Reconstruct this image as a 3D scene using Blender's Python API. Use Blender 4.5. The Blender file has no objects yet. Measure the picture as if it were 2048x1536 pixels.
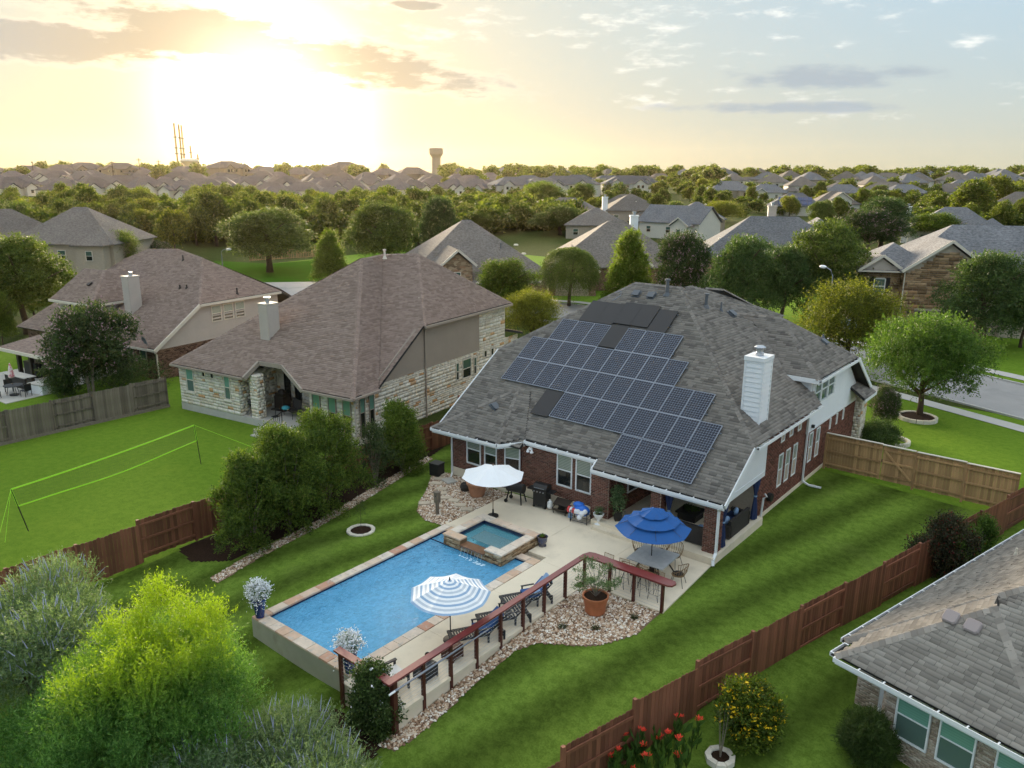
import bpy, math, random
import numpy as np
from mathutils import Vector, Matrix
R = random.Random(7)
NR = np.random.default_rng(11)
rad = math.radians
C = bpy.context.scene.collection
sc = bpy.context.scene

# ------------------------------------------------------------------ camera
# lens and attitude recovered from the vanishing points of the deck, walls and posts
F_, PIT, ROLL, YAW, CH = 1578.5, .2638, .00622, -.67937, 15.0
_d = np.array([math.sin(YAW)*math.cos(PIT), math.cos(YAW)*math.cos(PIT), -math.sin(PIT)])
_r = np.array([math.cos(YAW), -math.sin(YAW), 0.]); _u = np.cross(_r, _d)
_r, _u = math.cos(ROLL)*_r+math.sin(ROLL)*_u, -math.sin(ROLL)*_r+math.cos(ROLL)*_u
CAM = np.array([0., 0., CH])
cd = bpy.data.cameras.new("camera"); cam = bpy.data.objects.new("camera", cd); C.objects.link(cam)
cd.sensor_width = 36; cd.lens = F_/2048*36; cd.clip_start = .5; cd.clip_end = 6000
cam.matrix_world = Matrix(((_r[0], _u[0], -_d[0], 0), (_r[1], _u[1], -_d[1], 0), (_r[2], _u[2], -_d[2], CH), (0, 0, 0, 1)))
sc.camera = cam

def ray(px, py):
    return (px-1024)*_r-(py-768)*_u+F_*_d

# ------------------------------------------------------------------ world and sun
SUNV = Vector(ray(545, 150)).normalized()
SUN_EL = math.asin(SUNV.z); SUN_AZ = math.atan2(SUNV.x, SUNV.y)   # azimuth clockwise from +Y
sc.view_settings.view_transform = 'Standard'; sc.view_settings.look = 'None'
sc.view_settings.gamma = 1; sc.view_settings.use_curve_mapping = False
sc.view_settings.exposure = 2.88

W = bpy.data.worlds.new("World"); sc.world = W; W.use_nodes = True
nt = W.node_tree; nt.nodes.clear()
class G:
    "tiny helper for writing node graphs as expressions"
    def __init__(s, nt): s.nt = nt
    def n(s, t, **k):
        nd = s.nt.nodes.new(t)
        for a, b in k.items(): setattr(nd, a, b)
        return nd
    def put(s, sock, v):
        if v is None: return
        if isinstance(v, bpy.types.NodeSocket): s.nt.links.new(v, sock)
        else: sock.default_value = v
    def m(s, op, a, b=None, c=None, clamp=False):
        nd = s.n('ShaderNodeMath', operation=op, use_clamp=clamp)
        s.put(nd.inputs[0], a); s.put(nd.inputs[1], b); s.put(nd.inputs[2], c); return nd.outputs[0]
    def v(s, op, a, b=None, sc_=None):
        nd = s.n('ShaderNodeVectorMath', operation=op)
        s.put(nd.inputs[0], a); s.put(nd.inputs[1], b)
        if sc_ is not None: s.put(nd.inputs['Scale'], sc_)
        return nd.outputs['Value'] if op in ('DOT_PRODUCT', 'LENGTH', 'DISTANCE') else nd.outputs[0]
    def xyz(s, a): nd = s.n('ShaderNodeSeparateXYZ'); s.put(nd.inputs[0], a); return nd.outputs
    def comb(s, x, y, z):
        nd = s.n('ShaderNodeCombineXYZ'); s.put(nd.inputs[0], x); s.put(nd.inputs[1], y); s.put(nd.inputs[2], z); return nd.outputs[0]
    def noise(s, vec, scale, detail=3, rough=.5, w=None, dist=0, out=0):
        nd = s.n('ShaderNodeTexNoise'); s.put(nd.inputs['Vector'], vec); s.put(nd.inputs['Scale'], scale)
        nd.inputs['Detail'].default_value = detail; nd.inputs['Roughness'].default_value = rough
        nd.inputs['Distortion'].default_value = dist
        return nd.outputs[out]
    def mix(s, f, a, b, kind='MIX'):
        nd = s.n('ShaderNodeMix', data_type='RGBA', blend_type=kind)
        s.put(nd.inputs[0], f); s.put(nd.inputs[6], a); s.put(nd.inputs[7], b); return nd.outputs[2]
    def ss(s, x, a, b, lo=0., hi=1.):
        nd = s.n('ShaderNodeMapRange', interpolation_type='SMOOTHSTEP')
        s.put(nd.inputs[0], x); s.put(nd.inputs[1], a); s.put(nd.inputs[2], b); s.put(nd.inputs[3], lo); s.put(nd.inputs[4], hi)
        return nd.outputs[0]
    def lin(s, x, a, b, lo=0., hi=1.):
        nd = s.n('ShaderNodeMapRange'); s.put(nd.inputs[0], x); s.put(nd.inputs[1], a); s.put(nd.inputs[2], b); s.put(nd.inputs[3], lo); s.put(nd.inputs[4], hi)
        return nd.outputs[0]
    def ramp(s, x, stops):
        nd = s.n('ShaderNodeValToRGB'); s.put(nd.inputs[0], x); cr = nd.color_ramp
        while len(cr.elements) < len(stops): cr.elements.new(.5)
        for e, (p, c) in zip(cr.elements, stops):
            e.position = p; e.color = (*c, 1) if len(c) == 3 else c
        return nd.outputs[0]
def c4(c): return (c[0], c[1], c[2], 1)

g = G(nt)
sky = g.n('ShaderNodeTexSky', sky_type='NISHITA', sun_disc=False)
sky.sun_elevation = SUN_EL; sky.sun_rotation = SUN_AZ
sky.altitude = 200; sky.air_density = 1.0; sky.dust_density = 2.2; sky.ozone_density = 1.0
tc = g.n('ShaderNodeTexCoord').outputs['Generated']
dv = g.v('NORMALIZE', tc)
X, Y, Z = g.xyz(dv)[:3]
# bearing right of the sun and elevation, in degrees
az = g.m('MULTIPLY', g.m('ARCTAN2', X, Y), 180/math.pi)
el = g.m('MULTIPLY', g.m('ARCSINE', Z), 180/math.pi)
DEG = lambda px, py: (lambda q: (math.degrees(math.atan2(q[0], q[1])), math.degrees(math.asin(q[2]/np.linalg.norm(q)))))(ray(px, py))
base = g.v('SCALE', sky.outputs[0], None, 1.0)
# thin high veil brightens the blue evenly (hazy summer sky), warm towards the sun
sd = g.v('DOT_PRODUCT', dv, tuple(Vector(ray(535, 205)).normalized()))     # the glare sits in the gap under the bank
ang = g.m('MULTIPLY', g.m('ARCCOSINE', g.m('MINIMUM', sd, .99999)), 180/math.pi)
elp = g.m('MAXIMUM', el, 0.)
lowf = g.m('POWER', 2.718, g.m('MULTIPLY', elp, -.13))
veil = g.mix(lowf, c4((1.04, 1.68, 2.30)), c4((1.55, 1.54, 1.18)))
wa = g.m('POWER', 2.718, g.m('MULTIPLY', ang, -1/19.))
veil = g.mix(wa, veil, c4((2.55, 2.0, 1.02)))
glow = g.m('MULTIPLY', g.m('POWER', 2.718, g.m('MULTIPLY', g.m('POWER', g.m('DIVIDE', ang, 4.1), 2.), -1.)), 14.)
glow2 = g.m('MULTIPLY', g.m('POWER', 2.718, g.m('MULTIPLY', ang, -1/10.)), .8)
body = g.v('ADD', g.v('SCALE', base, None, .006), g.v('SCALE', veil, None, .95))
body = g.v('ADD', body, g.v('SCALE', (1., .93, .74), None, glow))
body = g.v('ADD', body, g.v('SCALE', (1., .82, .50), None, glow2))
# clouds: noise stretched along the horizon, gathered round a few banks
cv = g.comb(g.m('MULTIPLY', az, .055), g.m('MULTIPLY', el, .19), 0.)
n1 = g.noise(cv, 2.6, 7, .62); n2 = g.noise(g.v('ADD', cv, (7.3, 2.1, 0)), 7.5, 6, .6)
nn = g.m('ADD', g.m('MULTIPLY', n1, .55), g.m('MULTIPLY', n2, .45))
def bank(a0, e0, wa_, we, slope=0.):
    da = g.m('SUBTRACT', az, a0)
    de = g.m('SUBTRACT', g.m('SUBTRACT', el, e0), g.m('MULTIPLY', da, slope))
    q = g.m('ADD', g.m('POWER', g.m('ABSOLUTE', g.m('DIVIDE', da, wa_)), 2.), g.m('POWER', g.m('ABSOLUTE', g.m('DIVIDE', de, we)), 2.))
    return g.m('SUBTRACT', 1., q)
def px_bank(x, y, wpx, hpx, x2, y2):
    a, e = DEG(x, y); b, f = DEG(x2, y2)
    return bank(a, e, wpx/1578.5*57.3, hpx/1578.5*57.3, (f-e)/(b-a))
b1 = px_bank(560, 100, 520, 52, 1000, 172)
b1b = px_bank(170, 82, 420, 42, 500, 92)
b2 = px_bank(1650, 155, 210, 24, 1850, 150)
b3 = px_bank(1560, 215, 300, 14, 1800, 212)
b4 = px_bank(330, 15, 420, 38, 700, 20)
b5 = px_bank(840, 10, 60, 10, 900, 14)
dark = g.m('MAXIMUM', g.m('MAXIMUM', b1, b1b), g.m('MAXIMUM', g.m('SUBTRACT', b2, .1), g.m('SUBTRACT', b3, .30)))
dark = g.m('MAXIMUM', dark, g.m('MAXIMUM', b5, -3.))
dk = g.ss(g.m('ADD', dark, g.m('MULTIPLY', g.m('SUBTRACT', nn, .5), 4.2)), -.05, .8)
wisp_zone = g.m('MAXIMUM', px_bank(1250, 55, 560, 75, 1700, 60), g.m('MAXIMUM', px_bank(1700, 10, 330, 40, 1900, 10), px_bank(640, 30, 560, 70, 1000, 60)))
wisp_zone = g.m('MAXIMUM', wisp_zone, g.m('MAXIMUM', px_bank(1500, 195, 420, 40, 1800, 190), b4))
# added cloud veil overhead, out of view and brighter, to lift the ground light
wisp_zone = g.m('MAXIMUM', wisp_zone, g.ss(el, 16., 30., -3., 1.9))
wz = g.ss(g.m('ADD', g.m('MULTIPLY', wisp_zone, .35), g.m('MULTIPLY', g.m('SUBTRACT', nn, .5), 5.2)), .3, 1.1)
near = g.m('POWER', 2.718, g.m('MULTIPLY', g.m('POWER', g.m('DIVIDE', ang, 17.), 2.), -1.))
wcol = g.mix(g.ss(el, 18., 34.), g.mix(near, c4((3.3, 3.2, 2.95)), c4((3.6, 3.15, 2.2))), c4((6.4, 5.9, 5.1)))  # overhead cloud colour raised as fill light for the ground
dcol = g.mix(near, c4((1.05, 1.24, 1.40)), c4((1.75, 1.34, .82)))
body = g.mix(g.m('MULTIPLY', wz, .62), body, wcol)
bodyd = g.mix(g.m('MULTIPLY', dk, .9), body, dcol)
# bright fringe where the bank thins out
fr = g.m('MULTIPLY', g.m('MULTIPLY', dk, g.m('SUBTRACT', 1., dk)), 1.6)
bodyd = g.v('ADD', bodyd, g.v('SCALE', (1., .86, .62), None, g.m('MULTIPLY', fr, g.m('MULTIPLY', near, 2.2))))
# the glare of the sun through the bank
bodyd = g.v('ADD', bodyd, g.v('SCALE', (1., .9, .66), None, g.m('MULTIPLY', g.m('POWER', 2.718, g.m('MULTIPLY', g.m('POWER', g.m('DIVIDE', ang, 4.2), 2.), -1.)), 2.)))
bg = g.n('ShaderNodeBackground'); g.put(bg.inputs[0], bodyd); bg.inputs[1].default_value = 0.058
wo = g.n('ShaderNodeOutputWorld'); nt.links.new(bg.outputs[0], wo.inputs[0])

sl = bpy.data.lights.new("sun", 'SUN'); so = bpy.data.objects.new("sun", sl); C.objects.link(so)
sl.energy = 2.8; sl.angle = rad(24); sl.color = (1.0, .82, .58)
so.rotation_mode = 'QUATERNION'; so.rotation_quaternion = SUNV.to_track_quat('Z', 'Y')
so.location = (0, 0, 60)

sc.render.engine = 'CYCLES'
cy = sc.cycles
cy.use_denoising = True
try: cy.denoiser = 'OPENIMAGEDENOISE'
except Exception: pass
cy.max_bounces = 7; cy.diffuse_bounces = 3; cy.glossy_bounces = 3; cy.transmission_bounces = 4
cy.transparent_max_bounces = 10; cy.volume_bounces = 1; cy.caustics_reflective = False; cy.caustics_refractive = False
cy.sample_clamp_indirect = 6; cy.use_adaptive_sampling = True; cy.adaptive_threshold = .02

# ------------------------------------------------------------------ terrain height
_ctl = np.array([(-11.4, 22.7, 0), (-11.5, 27, -.03), (-12, 34, -.05), (-12, 40.7, -.05), (-4, 38, -.42), (-5.5, 30, -.48), (-8.3, 19.2, -.5),
    (-8.9, 16.7, -.8), (-9.8, 13.4, -1.2), (-14.65, 12.9, -.62), (-14.65, 16.4, -.37), (-14.65, 20, -.12), (-13, 21, -.1), (-12, 19.8, -.16),
    (-22.3, 13.1, -.8), (-17, 13.1, -.8), (-22.4, 14.6, -.5), (-22.4, 17, -.08), (-22.4, 22, -.05), (-24.8, 20, -.1), (-26, 25, -.05), (-26, 15.5, -.3),
    (-29.7, 14, -.35), (-29.7, 20, -.28), (-29.7, 30, -.15), (-36, 10, -.05), (-37, 20, -.05), (-47, 20, -.15), (-47, 30, -.2), (-60, 20, -.1),
    (-20, 8, -1.3), (-14, 8, -1.5), (-28, 6, -.9), (-8, 8, -1.8), (-2, 12, -1.2), (-3, 20, -.7), (0, 30, -.6), (-11, 17, -.55), (-11.5, 14, -.9),
    (-10, 52, -.25), (-10, 60, -.3), (-30, 45, -.2), (-50, 50, -.3), (-80, 60, -.3), (-70, 20, -.2), (-90, 20, -.2), (0, 60, -.3), (-40, 0, -.8), (0, 0, -2.2), (20, 30, -.5)])
def _phi(d2): return np.sqrt(d2+9.)
_n = len(_ctl); _A = np.zeros((_n+3, _n+3)); _dx = _ctl[:, None, 0]-_ctl[None, :, 0]; _dy = _ctl[:, None, 1]-_ctl[None, :, 1]
_A[:_n, :_n] = _phi(_dx**2+_dy**2)-np.eye(_n)*.04; _A[:_n, _n] = 1; _A[:_n, _n+1:] = _ctl[:, :2]; _A[_n:, :_n] = _A[:_n, _n:].T
_w = np.linalg.solve(_A, np.concatenate([_ctl[:, 2], np.zeros(3)]))
def gz(x, y):
    x = np.asarray(x, float); y = np.asarray(y, float)
    xc = np.clip(x, -100, 30); yc = np.clip(y, -5, 75)
    z = (_phi((xc[..., None]-_ctl[:, 0])**2+(yc[..., None]-_ctl[:, 1])**2)*_w[:_n]).sum(-1)+_w[_n]+_w[_n+1]*xc+_w[_n+2]*yc
    z = np.clip(z, -3.5, -.035)
    z = np.where((x > -23.5) & (x < -11.2) & (y > 22.4) & (y < 46), np.minimum(z, -.05), z)
    r = np.hypot(x, y)
    t = np.clip((r-70)/40, 0, 1)
    z = z*(1-t)-.3*t
    s = np.clip(r-95, 0, None); s2 = np.clip(r-820, 0, None)
    z = z+.0165*(s*s/(s+60))-.0140*s2
    return z
def gzf(x, y): return float(gz(x, y))
def gp(px, py, dz=0., zfix=None):
    "the point of the ground that lies on a sight line (marched, then refined)"
    v = ray(px, py); v = v/np.linalg.norm(v)
    if zfix is not None: t = (zfix-CH)/v[2]; return CAM+t*v
    t = 5.
    ts = np.concatenate([np.arange(6, 150, .5), np.arange(150, 1500, 3.)])
    P = CAM+ts[:, None]*v; h = P[:, 2]-gz(P[:, 0], P[:, 1])-dz
    k = np.argmax(h < 0)
    if h[k] >= 0: return CAM+1400*v
    a, b = ts[k-1], ts[k]
    for _ in range(25):
        m = (a+b)/2; p = CAM+m*v
        if p[2]-gzf(p[0], p[1])-dz > 0: a = m
        else: b = m
    return CAM+b*v

# ------------------------------------------------------------------ mesh helpers
def unit(v): v = np.asarray(v, float); return v/np.linalg.norm(v)
class MB:
    def __init__(s): s.v = []; s.f = []; s.mi = []; s.n = 0
    def add(s, vs, fs, mi=0):
        vs = np.asarray(vs, float).reshape(-1, 3); s.v.append(vs)
        for f in fs: s.f.append(tuple(i+s.n for i in f)); s.mi.append(mi)
        s.n += len(vs); return s
    def poly(s, pts, mi=0): return s.add(pts, [tuple(range(len(pts)))], mi)
    def box(s, x0, x1, y0, y1, z0, z1, mi=0):
        return s.add([(x0, y0, z0), (x1, y0, z0), (x1, y1, z0), (x0, y1, z0), (x0, y0, z1), (x1, y0, z1), (x1, y1, z1), (x0, y1, z1)],
                     [(0, 3, 2, 1), (4, 5, 6, 7), (0, 1, 5, 4), (1, 2, 6, 5), (2, 3, 7, 6), (3, 0, 4, 7)], mi)
    def obox(s, c, a, b, n, mi=0):
        "box from centre and three half-axis vectors"
        c, a, b, n = map(lambda q: np.asarray(q, float), (c, a, b, n))
        vs = [c+i*a+j*b+k*n for k in (-1, 1) for i, j in ((-1, -1), (1, -1), (1, 1), (-1, 1))]
        return s.add(vs, [(0, 3, 2, 1), (4, 5, 6, 7), (0, 1, 5, 4), (1, 2, 6, 5), (2, 3, 7, 6), (3, 0, 4, 7)], mi)
    def beam(s, p, q, w, h, up=(0, 0, 1), mi=0):
        p = np.asarray(p, float); q = np.asarray(q, float); d = q-p; L = np.linalg.norm(d); d = d/L
        up = np.asarray(up, float)
        if abs(d@up) > .98: up = np.array([1., 0, 0])
        sd = unit(np.cross(d, up)); up = np.cross(sd, d)
        return s.obox((p+q)/2, d*L/2, sd*w/2, up*h/2, mi)
    def prism(s, pts, z0, z1, mi=0, top=True, bot=True, mi_top=None):
        n = len(pts); a = [(p[0], p[1], z0 if np.isscalar(z0) else z0[i]) for i, p in enumerate(pts)]; b = [(p[0], p[1], z1 if np.isscalar(z1) else z1[i]) for i, p in enumerate(pts)]
        s.add(a+b, [(i, (i+1) % n, n+(i+1) % n, n+i) for i in range(n)], mi)
        if top: s.poly(b, mi if mi_top is None else mi_top)
        if bot: s.poly(a[::-1], mi)
        return s
    def slab(s, pts, off, mi=0, mi_side=None):
        "planar polygon extruded by a vector"
        pts = np.asarray(pts, float); off = np.asarray(off, float); n = len(pts); q = pts+off
        s.add(np.vstack([pts, q]), [(i, (i+1) % n, n+(i+1) % n, n+i) for i in range(n)], mi if mi_side is None else mi_side)
        s.poly(q, mi); s.poly(pts[::-1], mi); return s
    def tube(s, pts, r, seg=6, mi=0, cap=True):
        pts = [np.asarray(p, float) for p in pts]; rs = [r]*len(pts) if np.isscalar(r) else r
        rings = []; N = len(pts)
        for i, p in enumerate(pts):
            d = pts[min(i+1, N-1)]-pts[max(i-1, 0)]; d = unit(d)
            a = np.cross(d, (0, 0, 1.)) if abs(d[2]) < .95 else np.cross(d, (1., 0, 0)); a = unit(a); b = np.cross(d, a)
            rings.append([p+rs[i]*(math.cos(t)*a+math.sin(t)*b) for t in np.arange(seg)*2*math.pi/seg])
        fs = [(i*seg+j, i*seg+(j+1) % seg, (i+1)*seg+(j+1) % seg, (i+1)*seg+j) for i in range(N-1) for j in range(seg)]
        if cap: fs += [tuple(range(seg))[::-1], tuple((N-1)*seg+j for j in range(seg))]
        return s.add(np.vstack(rings), fs, mi)
    def lathe(s, prof, c=(0, 0, 0), seg=16, mi=0, sx=1., sy=1.):
        c = np.asarray(c, float); N = len(prof); vs = []
        for r, z in prof:
            for j in range(seg):
                t = 2*math.pi*j/seg; vs.append(c+np.array([r*sx*math.cos(t), r*sy*math.sin(t), z]))
        fs = [(i*seg+j, i*seg+(j+1) % seg, (i+1)*seg+(j+1) % seg, (i+1)*seg+j) for i in range(N-1) for j in range(seg)]
        return s.add(vs, fs, mi)
    def ball(s, c, r, seg=10, rings=7, mi=0, sc_=(1, 1, 1)):
        prof = [(max(1e-4, r*math.sin(math.pi*i/rings)), -r*math.cos(math.pi*i/rings)*sc_[2]) for i in range(rings+1)]
        return s.lathe(prof, c, seg, mi, sc_[0], sc_[1])
    def build(s, name, mats, parent=None, smooth=False, world=None):
        me = bpy.data.meshes.new(name)
        V = np.vstack(s.v) if s.v else np.zeros((0, 3))
        if world is not None:      # points were given in the world: bring them into the parent's frame
            loc, rz = world; V = V-np.array(loc); c_, s_ = math.cos(-rz), math.sin(-rz)
            V = np.column_stack([c_*V[:, 0]-s_*V[:, 1], s_*V[:, 0]+c_*V[:, 1], V[:, 2]])
        me.from_pydata(V.tolist(), [], s.f)
        if not isinstance(mats, (list, tuple)): mats = [mats]
        for m in mats: me.materials.append(m)
        if len(mats) > 1: me.polygons.foreach_set('material_index', s.mi)
        if smooth: me.polygons.foreach_set('use_smooth', [True]*len(me.polygons))
        me.update()
        o = bpy.data.objects.new(name, me); C.objects.link(o)
        if parent is not None: o.parent = parent
        return o
def tag(o, label=None, cat=None, group=None, kind=None):
    if label: o['label'] = label
    if cat: o['category'] = cat
    if group: o['group'] = group
    if kind: o['kind'] = kind
    return o
def thing(name, label, cat, loc=(0, 0, 0), rz=0., group=None):
    o = bpy.data.objects.new(name, None); C.objects.link(o); o.empty_display_size = .3
    o.location = tuple(float(q) for q in loc); o.rotation_euler = (0, 0, rz)
    return tag(o, label, cat, group)
def link(me, name, parent=None, loc=(0, 0, 0), rz=0., scale=None, rot=None):
    o = bpy.data.objects.new(name, me); C.objects.link(o); o.parent = parent; o.location = tuple(float(q) for q in loc)
    o.rotation_euler = (0, 0, rz) if rot is None else rot
    if scale is not None: o.scale = scale if hasattr(scale, '__len__') else (scale,)*3
    return o
def dup(o, parent=None, loc=None, rz=None, label=None, group=None, scale=None):
    c = o.copy(); C.objects.link(c); c.parent = parent
    if loc is not None: c.location = tuple(float(q) for q in loc)
    if rz is not None: c.rotation_euler = (0, 0, rz)
    if scale is not None: c.scale = scale if hasattr(scale, '__len__') else (scale,)*3
    if label: c['label'] = label
    if group: c['group'] = group
    for ch in list(o.children): dup(ch, c)
    return c
def npmesh(name, V, Fq, mats, parent=None, mi=None):
    "fast mesh from arrays: V (n,3), Fq (m,4) or (m,3)"
    me = bpy.data.meshes.new(name); k = Fq.shape[1]
    me.vertices.add(len(V)); me.vertices.foreach_set('co', np.ascontiguousarray(V, dtype=np.float32).ravel())
    me.loops.add(Fq.size); me.loops.foreach_set('vertex_index', Fq.ravel().astype(np.int32))
    me.polygons.add(len(Fq)); me.polygons.foreach_set('loop_start', np.arange(0, Fq.size, k, dtype=np.int32))
    try: me.polygons.foreach_set('loop_total', np.full(len(Fq), k, dtype=np.int32))
    except Exception: pass
    if not isinstance(mats, (list, tuple)): mats = [mats]
    for m in mats: me.materials.append(m)
    if mi is not None: me.polygons.foreach_set('material_index', mi.astype(np.int32))
    me.update(calc_edges=True); me.validate()
    o = bpy.data.objects.new(name, me); C.objects.link(o)
    if parent is not None: o.parent = parent
    return o

# ------------------------------------------------------------------ materials
MATS = {}
def mat(name, col, rough=.8, spec=.3, metal=0., noise=0., nscale=3., bump=0., bscale=40., island=0., col2=None, c2f=(.45, .62), c2scale=1.5,
        coat=0., ramp=None, emit=None, stretch=None, sheen=0., hue=None, objvar=0.):
    if name in MATS: return MATS[name]
    m = bpy.data.materials.new(name); m.use_nodes = True; t = m.node_tree; t.nodes.clear(); q = G(t)
    b = q.n('ShaderNodeBsdfPrincipled'); out = q.n('ShaderNodeOutputMaterial'); t.links.new(b.outputs[0], out.inputs[0])
    b.inputs['Roughness'].default_value = rough; b.inputs['Specular IOR Level'].default_value = spec; b.inputs['Metallic'].default_value = metal
    co = q.n('ShaderNodeTexCoord').outputs['Object']
    if stretch: co = q.v('MULTIPLY', co, tuple(stretch))
    c = c4(col)
    if ramp is not None or island:
        ri = q.n('ShaderNodeNewGeometry').outputs['Random Per Island']
        if objvar:
            oi = q.n('ShaderNodeObjectInfo').outputs['Random']; ri = q.m('FRACT', q.m('ADD', ri, oi))
    if ramp is not None: c = q.ramp(ri, ramp)
    if col2 is not None:
        f = q.ss(q.noise(co, c2scale, 4, .6), c2f[0], c2f[1]); c = q.mix(f, c, c4(col2))
    k = None
    if noise:
        k = q.lin(q.noise(co, nscale, 5, .62), .25, .75, 1-noise, 1+noise)
    if island:
        ki = q.lin(ri, 0., 1., 1-island, 1+island); k = ki if k is None else q.m('MULTIPLY', k, ki)
    if k is not None: c = q.v('SCALE', c if isinstance(c, bpy.types.NodeSocket) else tuple(col), None, k)
    q.put(b.inputs['Base Color'], c)
    if coat: b.inputs['Coat Weight'].default_value = coat; b.inputs['Coat Roughness'].default_value = .15
    if emit: b.inputs['Emission Color'].default_value = c4(emit[0]); b.inputs['Emission Strength'].default_value = emit[1]
    if bump:
        bn = q.n('ShaderNodeBump'); bn.inputs['Distance'].default_value = bump; bn.inputs['Strength'].default_value = .8
        q.put(bn.inputs['Height'], q.noise(co, bscale, 4, .6)); t.links.new(bn.outputs[0], b.inputs['Normal'])
    MATS[name] = m; return m
def leafmat(name, dark, light, tip=None, tipz=None, trans=.35, hi=None):
    "foliage: colour differs from leaf to leaf and from clump to clump; leaves let light through"
    if name in MATS: return MATS[name]
    m = bpy.data.materials.new(name); m.use_nodes = True; t = m.node_tree; t.nodes.clear(); q = G(t)
    out = q.n('ShaderNodeOutputMaterial'); geo = q.n('ShaderNodeNewGeometry')
    oi = q.n('ShaderNodeObjectInfo').outputs['Random']
    co = q.n('ShaderNodeTexCoord').outputs['Object']
    f = q.m('ADD', q.m('MULTIPLY', geo.outputs['Random Per Island'], .45), q.m('MULTIPLY', q.noise(co, 1.1, 3, .6), .75))
    f = q.m('ADD', f, q.m('MULTIPLY', q.m('SUBTRACT', oi, .5), .18))
    c = q.mix(q.ss(f, .36, .84), c4(dark), c4(light))
    if tip is not None:     # the tip colour blends in towards the top of the crown
        z = q.xyz(co)[2]
        tf = q.m('MULTIPLY', q.ss(q.m('ADD', z, q.m('MULTIPLY', q.m('SUBTRACT', q.noise(co, .7, 3), .5), tipz[1]-tipz[0])), tipz[0], tipz[1]), .9)
        c = q.mix(tf, c, c4(tip))
    if hi is not None:
        c = q.mix(q.ss(geo.outputs['Random Per Island'], hi[0], hi[0]+.01), c, c4(hi[1]))
    d = q.n('ShaderNodeBsdfPrincipled'); q.put(d.inputs['Base Color'], c); d.inputs['Roughness'].default_value = .55; d.inputs['Specular IOR Level'].default_value = .25
    tr = q.n('ShaderNodeBsdfTranslucent'); q.put(tr.inputs[0], q.v('MULTIPLY', c, (1.5, 1.6, .7)))
    mx = q.n('ShaderNodeMixShader'); mx.inputs[0].default_value = trans
    t.links.new(d.outputs[0], mx.inputs[1]); t.links.new(tr.outputs[0], mx.inputs[2]); t.links.new(mx.outputs[0], out.inputs[0])
    MATS[name] = m; return m

M_white = mat('white_paint', (.78, .79, .80), .5, noise=.04, nscale=2)
M_siding = mat('white_siding', (.74, .75, .77), .6, noise=.04, nscale=1.2)
M_trim = mat('cream_trim', (.62, .56, .47), .6, noise=.05)
M_taupe = mat('taupe_siding', (.30, .25, .205), .7, noise=.06, nscale=1)
M_beige = mat('beige_siding', (.46, .40, .35), .7, noise=.06, nscale=1)
SH_RAMP = [(0, (.120, .108, .098)), (.2, (.165, .149, .134)), (.5, (.200, .181, .162)), (.8, (.222, .201, .179)), (1, (.245, .222, .198))]
M_shingle = mat('grey_shingles', (.12, .12, .12), .95, .15, noise=.07, nscale=.6, ramp=SH_RAMP, bump=.004, bscale=120)
M_shingle_b = mat('brown_shingles', (.12, .1, .09), .95, .15, noise=.05, nscale=.6, ramp=[(0, (.215, .155, .130)), (.3, (.252, .185, .155)), (.7, (.285, .212, .178)), (1, (.315, .238, .200))], bump=.004, bscale=120)
M_shingle_t = mat('tan_shingles', (.2, .19, .17), .95, .15, noise=.12, nscale=.8, ramp=[(0, (.20, .178, .156)), (.3, (.255, .228, .200)), (.7, (.295, .265, .232)), (1, (.335, .302, .265))], bump=.004, bscale=120, objvar=1)
M_under = mat('roof_felt', (.035, .034, .033), .95)
M_brick = mat('dark_red_bricks', (.1, .04, .03), .85, .2, ramp=[(0, (.085, .040, .030)), (.3, (.145, .060, .042)), (.7, (.185, .076, .053)), (1, (.225, .105, .075))], noise=.12, nscale=2, objvar=1)
M_mortar2 = mat('pale_mortar', (.60, .55, .47), .95, noise=.1, nscale=9)
M_mortar = mat('mortar', (.44, .37, .30), .95, noise=.1, nscale=9)
M_brick_t = mat('tan_bricks', (.3, .25, .2), .85, .2, ramp=[(0, (.28, .215, .16)), (.4, (.40, .32, .25)), (.8, (.49, .41, .33)), (1, (.58, .50, .42))], noise=.12, nscale=3, objvar=1)
M_stone = mat('cream_limestone', (.6, .5, .4), .85, .2, ramp=[(0, (.60, .52, .41)), (.35, (.70, .64, .54)), (.7, (.76, .71, .62)), (.93, (.66, .55, .40)), (.955, (.52, .29, .14)), (1, (.62, .38, .19))], noise=.16, nscale=5, bump=.012, bscale=12, objvar=1)
M_stone_b = mat('brown_sandstone', (.3, .2, .1), .85, .2, ramp=[(0, (.13, .08, .045)), (.3, (.22, .14, .075)), (.65, (.33, .215, .12)), (.9, (.43, .30, .18)), (1, (.36, .19, .09))], noise=.15, nscale=5, bump=.01, bscale=12, objvar=1)
M_ledge = mat('ledge_stone', (.3, .2, .1), .85, .2, ramp=[(0, (.13, .08, .045)), (.3, (.30, .19, .10)), (.65, (.46, .32, .19)), (1, (.60, .47, .32))], noise=.2, nscale=9, bump=.01, bscale=30, objvar=1)
M_coping = mat('sandstone_coping', (.6, .5, .4), .7, .25, ramp=[(0, (.56, .38, .27)), (.3, (.66, .53, .42)), (.6, (.70, .62, .53)), (.85, (.60, .42, .29)), (1, (.50, .27, .19))], noise=.14, nscale=3.5, col2=(.50, .44, .38), c2f=(.52, .7), c2scale=4, objvar=1)
M_deck = mat('cream_concrete', (.74, .645, .50), .8, .25, noise=.06, nscale=.9, col2=(.60, .52, .405), c2f=(.5, .75), c2scale=.7, bump=.003, bscale=70)
M_slab = mat('grey_concrete', (.44, .42, .38), .85, noise=.1, nscale=1.3, bump=.004, bscale=40)
M_joint = mat('joint_filler', (.30, .26, .2), .9)
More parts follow.
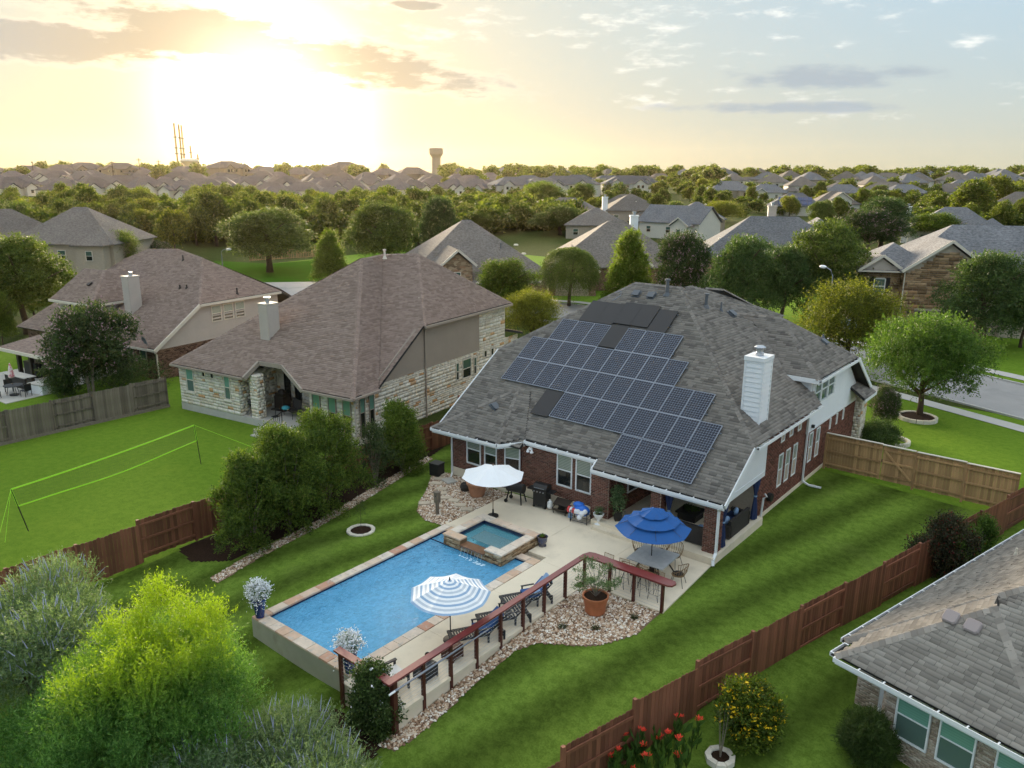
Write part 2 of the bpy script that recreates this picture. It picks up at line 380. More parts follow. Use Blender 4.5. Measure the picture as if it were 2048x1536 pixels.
M_stucco = mat('sage_stucco', (.40, .39, .31), .9, noise=.1, nscale=1.2, col2=(.30, .27, .21), c2f=(.55, .8), c2scale=1.1, bump=.006, bscale=60)
M_fence_r = mat('red_stained_cedar', (.19, .075, .043), .6, .3, noise=.22, nscale=3, island=.36, objvar=1, stretch=(3, 3, .5))
M_fence_t = mat('new_cedar', (.40, .245, .12), .75, .2, noise=.22, nscale=3, island=.26, objvar=1, stretch=(4, 4, .6), col2=(.29, .165, .075), c2f=(.55, .75))
M_fence_g = mat('weathered_cedar', (.175, .142, .112), .9, .1, noise=.35, nscale=3, island=.28, objvar=1, stretch=(4, 4, .5), col2=(.055, .042, .033), c2f=(.5, .7))
M_rail = mat('mahogany_stain', (.17, .027, .026), .28, .5, noise=.2, nscale=4, coat=.3, stretch=(1, 1, 1))
M_postw = mat('mahogany_post', (.085, .024, .017), .45, .4, noise=.25, nscale=5)
M_steel = mat('steel_cable', (.45, .45, .45), .35, metal=.9)
M_black = mat('black_metal', (.018, .018, .019), .45, .4)
M_blackp = mat('black_plastic', (.022, .021, .020), .6, .3)
M_dkbrown = mat('dark_bronze', (.035, .024, .018), .5, .4)
M_char = mat('charcoal_wood', (.035, .037, .042), .65, .3, noise=.2, nscale=6)
M_chrome = mat('galvanised', (.42, .45, .5), .35, metal=.7)
M_terra = mat('terracotta', (.40, .135, .058), .65, .3, noise=.18, nscale=4, col2=(.48, .25, .15), c2f=(.6, .85), c2scale=3)
M_terra2 = mat('pale_terracotta', (.42, .21, .125), .8, .2, noise=.18, nscale=4)
M_soil = mat('dark_mulch', (.030, .017, .011), .95, .1, noise=.5, nscale=14, bump=.03, bscale=25)
M_cobalt = mat('cobalt_glaze', (.012, .030, .16), .15, .6, coat=.6)
M_blueglz = mat('blue_glaze', (.035, .05, .12), .25, .5, coat=.4, col2=(.16, .14, .13), c2f=(.4, .7), c2scale=5)
M_blue = mat('blue_canvas', (.022, .10, .31), .75, .2, noise=.07, nscale=1.5, sheen=.2)
M_bluec = mat('blue_cushion', (.04, .10, .27), .85, .1, noise=.1, nscale=3)
M_ltblue = mat('pale_blue_towel', (.22, .33, .50), .9, .1, noise=.12, nscale=5)
M_wcanvas = mat('white_canvas', (.80, .81, .83), .8, .1, noise=.03, nscale=2)
M_stripeb = mat('blue_stripe_canvas', (.28, .40, .56), .8, .1)
M_grayc = mat('grey_stripe_canvas', (.50, .55, .62), .8, .1)
M_pvc = mat('pvc', (.8, .8, .78), .45)
M_rattan = mat('rattan', (.26, .165, .085), .7, .2, noise=.25, nscale=8)
M_tabletop = mat('grey_wash_tabletop', (.44, .44, .44), .6, .25, noise=.14, nscale=5)
M_navyc = mat('navy_curtain', (.030, .045, .11), .85, .1, noise=.1)
M_greyw = mat('grey_wicker', (.045, .040, .037), .8, .2, noise=.3, nscale=25)
M_asphalt = mat('pale_asphalt', (.30, .29, .285), .9, .15, noise=.08, nscale=.5, bump=.006, bscale=60, col2=(.25, .245, .24), c2f=(.5, .7), c2scale=.3)
M_walk = mat('sidewalk_concrete', (.46, .44, .41), .85, noise=.08, nscale=1)
M_bark = mat('bark', (.09, .065, .045), .95, .1, noise=.3, nscale=6, bump=.02, bscale=20)
M_barkg = mat('pale_bark', (.20, .165, .13), .9, .1, noise=.25, nscale=6)
M_ring = mat('limestone_edging', (.62, .57, .48), .85, island=.12, noise=.12, nscale=5, objvar=1)
M_rock = mat('river_rock', (.5, .4, .3), .75, .3, ramp=[(0, (.10, .055, .032)), (.15, (.26, .15, .09)), (.4, (.42, .28, .18)), (.65, (.56, .43, .31)), (.85, (.68, .60, .50)), (1, (.80, .76, .70))], noise=.1, nscale=10)
M_flag = mat('tan_flagstone', (.52, .44, .34), .85, .2, noise=.14, nscale=3, island=.1, objvar=1)
M_blind = mat('window_blinds', (.30, .37, .33), .6, .3)
M_cellblk = mat('black_solar', (.010, .010, .013), .35, .4, noise=.1)
M_alu = mat('aluminium_frame', (.24, .26, .30), .45, metal=.4)
M_neon = mat('neon_tape', (.42, .85, .05), .6, .2)
M_door = mat('garage_door_tan', (.40, .34, .27), .6, noise=.05)
M_doorg = mat('garage_door_grey', (.10, .085, .08), .6, noise=.05)
M_shutter = mat('dark_shutters', (.025, .022, .020), .6)

def glassmat(name, col, rough=.08):
    m = mat(name, col, rough, .8); return m
M_glass = glassmat('dark_window_glass', (.018, .020, .020))
M_glassg = glassmat('green_window_glass', (.055, .105, .085), .12)
M_glassb = glassmat('screened_window', (.10, .16, .14), .25)

def cellmat():
    "printed solar cells: 8 x 12 dark squares with clipped corners on a pale backing, panel local x,y in metres"
    m = bpy.data.materials.new('solar_cells'); m.use_nodes = True; t = m.node_tree; t.nodes.clear(); q = G(t)
    b = q.n('ShaderNodeBsdfPrincipled'); out = q.n('ShaderNodeOutputMaterial'); t.links.new(b.outputs[0], out.inputs[0])
    co = q.n('ShaderNodeTexCoord').outputs['Object']; x, y, z = q.xyz(co)[:3]
    def cell(v, n, L):
        f = q.m('FRACT', q.m('MULTIPLY', q.m('ADD', v, L/2), n/L)); return q.m('ABSOLUTE', q.m('SUBTRACT', f, .5))
    fx = cell(x, 8, .95); fy = cell(y, 12, 1.53)
    line = q.m('MAXIMUM', q.ss(q.m('MAXIMUM', fx, fy), .452, .475), q.ss(q.m('ADD', fx, fy), .83, .86))
    bus = q.m('MULTIPLY', q.ss(q.m('ABSOLUTE', q.m('SUBTRACT', fx, .17)), .018, .0), .18)
    n = q.noise(co, 3.3, 2)
    c = q.mix(n, c4((.005, .007, .016)), c4((.009, .013, .028)))
    c = q.mix(q.m('MAXIMUM', line, bus), c, c4((.22, .26, .34)))
    q.put(b.inputs['Base Color'], c); b.inputs['Roughness'].default_value = .2; b.inputs['Specular IOR Level'].default_value = .3
    return m
M_cells = cellmat()

def lawnmat(name, c1, c2, stripe=None, dry=(.16, .17, .045), sw=1.15, so_=0.):
    m = bpy.data.materials.new(name); m.use_nodes = True; t = m.node_tree; t.nodes.clear(); q = G(t)
    b = q.n('ShaderNodeBsdfPrincipled'); out = q.n('ShaderNodeOutputMaterial'); t.links.new(b.outputs[0], out.inputs[0])
    co = q.n('ShaderNodeNewGeometry').outputs['Position']
    n1 = q.noise(co, .35, 5, .6); n2 = q.noise(co, 3.2, 5, .7); n3 = q.noise(co, 17, 4, .75)
    f = q.m('ADD', q.m('MULTIPLY', n2, .5), q.m('MULTIPLY', n3, .5))
    c = q.mix(q.ss(f, .36, .64), c4(c1), c4(c2))
    c = q.mix(q.m('MULTIPLY', q.ss(n1, .55, .75), .35), c, c4(dry))
    if stripe is not None:      # mower passes lay the blades two ways
        ca, sa = math.cos(stripe), math.sin(stripe); x, y, z = q.xyz(co)[:3]
        s = q.m('ADD', q.m('MULTIPLY', x, -sa), q.m('MULTIPLY', y, ca))
        s = q.m('ADD', s, q.m('MULTIPLY', n1, .3))
        w = q.m('SINE', q.m('MULTIPLY', s, math.pi/sw))
        k = q.lin(q.m('ADD', w, q.m('MULTIPLY', q.m('SUBTRACT', n2, .5), 1.1)), -1.1, 1.1, .62, 1.42)
        c = q.v('SCALE', c, None, k)
    q.put(b.inputs['Base Color'], c); b.inputs['Roughness'].default_value = .95; b.inputs['Specular IOR Level'].default_value = .03
    bn = q.n('ShaderNodeBump'); bn.inputs['Distance'].default_value = .05; bn.inputs['Strength'].default_value = .9
    q.put(bn.inputs['Height'], q.m('ADD', q.m('MULTIPLY', n3, .7), q.noise(co, 55, 3, .7))); t.links.new(bn.outputs[0], b.inputs['Normal'])
    return m
M_lawn = lawnmat('mown_lawn', (.082, .138, .018), (.146, .225, .034), stripe=rad(76), dry=(.16, .21, .05))
M_lawn2 = lawnmat('bright_lawn', (.110, .200, .018), (.170, .275, .028), dry=(.21, .29, .03))
M_field = lawnmat('rough_ground', (.035, .052, .012), (.07, .085, .022), dry=(.10, .10, .04))
# ------------------------------------------------------------------ ground sheets
FX0, FY0, FDX, FDY = -8.3, 19.15, .25, .968       # line of the red fence (right yard)
def fence_x(y): return FX0+(y-FY0)*.2585
def axis(a, b, step, lo, hi, grow=1.18):
    mid = list(np.arange(a, b+1e-6, step)); s = step; L = []; x = a
    while x > lo: s *= grow; x -= s; L.append(x)
    s = step; H = []; x = b
    while x < hi: s *= grow; x += s; H.append(x)
    return np.array(L[::-1]+mid+H)
xs = axis(-62, 8, .5, -2600, 2200); ys = axis(4, 64, .5, -60, 2900)
GX, GY = np.meshgrid(xs, ys, indexing='ij'); GZ = gz(GX, GY)
V = np.column_stack([GX.ravel(), GY.ravel(), GZ.ravel()]); nyy = len(ys)
cxm = (GX[:-1, :-1]+GX[1:, 1:])/2; cym = (GY[:-1, :-1]+GY[1:, 1:])/2
reg = np.zeros(cxm.shape, int)
fx = fence_x(cym)
reg[(cxm > -29.7) & (cxm < fx) & (cym > 3.5) & (cym < 46)] = 1
reg[(cxm > -48.7) & (cxm <= -29.7) & (cym > -4) & (cym < 26)] = 2
reg[(cxm > -75) & (cxm <= -48.7) & (cym > 0) & (cym < 29)] = 2
reg[(cxm >= fx) & (cxm < 20) & (cym > 3.5) & (cym < 40.7)] = 3
reg[(cxm > -30) & (cxm < 14) & (cym >= 40.7) & (cym < 59)] = 4
reg[(cxm > -110) & (cxm < 30) & (cym >= 66) & (cym < 120)] = 4
inpool = ((cxm > -22.0) & (cxm < -14.9) & (cym > 13.4) & (cym < 27.4)) | ((cxm > -14.9) & (cxm < -12) & (cym > 23) & (cym < 27.3)) | ((cxm > -25.6) & (cxm < -12.3) & (cym > 28.2) & (cym < 42))
I, J = np.meshgrid(np.arange(len(xs)-1), np.arange(len(ys)-1), indexing='ij')
Q = np.stack([I*nyy+J, (I+1)*nyy+J, (I+1)*nyy+J+1, I*nyy+J+1], -1)
def sheet(name, mask, m):
    q = Q[mask & ~inpool]; used, inv = np.unique(q.ravel(), return_inverse=True)
    o = npmesh(name, V[used], inv.reshape(-1, 4), m); o.data.polygons.foreach_set('use_smooth', [True]*len(o.data.polygons)); return tag(o, kind='structure')
sheet('ground', reg == 0, M_field)
sheet('lawn', reg == 1, M_lawn)
sheet('lawn', reg == 2, M_lawn2)
sheet('lawn', reg == 3, M_lawn)
sheet('lawn', reg == 4, M_lawn2)

def ribbon(name, line, w, m, dz=.02, step=1.5):
    "a strip of paving that lies on the terrain"
    P = []
    for a, b in zip(line[:-1], line[1:]):
        a = np.array(a[:2], float); b = np.array(b[:2], float); n = max(1, int(np.linalg.norm(b-a)/step))
        P += [a+(b-a)*i/n for i in range(n)]
    P.append(np.array(line[-1][:2], float)); P = np.array(P)
    T = np.gradient(P, axis=0); T /= np.linalg.norm(T, axis=1)[:, None]; N = np.column_stack([-T[:, 1], T[:, 0]])
    k = max(1, int(w/2)); rows = []
    for i in range(k+1): q = P+N*(w*(i/k-.5)); rows.append(np.column_stack([q, gz(q[:, 0], q[:, 1])+dz]))
    Vv = np.vstack(rows); n = len(P)
    Fq = np.array([(i*n+j, i*n+j+1, (i+1)*n+j+1, (i+1)*n+j) for i in range(k) for j in range(n-1)])
    return tag(npmesh(name, Vv, Fq, m), kind='structure')
def kerb(line, m=M_walk, h=.13, w=.18):
    mb = MB()
    pts = [np.array([p[0], p[1]]) for p in line]
    for a, b in zip(pts[:-1], pts[1:]):
        n = max(1, int(np.linalg.norm(b-a)/3))
        for i in range(n):
            p = a+(b-a)*i/n; q = a+(b-a)*(i+1)/n
            mb.beam((*p, gzf(*p)+h/2-.02), (*q, gzf(*q)+h/2-.02), w, h+.04)
    return tag(mb.build('kerb', m), kind='structure')
# street in front of the main house, bending left behind the houses
ST = [(40, 45), (18, 54.5), (4, 59.5), (-10, 65.2), (-22, 69.5), (-36, 72.5), (-52, 72), (-66, 68), (-80, 60)]
ribbon('street', ST, 8.4, M_asphalt, .02)
def off(line, d):
    P = np.array(line, float); T = np.gradient(P, axis=0); T /= np.linalg.norm(T, axis=1)[:, None]; N = np.column_stack([-T[:, 1], T[:, 0]])
    return [tuple(p) for p in P+N*d]
kerb(off(ST, 4.3)); kerb(off(ST, -4.3))
ribbon('sidewalk', off(ST, 6.3), 1.3, M_walk, .035)
ribbon('sidewalk', off(ST, -6.3), 1.3, M_walk, .035)
# ------------------------------------------------------------------ roofs, walls and windows
S_ = .667                                    # every roof here rises 8 in 12
def intervals(P2, v):
    "u-intervals of a simple polygon at height v"
    xs_ = []
    n = len(P2)
    for i in range(n):
        (u0, v0), (u1, v1) = P2[i], P2[(i+1) % n]
        if (v0 <= v < v1) or (v1 <= v < v0): xs_.append(u0+(v-v0)*(u1-u0)/(v1-v0))
    xs_.sort(); return list(zip(xs_[::2], xs_[1::2]))
def frame3(poly, ud):
    P = np.asarray(poly, float); ud = unit(ud)
    n = np.zeros(3)
    for i in range(1, len(P)-1): n += np.cross(P[i]-P[0], P[i+1]-P[0])
    n = unit(n)
    if n[2] < 0: n = -n
    if abs(n[2]) < .985: ud = unit(np.cross(n, (0, 0, 1.)))
    vd = np.cross(n, ud)
    if vd[2] < 0: vd = -vd
    return P, ud, vd, n
def shingle_pieces(poly, ud, tw=.31, th=.145, thick=.014, seed=1, lift=.02, holes=()):
    "the tabs of an asphalt roof as (verts, faces): each overlaps the next course"
    rr = random.Random(seed); P, ud, vd, n = frame3(poly, ud); o = P[0]
    P2 = [((p-o)@ud, (p-o)@vd) for p in P]; vmin = min(p[1] for p in P2); vmax = max(p[1] for p in P2); out = []
    k = 0; v = vmin
    while v < vmax-.01:
        vm = min(v+th*.5, vmax-.003)
        for a, b in intervals(P2, vm):
            u = a-rr.random()*tw
            while u < b-.01:
                w = tw*rr.choice((.55, .8, 1, 1, 1.25, 1.5)); u0, u1 = max(u, a), min(u+w-.006, b)
                if u1-u0 > .03:
                    t = thick*rr.choice((.75, 1, 1, 1.7)); ve = min(v+th*1.06, vmax)
                    f = lambda uu, vv, h: o+ud*uu+vd*vv+n*(lift+h)
                    out.append(np.array([f(u0, v-.004, t), f(u1, v-.004, t), f(u1, ve, .002), f(u0, ve, .002), f(u0, v-.004, -.003), f(u1, v-.004, -.003)]))
                u += w
        v += th; k += 1
    return out
SF = [(0, 1, 2, 3), (4, 5, 1, 0)]
def roof_plane(house, poly, ud, m, seed=1, thick=.12, singles=0, tw=.31, th=.145, world=None, cover=True):
    "returns the under-slab pieces in `house`'s roof part; shingles join the list"
    P, ud_, vd, n = frame3(poly, ud)
    if len(P) == 4 and np.abs((P-P.mean(0))@n).max() > .012:      # a warped quad is laid as two flat triangles
        roof_plane(house, [poly[0], poly[1], poly[2]], ud, m, seed, thick, singles, tw, th, world, cover); roof_plane(house, [poly[0], poly[2], poly[3]], ud, m, seed+50, thick, singles, tw, th, world, cover); return
    house['under'].slab(P, -n*thick, 0)
    if cover: house['tabs'] += shingle_pieces(poly, ud, seed=seed, tw=tw, th=th)
def hip_caps(house, p, q, w=.15, L=.2, seed=3, down=.055):
    "overlapping folded cap shingles along a hip or ridge"
    p = np.asarray(p, float); q = np.asarray(q, float); d = q-p; D = np.linalg.norm(d); d /= D
    sd = unit(np.cross(d, (0, 0, 1.))); up = unit(np.cross(sd, d)); n = max(1, int(D/L)); L = D/n
    for i in range(n):
        a = p+d*(i*L-.01)+up*.055; b = p+d*((i+1)*L+.03)+up*.035
        dn = np.array([0, 0, -down-.03])
        house['caps'].append(np.array([a, a+sd*w+dn, b+sd*w+dn, b, b-sd*w+dn, a-sd*w+dn]))
CF = [(0, 1, 2, 3), (0, 3, 4, 5), (0, 5, 1)]
def finish_roof(house, root, m, world=None, singles=0, key=None, name='roof'):
    r = house['under'].build(name, M_under, root, world=world)
    tabs = house['tabs']
    rest = tabs
    if singles:
        order = sorted(range(len(tabs)), key=lambda i: key(tabs[i])); pick = set(order[:singles])
        rest = [t for i, t in enumerate(tabs) if i not in pick]
        for i in pick: pieces_obj('shingle', [tabs[i]], SF, m, r, world)
    if rest: tag(pieces_obj('shingle_courses', rest, SF, m, r, world), kind='stuff')
    if house['caps']: tag(pieces_obj('hip_cap_shingles', house['caps'], CF, m, r, world), kind='stuff')
    return r
def pieces_obj(name, arrs, faces, m, parent, world=None):
    n = len(arrs[0]); Vv = np.vstack(arrs)
    if world is not None:
        loc, rz = world; Vv = Vv-np.array(loc); c_, s_ = math.cos(-rz), math.sin(-rz)
        Vv = np.column_stack([c_*Vv[:, 0]-s_*Vv[:, 1], s_*Vv[:, 0]+c_*Vv[:, 1], Vv[:, 2]])
    base_ = np.arange(len(arrs))*n
    if len({len(f) for f in faces}) == 1:
        Fq = np.concatenate([base_[:, None]+np.array(f)[None, :] for f in faces])
        return npmesh(name, Vv, Fq, m, parent)
    mb = MB(); mb.v = [Vv]; mb.f = [tuple(b+i for i in f) for b in base_.tolist() for f in faces]; mb.mi = [0]*len(mb.f)
    return mb.build(name, m, parent)
def newroof(): return dict(under=MB(), tabs=[], caps=[])

def courses(o, ud, length, z0, ztop, bw, bh, gap, depth, seed, holes=(), jitter=0., rnd=None, zlim=None, vary=.15):
    """masonry units on a vertical face: o = lower left corner, ud = direction along the wall, outward normal = ud x z.
    holes: (u0,u1,z0,z1). zlim(u) gives the top of the wall where it is raked"""
    rr = random.Random(seed); o = np.asarray(o, float); ud = unit(ud); n = np.cross(ud, (0, 0, 1.)); up = np.array([0, 0, 1.]); out = []
    z = z0; k = 0
    while z < ztop-.02:
        h = bh if rnd is None else bh*rr.choice(rnd); z1 = min(z+h, ztop)
        u = -((k % 2)*bw*.5) if rnd is None else -rr.random()*bw
        while u < length:
            w = bw if rnd is None else bw*rr.uniform(.55, 1.6)
            a, b = max(u, 0)+gap/2, min(u+w, length)-gap/2
            spans = [(a, b)]
            for (h0, h1, g0, g1) in holes:
                if z1 > g0+.01 and z < g1-.01:
                    ns = []
                    for s0, s1 in spans:
                        if h1 <= s0 or h0 >= s1: ns.append((s0, s1))
                        else:
                            if h0 > s0: ns.append((s0, h0))
                            if h1 < s1: ns.append((h1, s1))
                    spans = ns
            for s0, s1 in spans:
                if s1-s0 < .02: continue
                zt = z1-gap
                if zlim is not None:
                    lim = min(zlim(s0), zlim(s1))
                    if lim < z+.02: continue
                    zt = min(zt, lim)
                d = depth*(1+rr.uniform(-vary, vary)); c = .004
                f = lambda uu, zz, dd: o+ud*uu+up*(zz-0)+n*dd
                out.append(np.array([f(s0+c, z+c, d), f(s1-c, z+c, d), f(s1-c, zt-c, d), f(s0+c, zt-c, d), f(s0, z, 0), f(s1, z, 0), f(s1, zt, 0), f(s0, zt, 0)]))
            u += w
        z = z1; k += 1
    return out
BF = [(0, 1, 2, 3), (4, 5, 1, 0), (5, 6, 2, 1), (6, 7, 3, 2), (7, 4, 0, 3)]
def masonry(arrs, name, m, parent, world=None, singles=0, stuff='masonry_courses'):
    if singles:
        key = lambda a: np.linalg.norm(a.mean(0)-CAM)
        order = sorted(range(len(arrs)), key=lambda i: key(arrs[i])); pick = set(order[:singles])
        for i in pick: pieces_obj(name, [arrs[i]], BF, m, parent, world)
        arrs = [a for i, a in enumerate(arrs) if i not in pick]
    if arrs: tag(pieces_obj(stuff, arrs, BF, m, parent, world), kind='stuff')

def window(root, o, ud, w, z0, z1, world=None, blind=.5, glass=M_glass, bl=None, frame=M_white, fw=.06, rail=.5, name='window', proud=.05, sill=None, mull=None):
    "double-hung window: frame, meeting rail, blind behind the upper pane, two panes (o = lower left corner on the wall face)"
    o = np.asarray(o, float); ud = unit(ud); n = np.cross(ud, (0, 0, 1.)); up = np.array([0, 0, 1.])
    P = lambda u, z, d: o+ud*u+up*(z-0)+n*d
    mb = MB()
    def bar(u0, u1, a, b, d0=-.02, d1=proud): mb.obox(P((u0+u1)/2, (a+b)/2, (d0+d1)/2), ud*(u1-u0)/2, up*(b-a)/2, n*(d1-d0)/2)
    bar(0, fw, z0, z1); bar(w-fw, w, z0, z1); bar(fw, w-fw, z0, z0+fw); bar(fw, w-fw, z1-fw, z1)
    zr = z0+(z1-z0)*rail
    if rail: bar(fw, w-fw, zr-fw*.42, zr+fw*.42, -.02, proud*.8)
    if mull:
        for i in range(1, mull): uu = w*i/mull; bar(uu-.012, uu+.012, z0+fw, z1-fw, -.02, proud*.5)
    f = mb.build(name, frame, root, world=world)
    def pane(a, b, d, m, nm):
        q = MB(); q.obox(P(w/2, (a+b)/2, d), ud*(w/2-fw), up*(b-a)/2, n*.006); q.build(nm, m, f, world=world)
    if rail:
        pane(z0+fw, zr-fw*.42, -.006, glass, 'pane'); pane(zr+fw*.42, z1-fw, .012, bl if bl is not None else glass, 'pane')
    else: pane(z0+fw, z1-fw, -.006, glass, 'pane')
    if sill is not None:
        q = MB(); q.obox(P(w/2, z0-.05, .03), ud*(w/2+.06), up*.045, n*.06); q.build('sill', sill, f, world=world)
    return f
def blindmat(name, slat, gapc, gl):
    m = bpy.data.materials.new(name); m.use_nodes = True; t = m.node_tree; t.nodes.clear(); q = G(t)
    b = q.n('ShaderNodeBsdfPrincipled'); out = q.n('ShaderNodeOutputMaterial'); t.links.new(b.outputs[0], out.inputs[0])
    z = q.xyz(q.n('ShaderNodeTexCoord').outputs['Object'])[2]
    f = q.m('FRACT', q.m('MULTIPLY', z, 1/.075)); c = q.mix(q.ss(f, .55, .8), c4(slat), c4(gapc)); q.put(b.inputs[0], c)
    b.inputs['Roughness'].default_value = .15; b.inputs['Specular IOR Level'].default_value = .6; b.inputs['Coat Weight'].default_value = .3; return m
M_bl1 = blindmat('blinds_behind_glass', (.34, .38, .33), (.14, .19, .15), 0)
M_bl2 = blindmat('teal_shade_behind_glass', (.13, .27, .20), (.12, .24, .18), 0)
M_bl3 = blindmat('mint_shade_behind_glass', (.17, .36, .28), (.15, .31, .24), 0)

def lap_siding(root, o, ud, length, z0, ztop, m, world=None, bh=.19, name='siding_board', lo=None, hi=None, d=.012, uclip=None):
    "lap boards, each its own piece; lo(u)/hi(u) cut raked ends"
    o = np.asarray(o, float); ud = unit(ud); n = np.cross(ud, (0, 0, 1.)); up = np.array([0, 0, 1.])
    z = z0
    while z < ztop-.02:
        z1 = min(z+bh, ztop)
        a, b = 0., length
        if uclip is not None:
            r = uclip((z+z1)/2)
            if r is None: z = z1; continue
            a, b = r
            a = max(a, 0); b = min(b, length)
        a1, b1 = a, b; a0, b0 = a, b
        if uclip is not None:
            r0 = uclip(z) or (a, b); r1 = uclip(z1-.003) or ((a+b)/2,)*2
            a0, b0 = max(r0[0], 0), min(r0[1], length); a1, b1 = max(r1[0], 0), min(r1[1], length)
            if b1 < a1: a1 = b1 = (a1+b1)/2
        if b0-a0 > .06:
            f = lambda u, zz, dd: o+ud*u+up*zz+n*dd
            mb = MB(); V_ = [f(a0, z, .046), f(b0, z, .046), f(b1, z1-.002, d), f(a1, z1-.002, d), f(a0, z, 0), f(b0, z, 0), f(b1, z1-.002, 0), f(a1, z1-.002, 0)]
            mb.add(V_, [(0, 1, 2, 3), (4, 5, 1, 0), (5, 6, 2, 1), (6, 7, 3, 2), (7, 4, 0, 3)]); mb.build(name, m, root, world=world)
        z = z1
def gutter(mb, p, q, out, m_i=0, hang=.6, g=.12):
    "open eaves trough with straps; out = horizontal outward direction"
    p = np.asarray(p, float); q = np.asarray(q, float); out = unit(out); d = q-p; L = np.linalg.norm(d); d /= L; c = (p+q)/2
    z = np.array([0, 0, 1.])
    mb.obox(c+out*.012-z*.14, d*L/2, out*.012, z*.085, m_i)                   # fascia
    mb.obox(c+out*(g+.03)-z*.03, d*L/2, out*.012, z*.065, m_i)               # front lip
    mb.obox(c+out*(g/2+.02)-z*.085, d*L/2, out*g/2, z*.010, m_i)             # floor
    n = int(L/hang)
    for i in range(n+1):
        mb.obox(p+d*min(L-.02, .02+i*hang)+out*(g/2+.02)+z*.028, d*.02, out*g/2, z*.010, m_i)
def dark_trough(mb, p, q, out, g=.12):
    p = np.asarray(p, float); q = np.asarray(q, float); out = unit(out); d = q-p; L = np.linalg.norm(d); d /= L; c = (p+q)/2; z = np.array([0, 0, 1.])
    mb.obox(c+out*(g/2+.02)-z*.068, d*L/2, out*(g/2-.004), z*.004)
# ------------------------------------------------------------------ the house with the solar roof
HX0, HX1 = -26.2, -11.9
RZ0 = 2.6; RY0 = 27.1
ra = lambda x, y: (x, y, RZ0+S_*(y-RY0))                 # rear roof plane
sb = lambda x, y: (x, y, 4.3+S_*(-11.25-x))              # side roof plane
main = thing('brick_house', 'red brick house beside the pool, its grey roof covered in solar panels', 'house', (-19, 34, 0))
WM = ((-19, 34, 0), 0.)
rf = newroof()
# rear plane
rearp = [ra(-26.6, 27.1), ra(-21.4, 27.1), ra(-21.4, 27.53), ra(-17.4, 27.53), ra(-17.4, 27.1), ra(-11.3, 27.1), ra(-11.3, 29.65), ra(-18.75, 37.05), ra(-21.45, 37.05), ra(-26.6, 31.85)]
roof_plane(rf, rearp, (1, 0, 0), M_shingle, 1)
# side plane over the right wall
sidep = [sb(-11.25, 29.65), sb(-11.25, 36.9), sb(-14.4, 37.4), sb(-16.5, 39.0), sb(-18.7, 37.0)]
sidep = [(-11.25, 29.65, 4.3), (-11.25, 37.4, 4.3), (-13.7, 39.9, 4.3+S_*2.45), (-16.4, 39.4, 4.3+S_*5.15), (-18.75, 37.05, 9.24)]
roof_plane(rf, sidep, (0, 1, 0), M_shingle, 2)
# far side of the main block
roof_plane(rf, [(-18.75, 37.05, 9.24), (-21.45, 37.05, 9.24), (-26.6, 42.2, 5.8), (-14.0, 41.8, 6.05)], (-1, 0, 0), M_shingle, 3)
roof_plane(rf, [(-21.45, 37.05, 9.24), (-26.6, 31.85, 5.77), (-26.6, 42.2, 5.8)], (0, -1, 0), M_shingle, 4)
# bay roof, proud of the main plane on the left
roof_plane(rf, [(-26.9, 26.85, 2.52), (-22.6, 26.95, 2.58), (-23.6, 29.8, 4.50)], (1, 0, 0), M_shingle, 5)
roof_plane(rf, [(-22.6, 26.95, 2.58), (-21.45, 27.55, 2.95), (-22.9, 29.85, 4.50), (-23.6, 29.8, 4.50)], (1.15, .6, .37), M_shingle, 6)
# wing over the white storey
wz = 5.5
roof_plane(rf, [(-11.45, 37.4, wz), (-14.65, 40.6, wz+S_*3.2), (-19.0, 40.6, wz+S_*3.2), (-19.0, 37.4, wz)], (1, 0, 0), M_shingle, 7)
roof_plane(rf, [(-11.45, 37.4, wz), (-11.45, 43.6, wz), (-14.65, 40.6, wz+S_*3.2)], (0, 1, 0), M_shingle, 8)
roof_plane(rf, [(-14.65, 40.6, wz+S_*3.2), (-11.45, 43.6, wz), (-11.35, 46.4, 3.35), (-26.4, 46.4, 3.35), (-19.0, 40.6, wz+S_*3.2)], (-1, 0, 0), M_shingle, 9)
# front roof whose right-hand slope shows beyond the ridge
roof_plane(rf, [(-17.3, 41.2, 6.6), (-17.0, 47.2, 6.3), (-19.64, 44.2, 8.25), (-21.2, 42.6, 8.2), (-20.6, 38.4, 8.2)], (.02, 1, 0), M_shingle, 10)
roof_plane(rf, [(-17.0, 47.2, 6.3), (-24, 47.2, 6.0), (-21.2, 44.2, 8.2), (-19.64, 44.2, 8.25)], (-1, 0, 0), M_shingle, 11)
# little pent roof by the front corner
roof_plane(rf, [(-11.05, 44.55, 3.0), (-11.05, 46.6, 3.0), (-11.95, 46.6, 3.6), (-11.95, 44.55, 3.6)], (0, 1, 0), M_shingle, 12)
for a, b in (((-11.3, 29.65, 4.3), (-18.75, 37.05, 9.24)), ((-26.6, 31.85, 5.77), (-21.45, 37.05, 9.24)), ((-21.45, 37.05, 9.24), (-18.75, 37.05, 9.24)),
             ((-18.75, 37.05, 9.24), (-14.0, 41.8, 6.05)), ((-11.45, 37.4, wz), (-14.65, 40.6, wz+S_*3.2)), ((-14.65, 40.6, wz+S_*3.2), (-17.4, 40.6, wz+S_*3.2)),
             ((-22.6, 26.95, 2.6), (-23.6, 29.8, 4.52)), ((-26.9, 26.85, 2.52), (-23.6, 29.8, 4.52)), ((-14.65, 40.6, wz+S_*3.2), (-11.45, 43.6, wz)), ((-20.6, 43.9, 8.3), (-19.64, 44.2, 8.27)), ((-19.64, 44.2, 8.27), (-17.0, 47.2, 6.3))):
    hip_caps(rf, a, b)
roof = finish_roof(rf, main, M_shingle, WM)

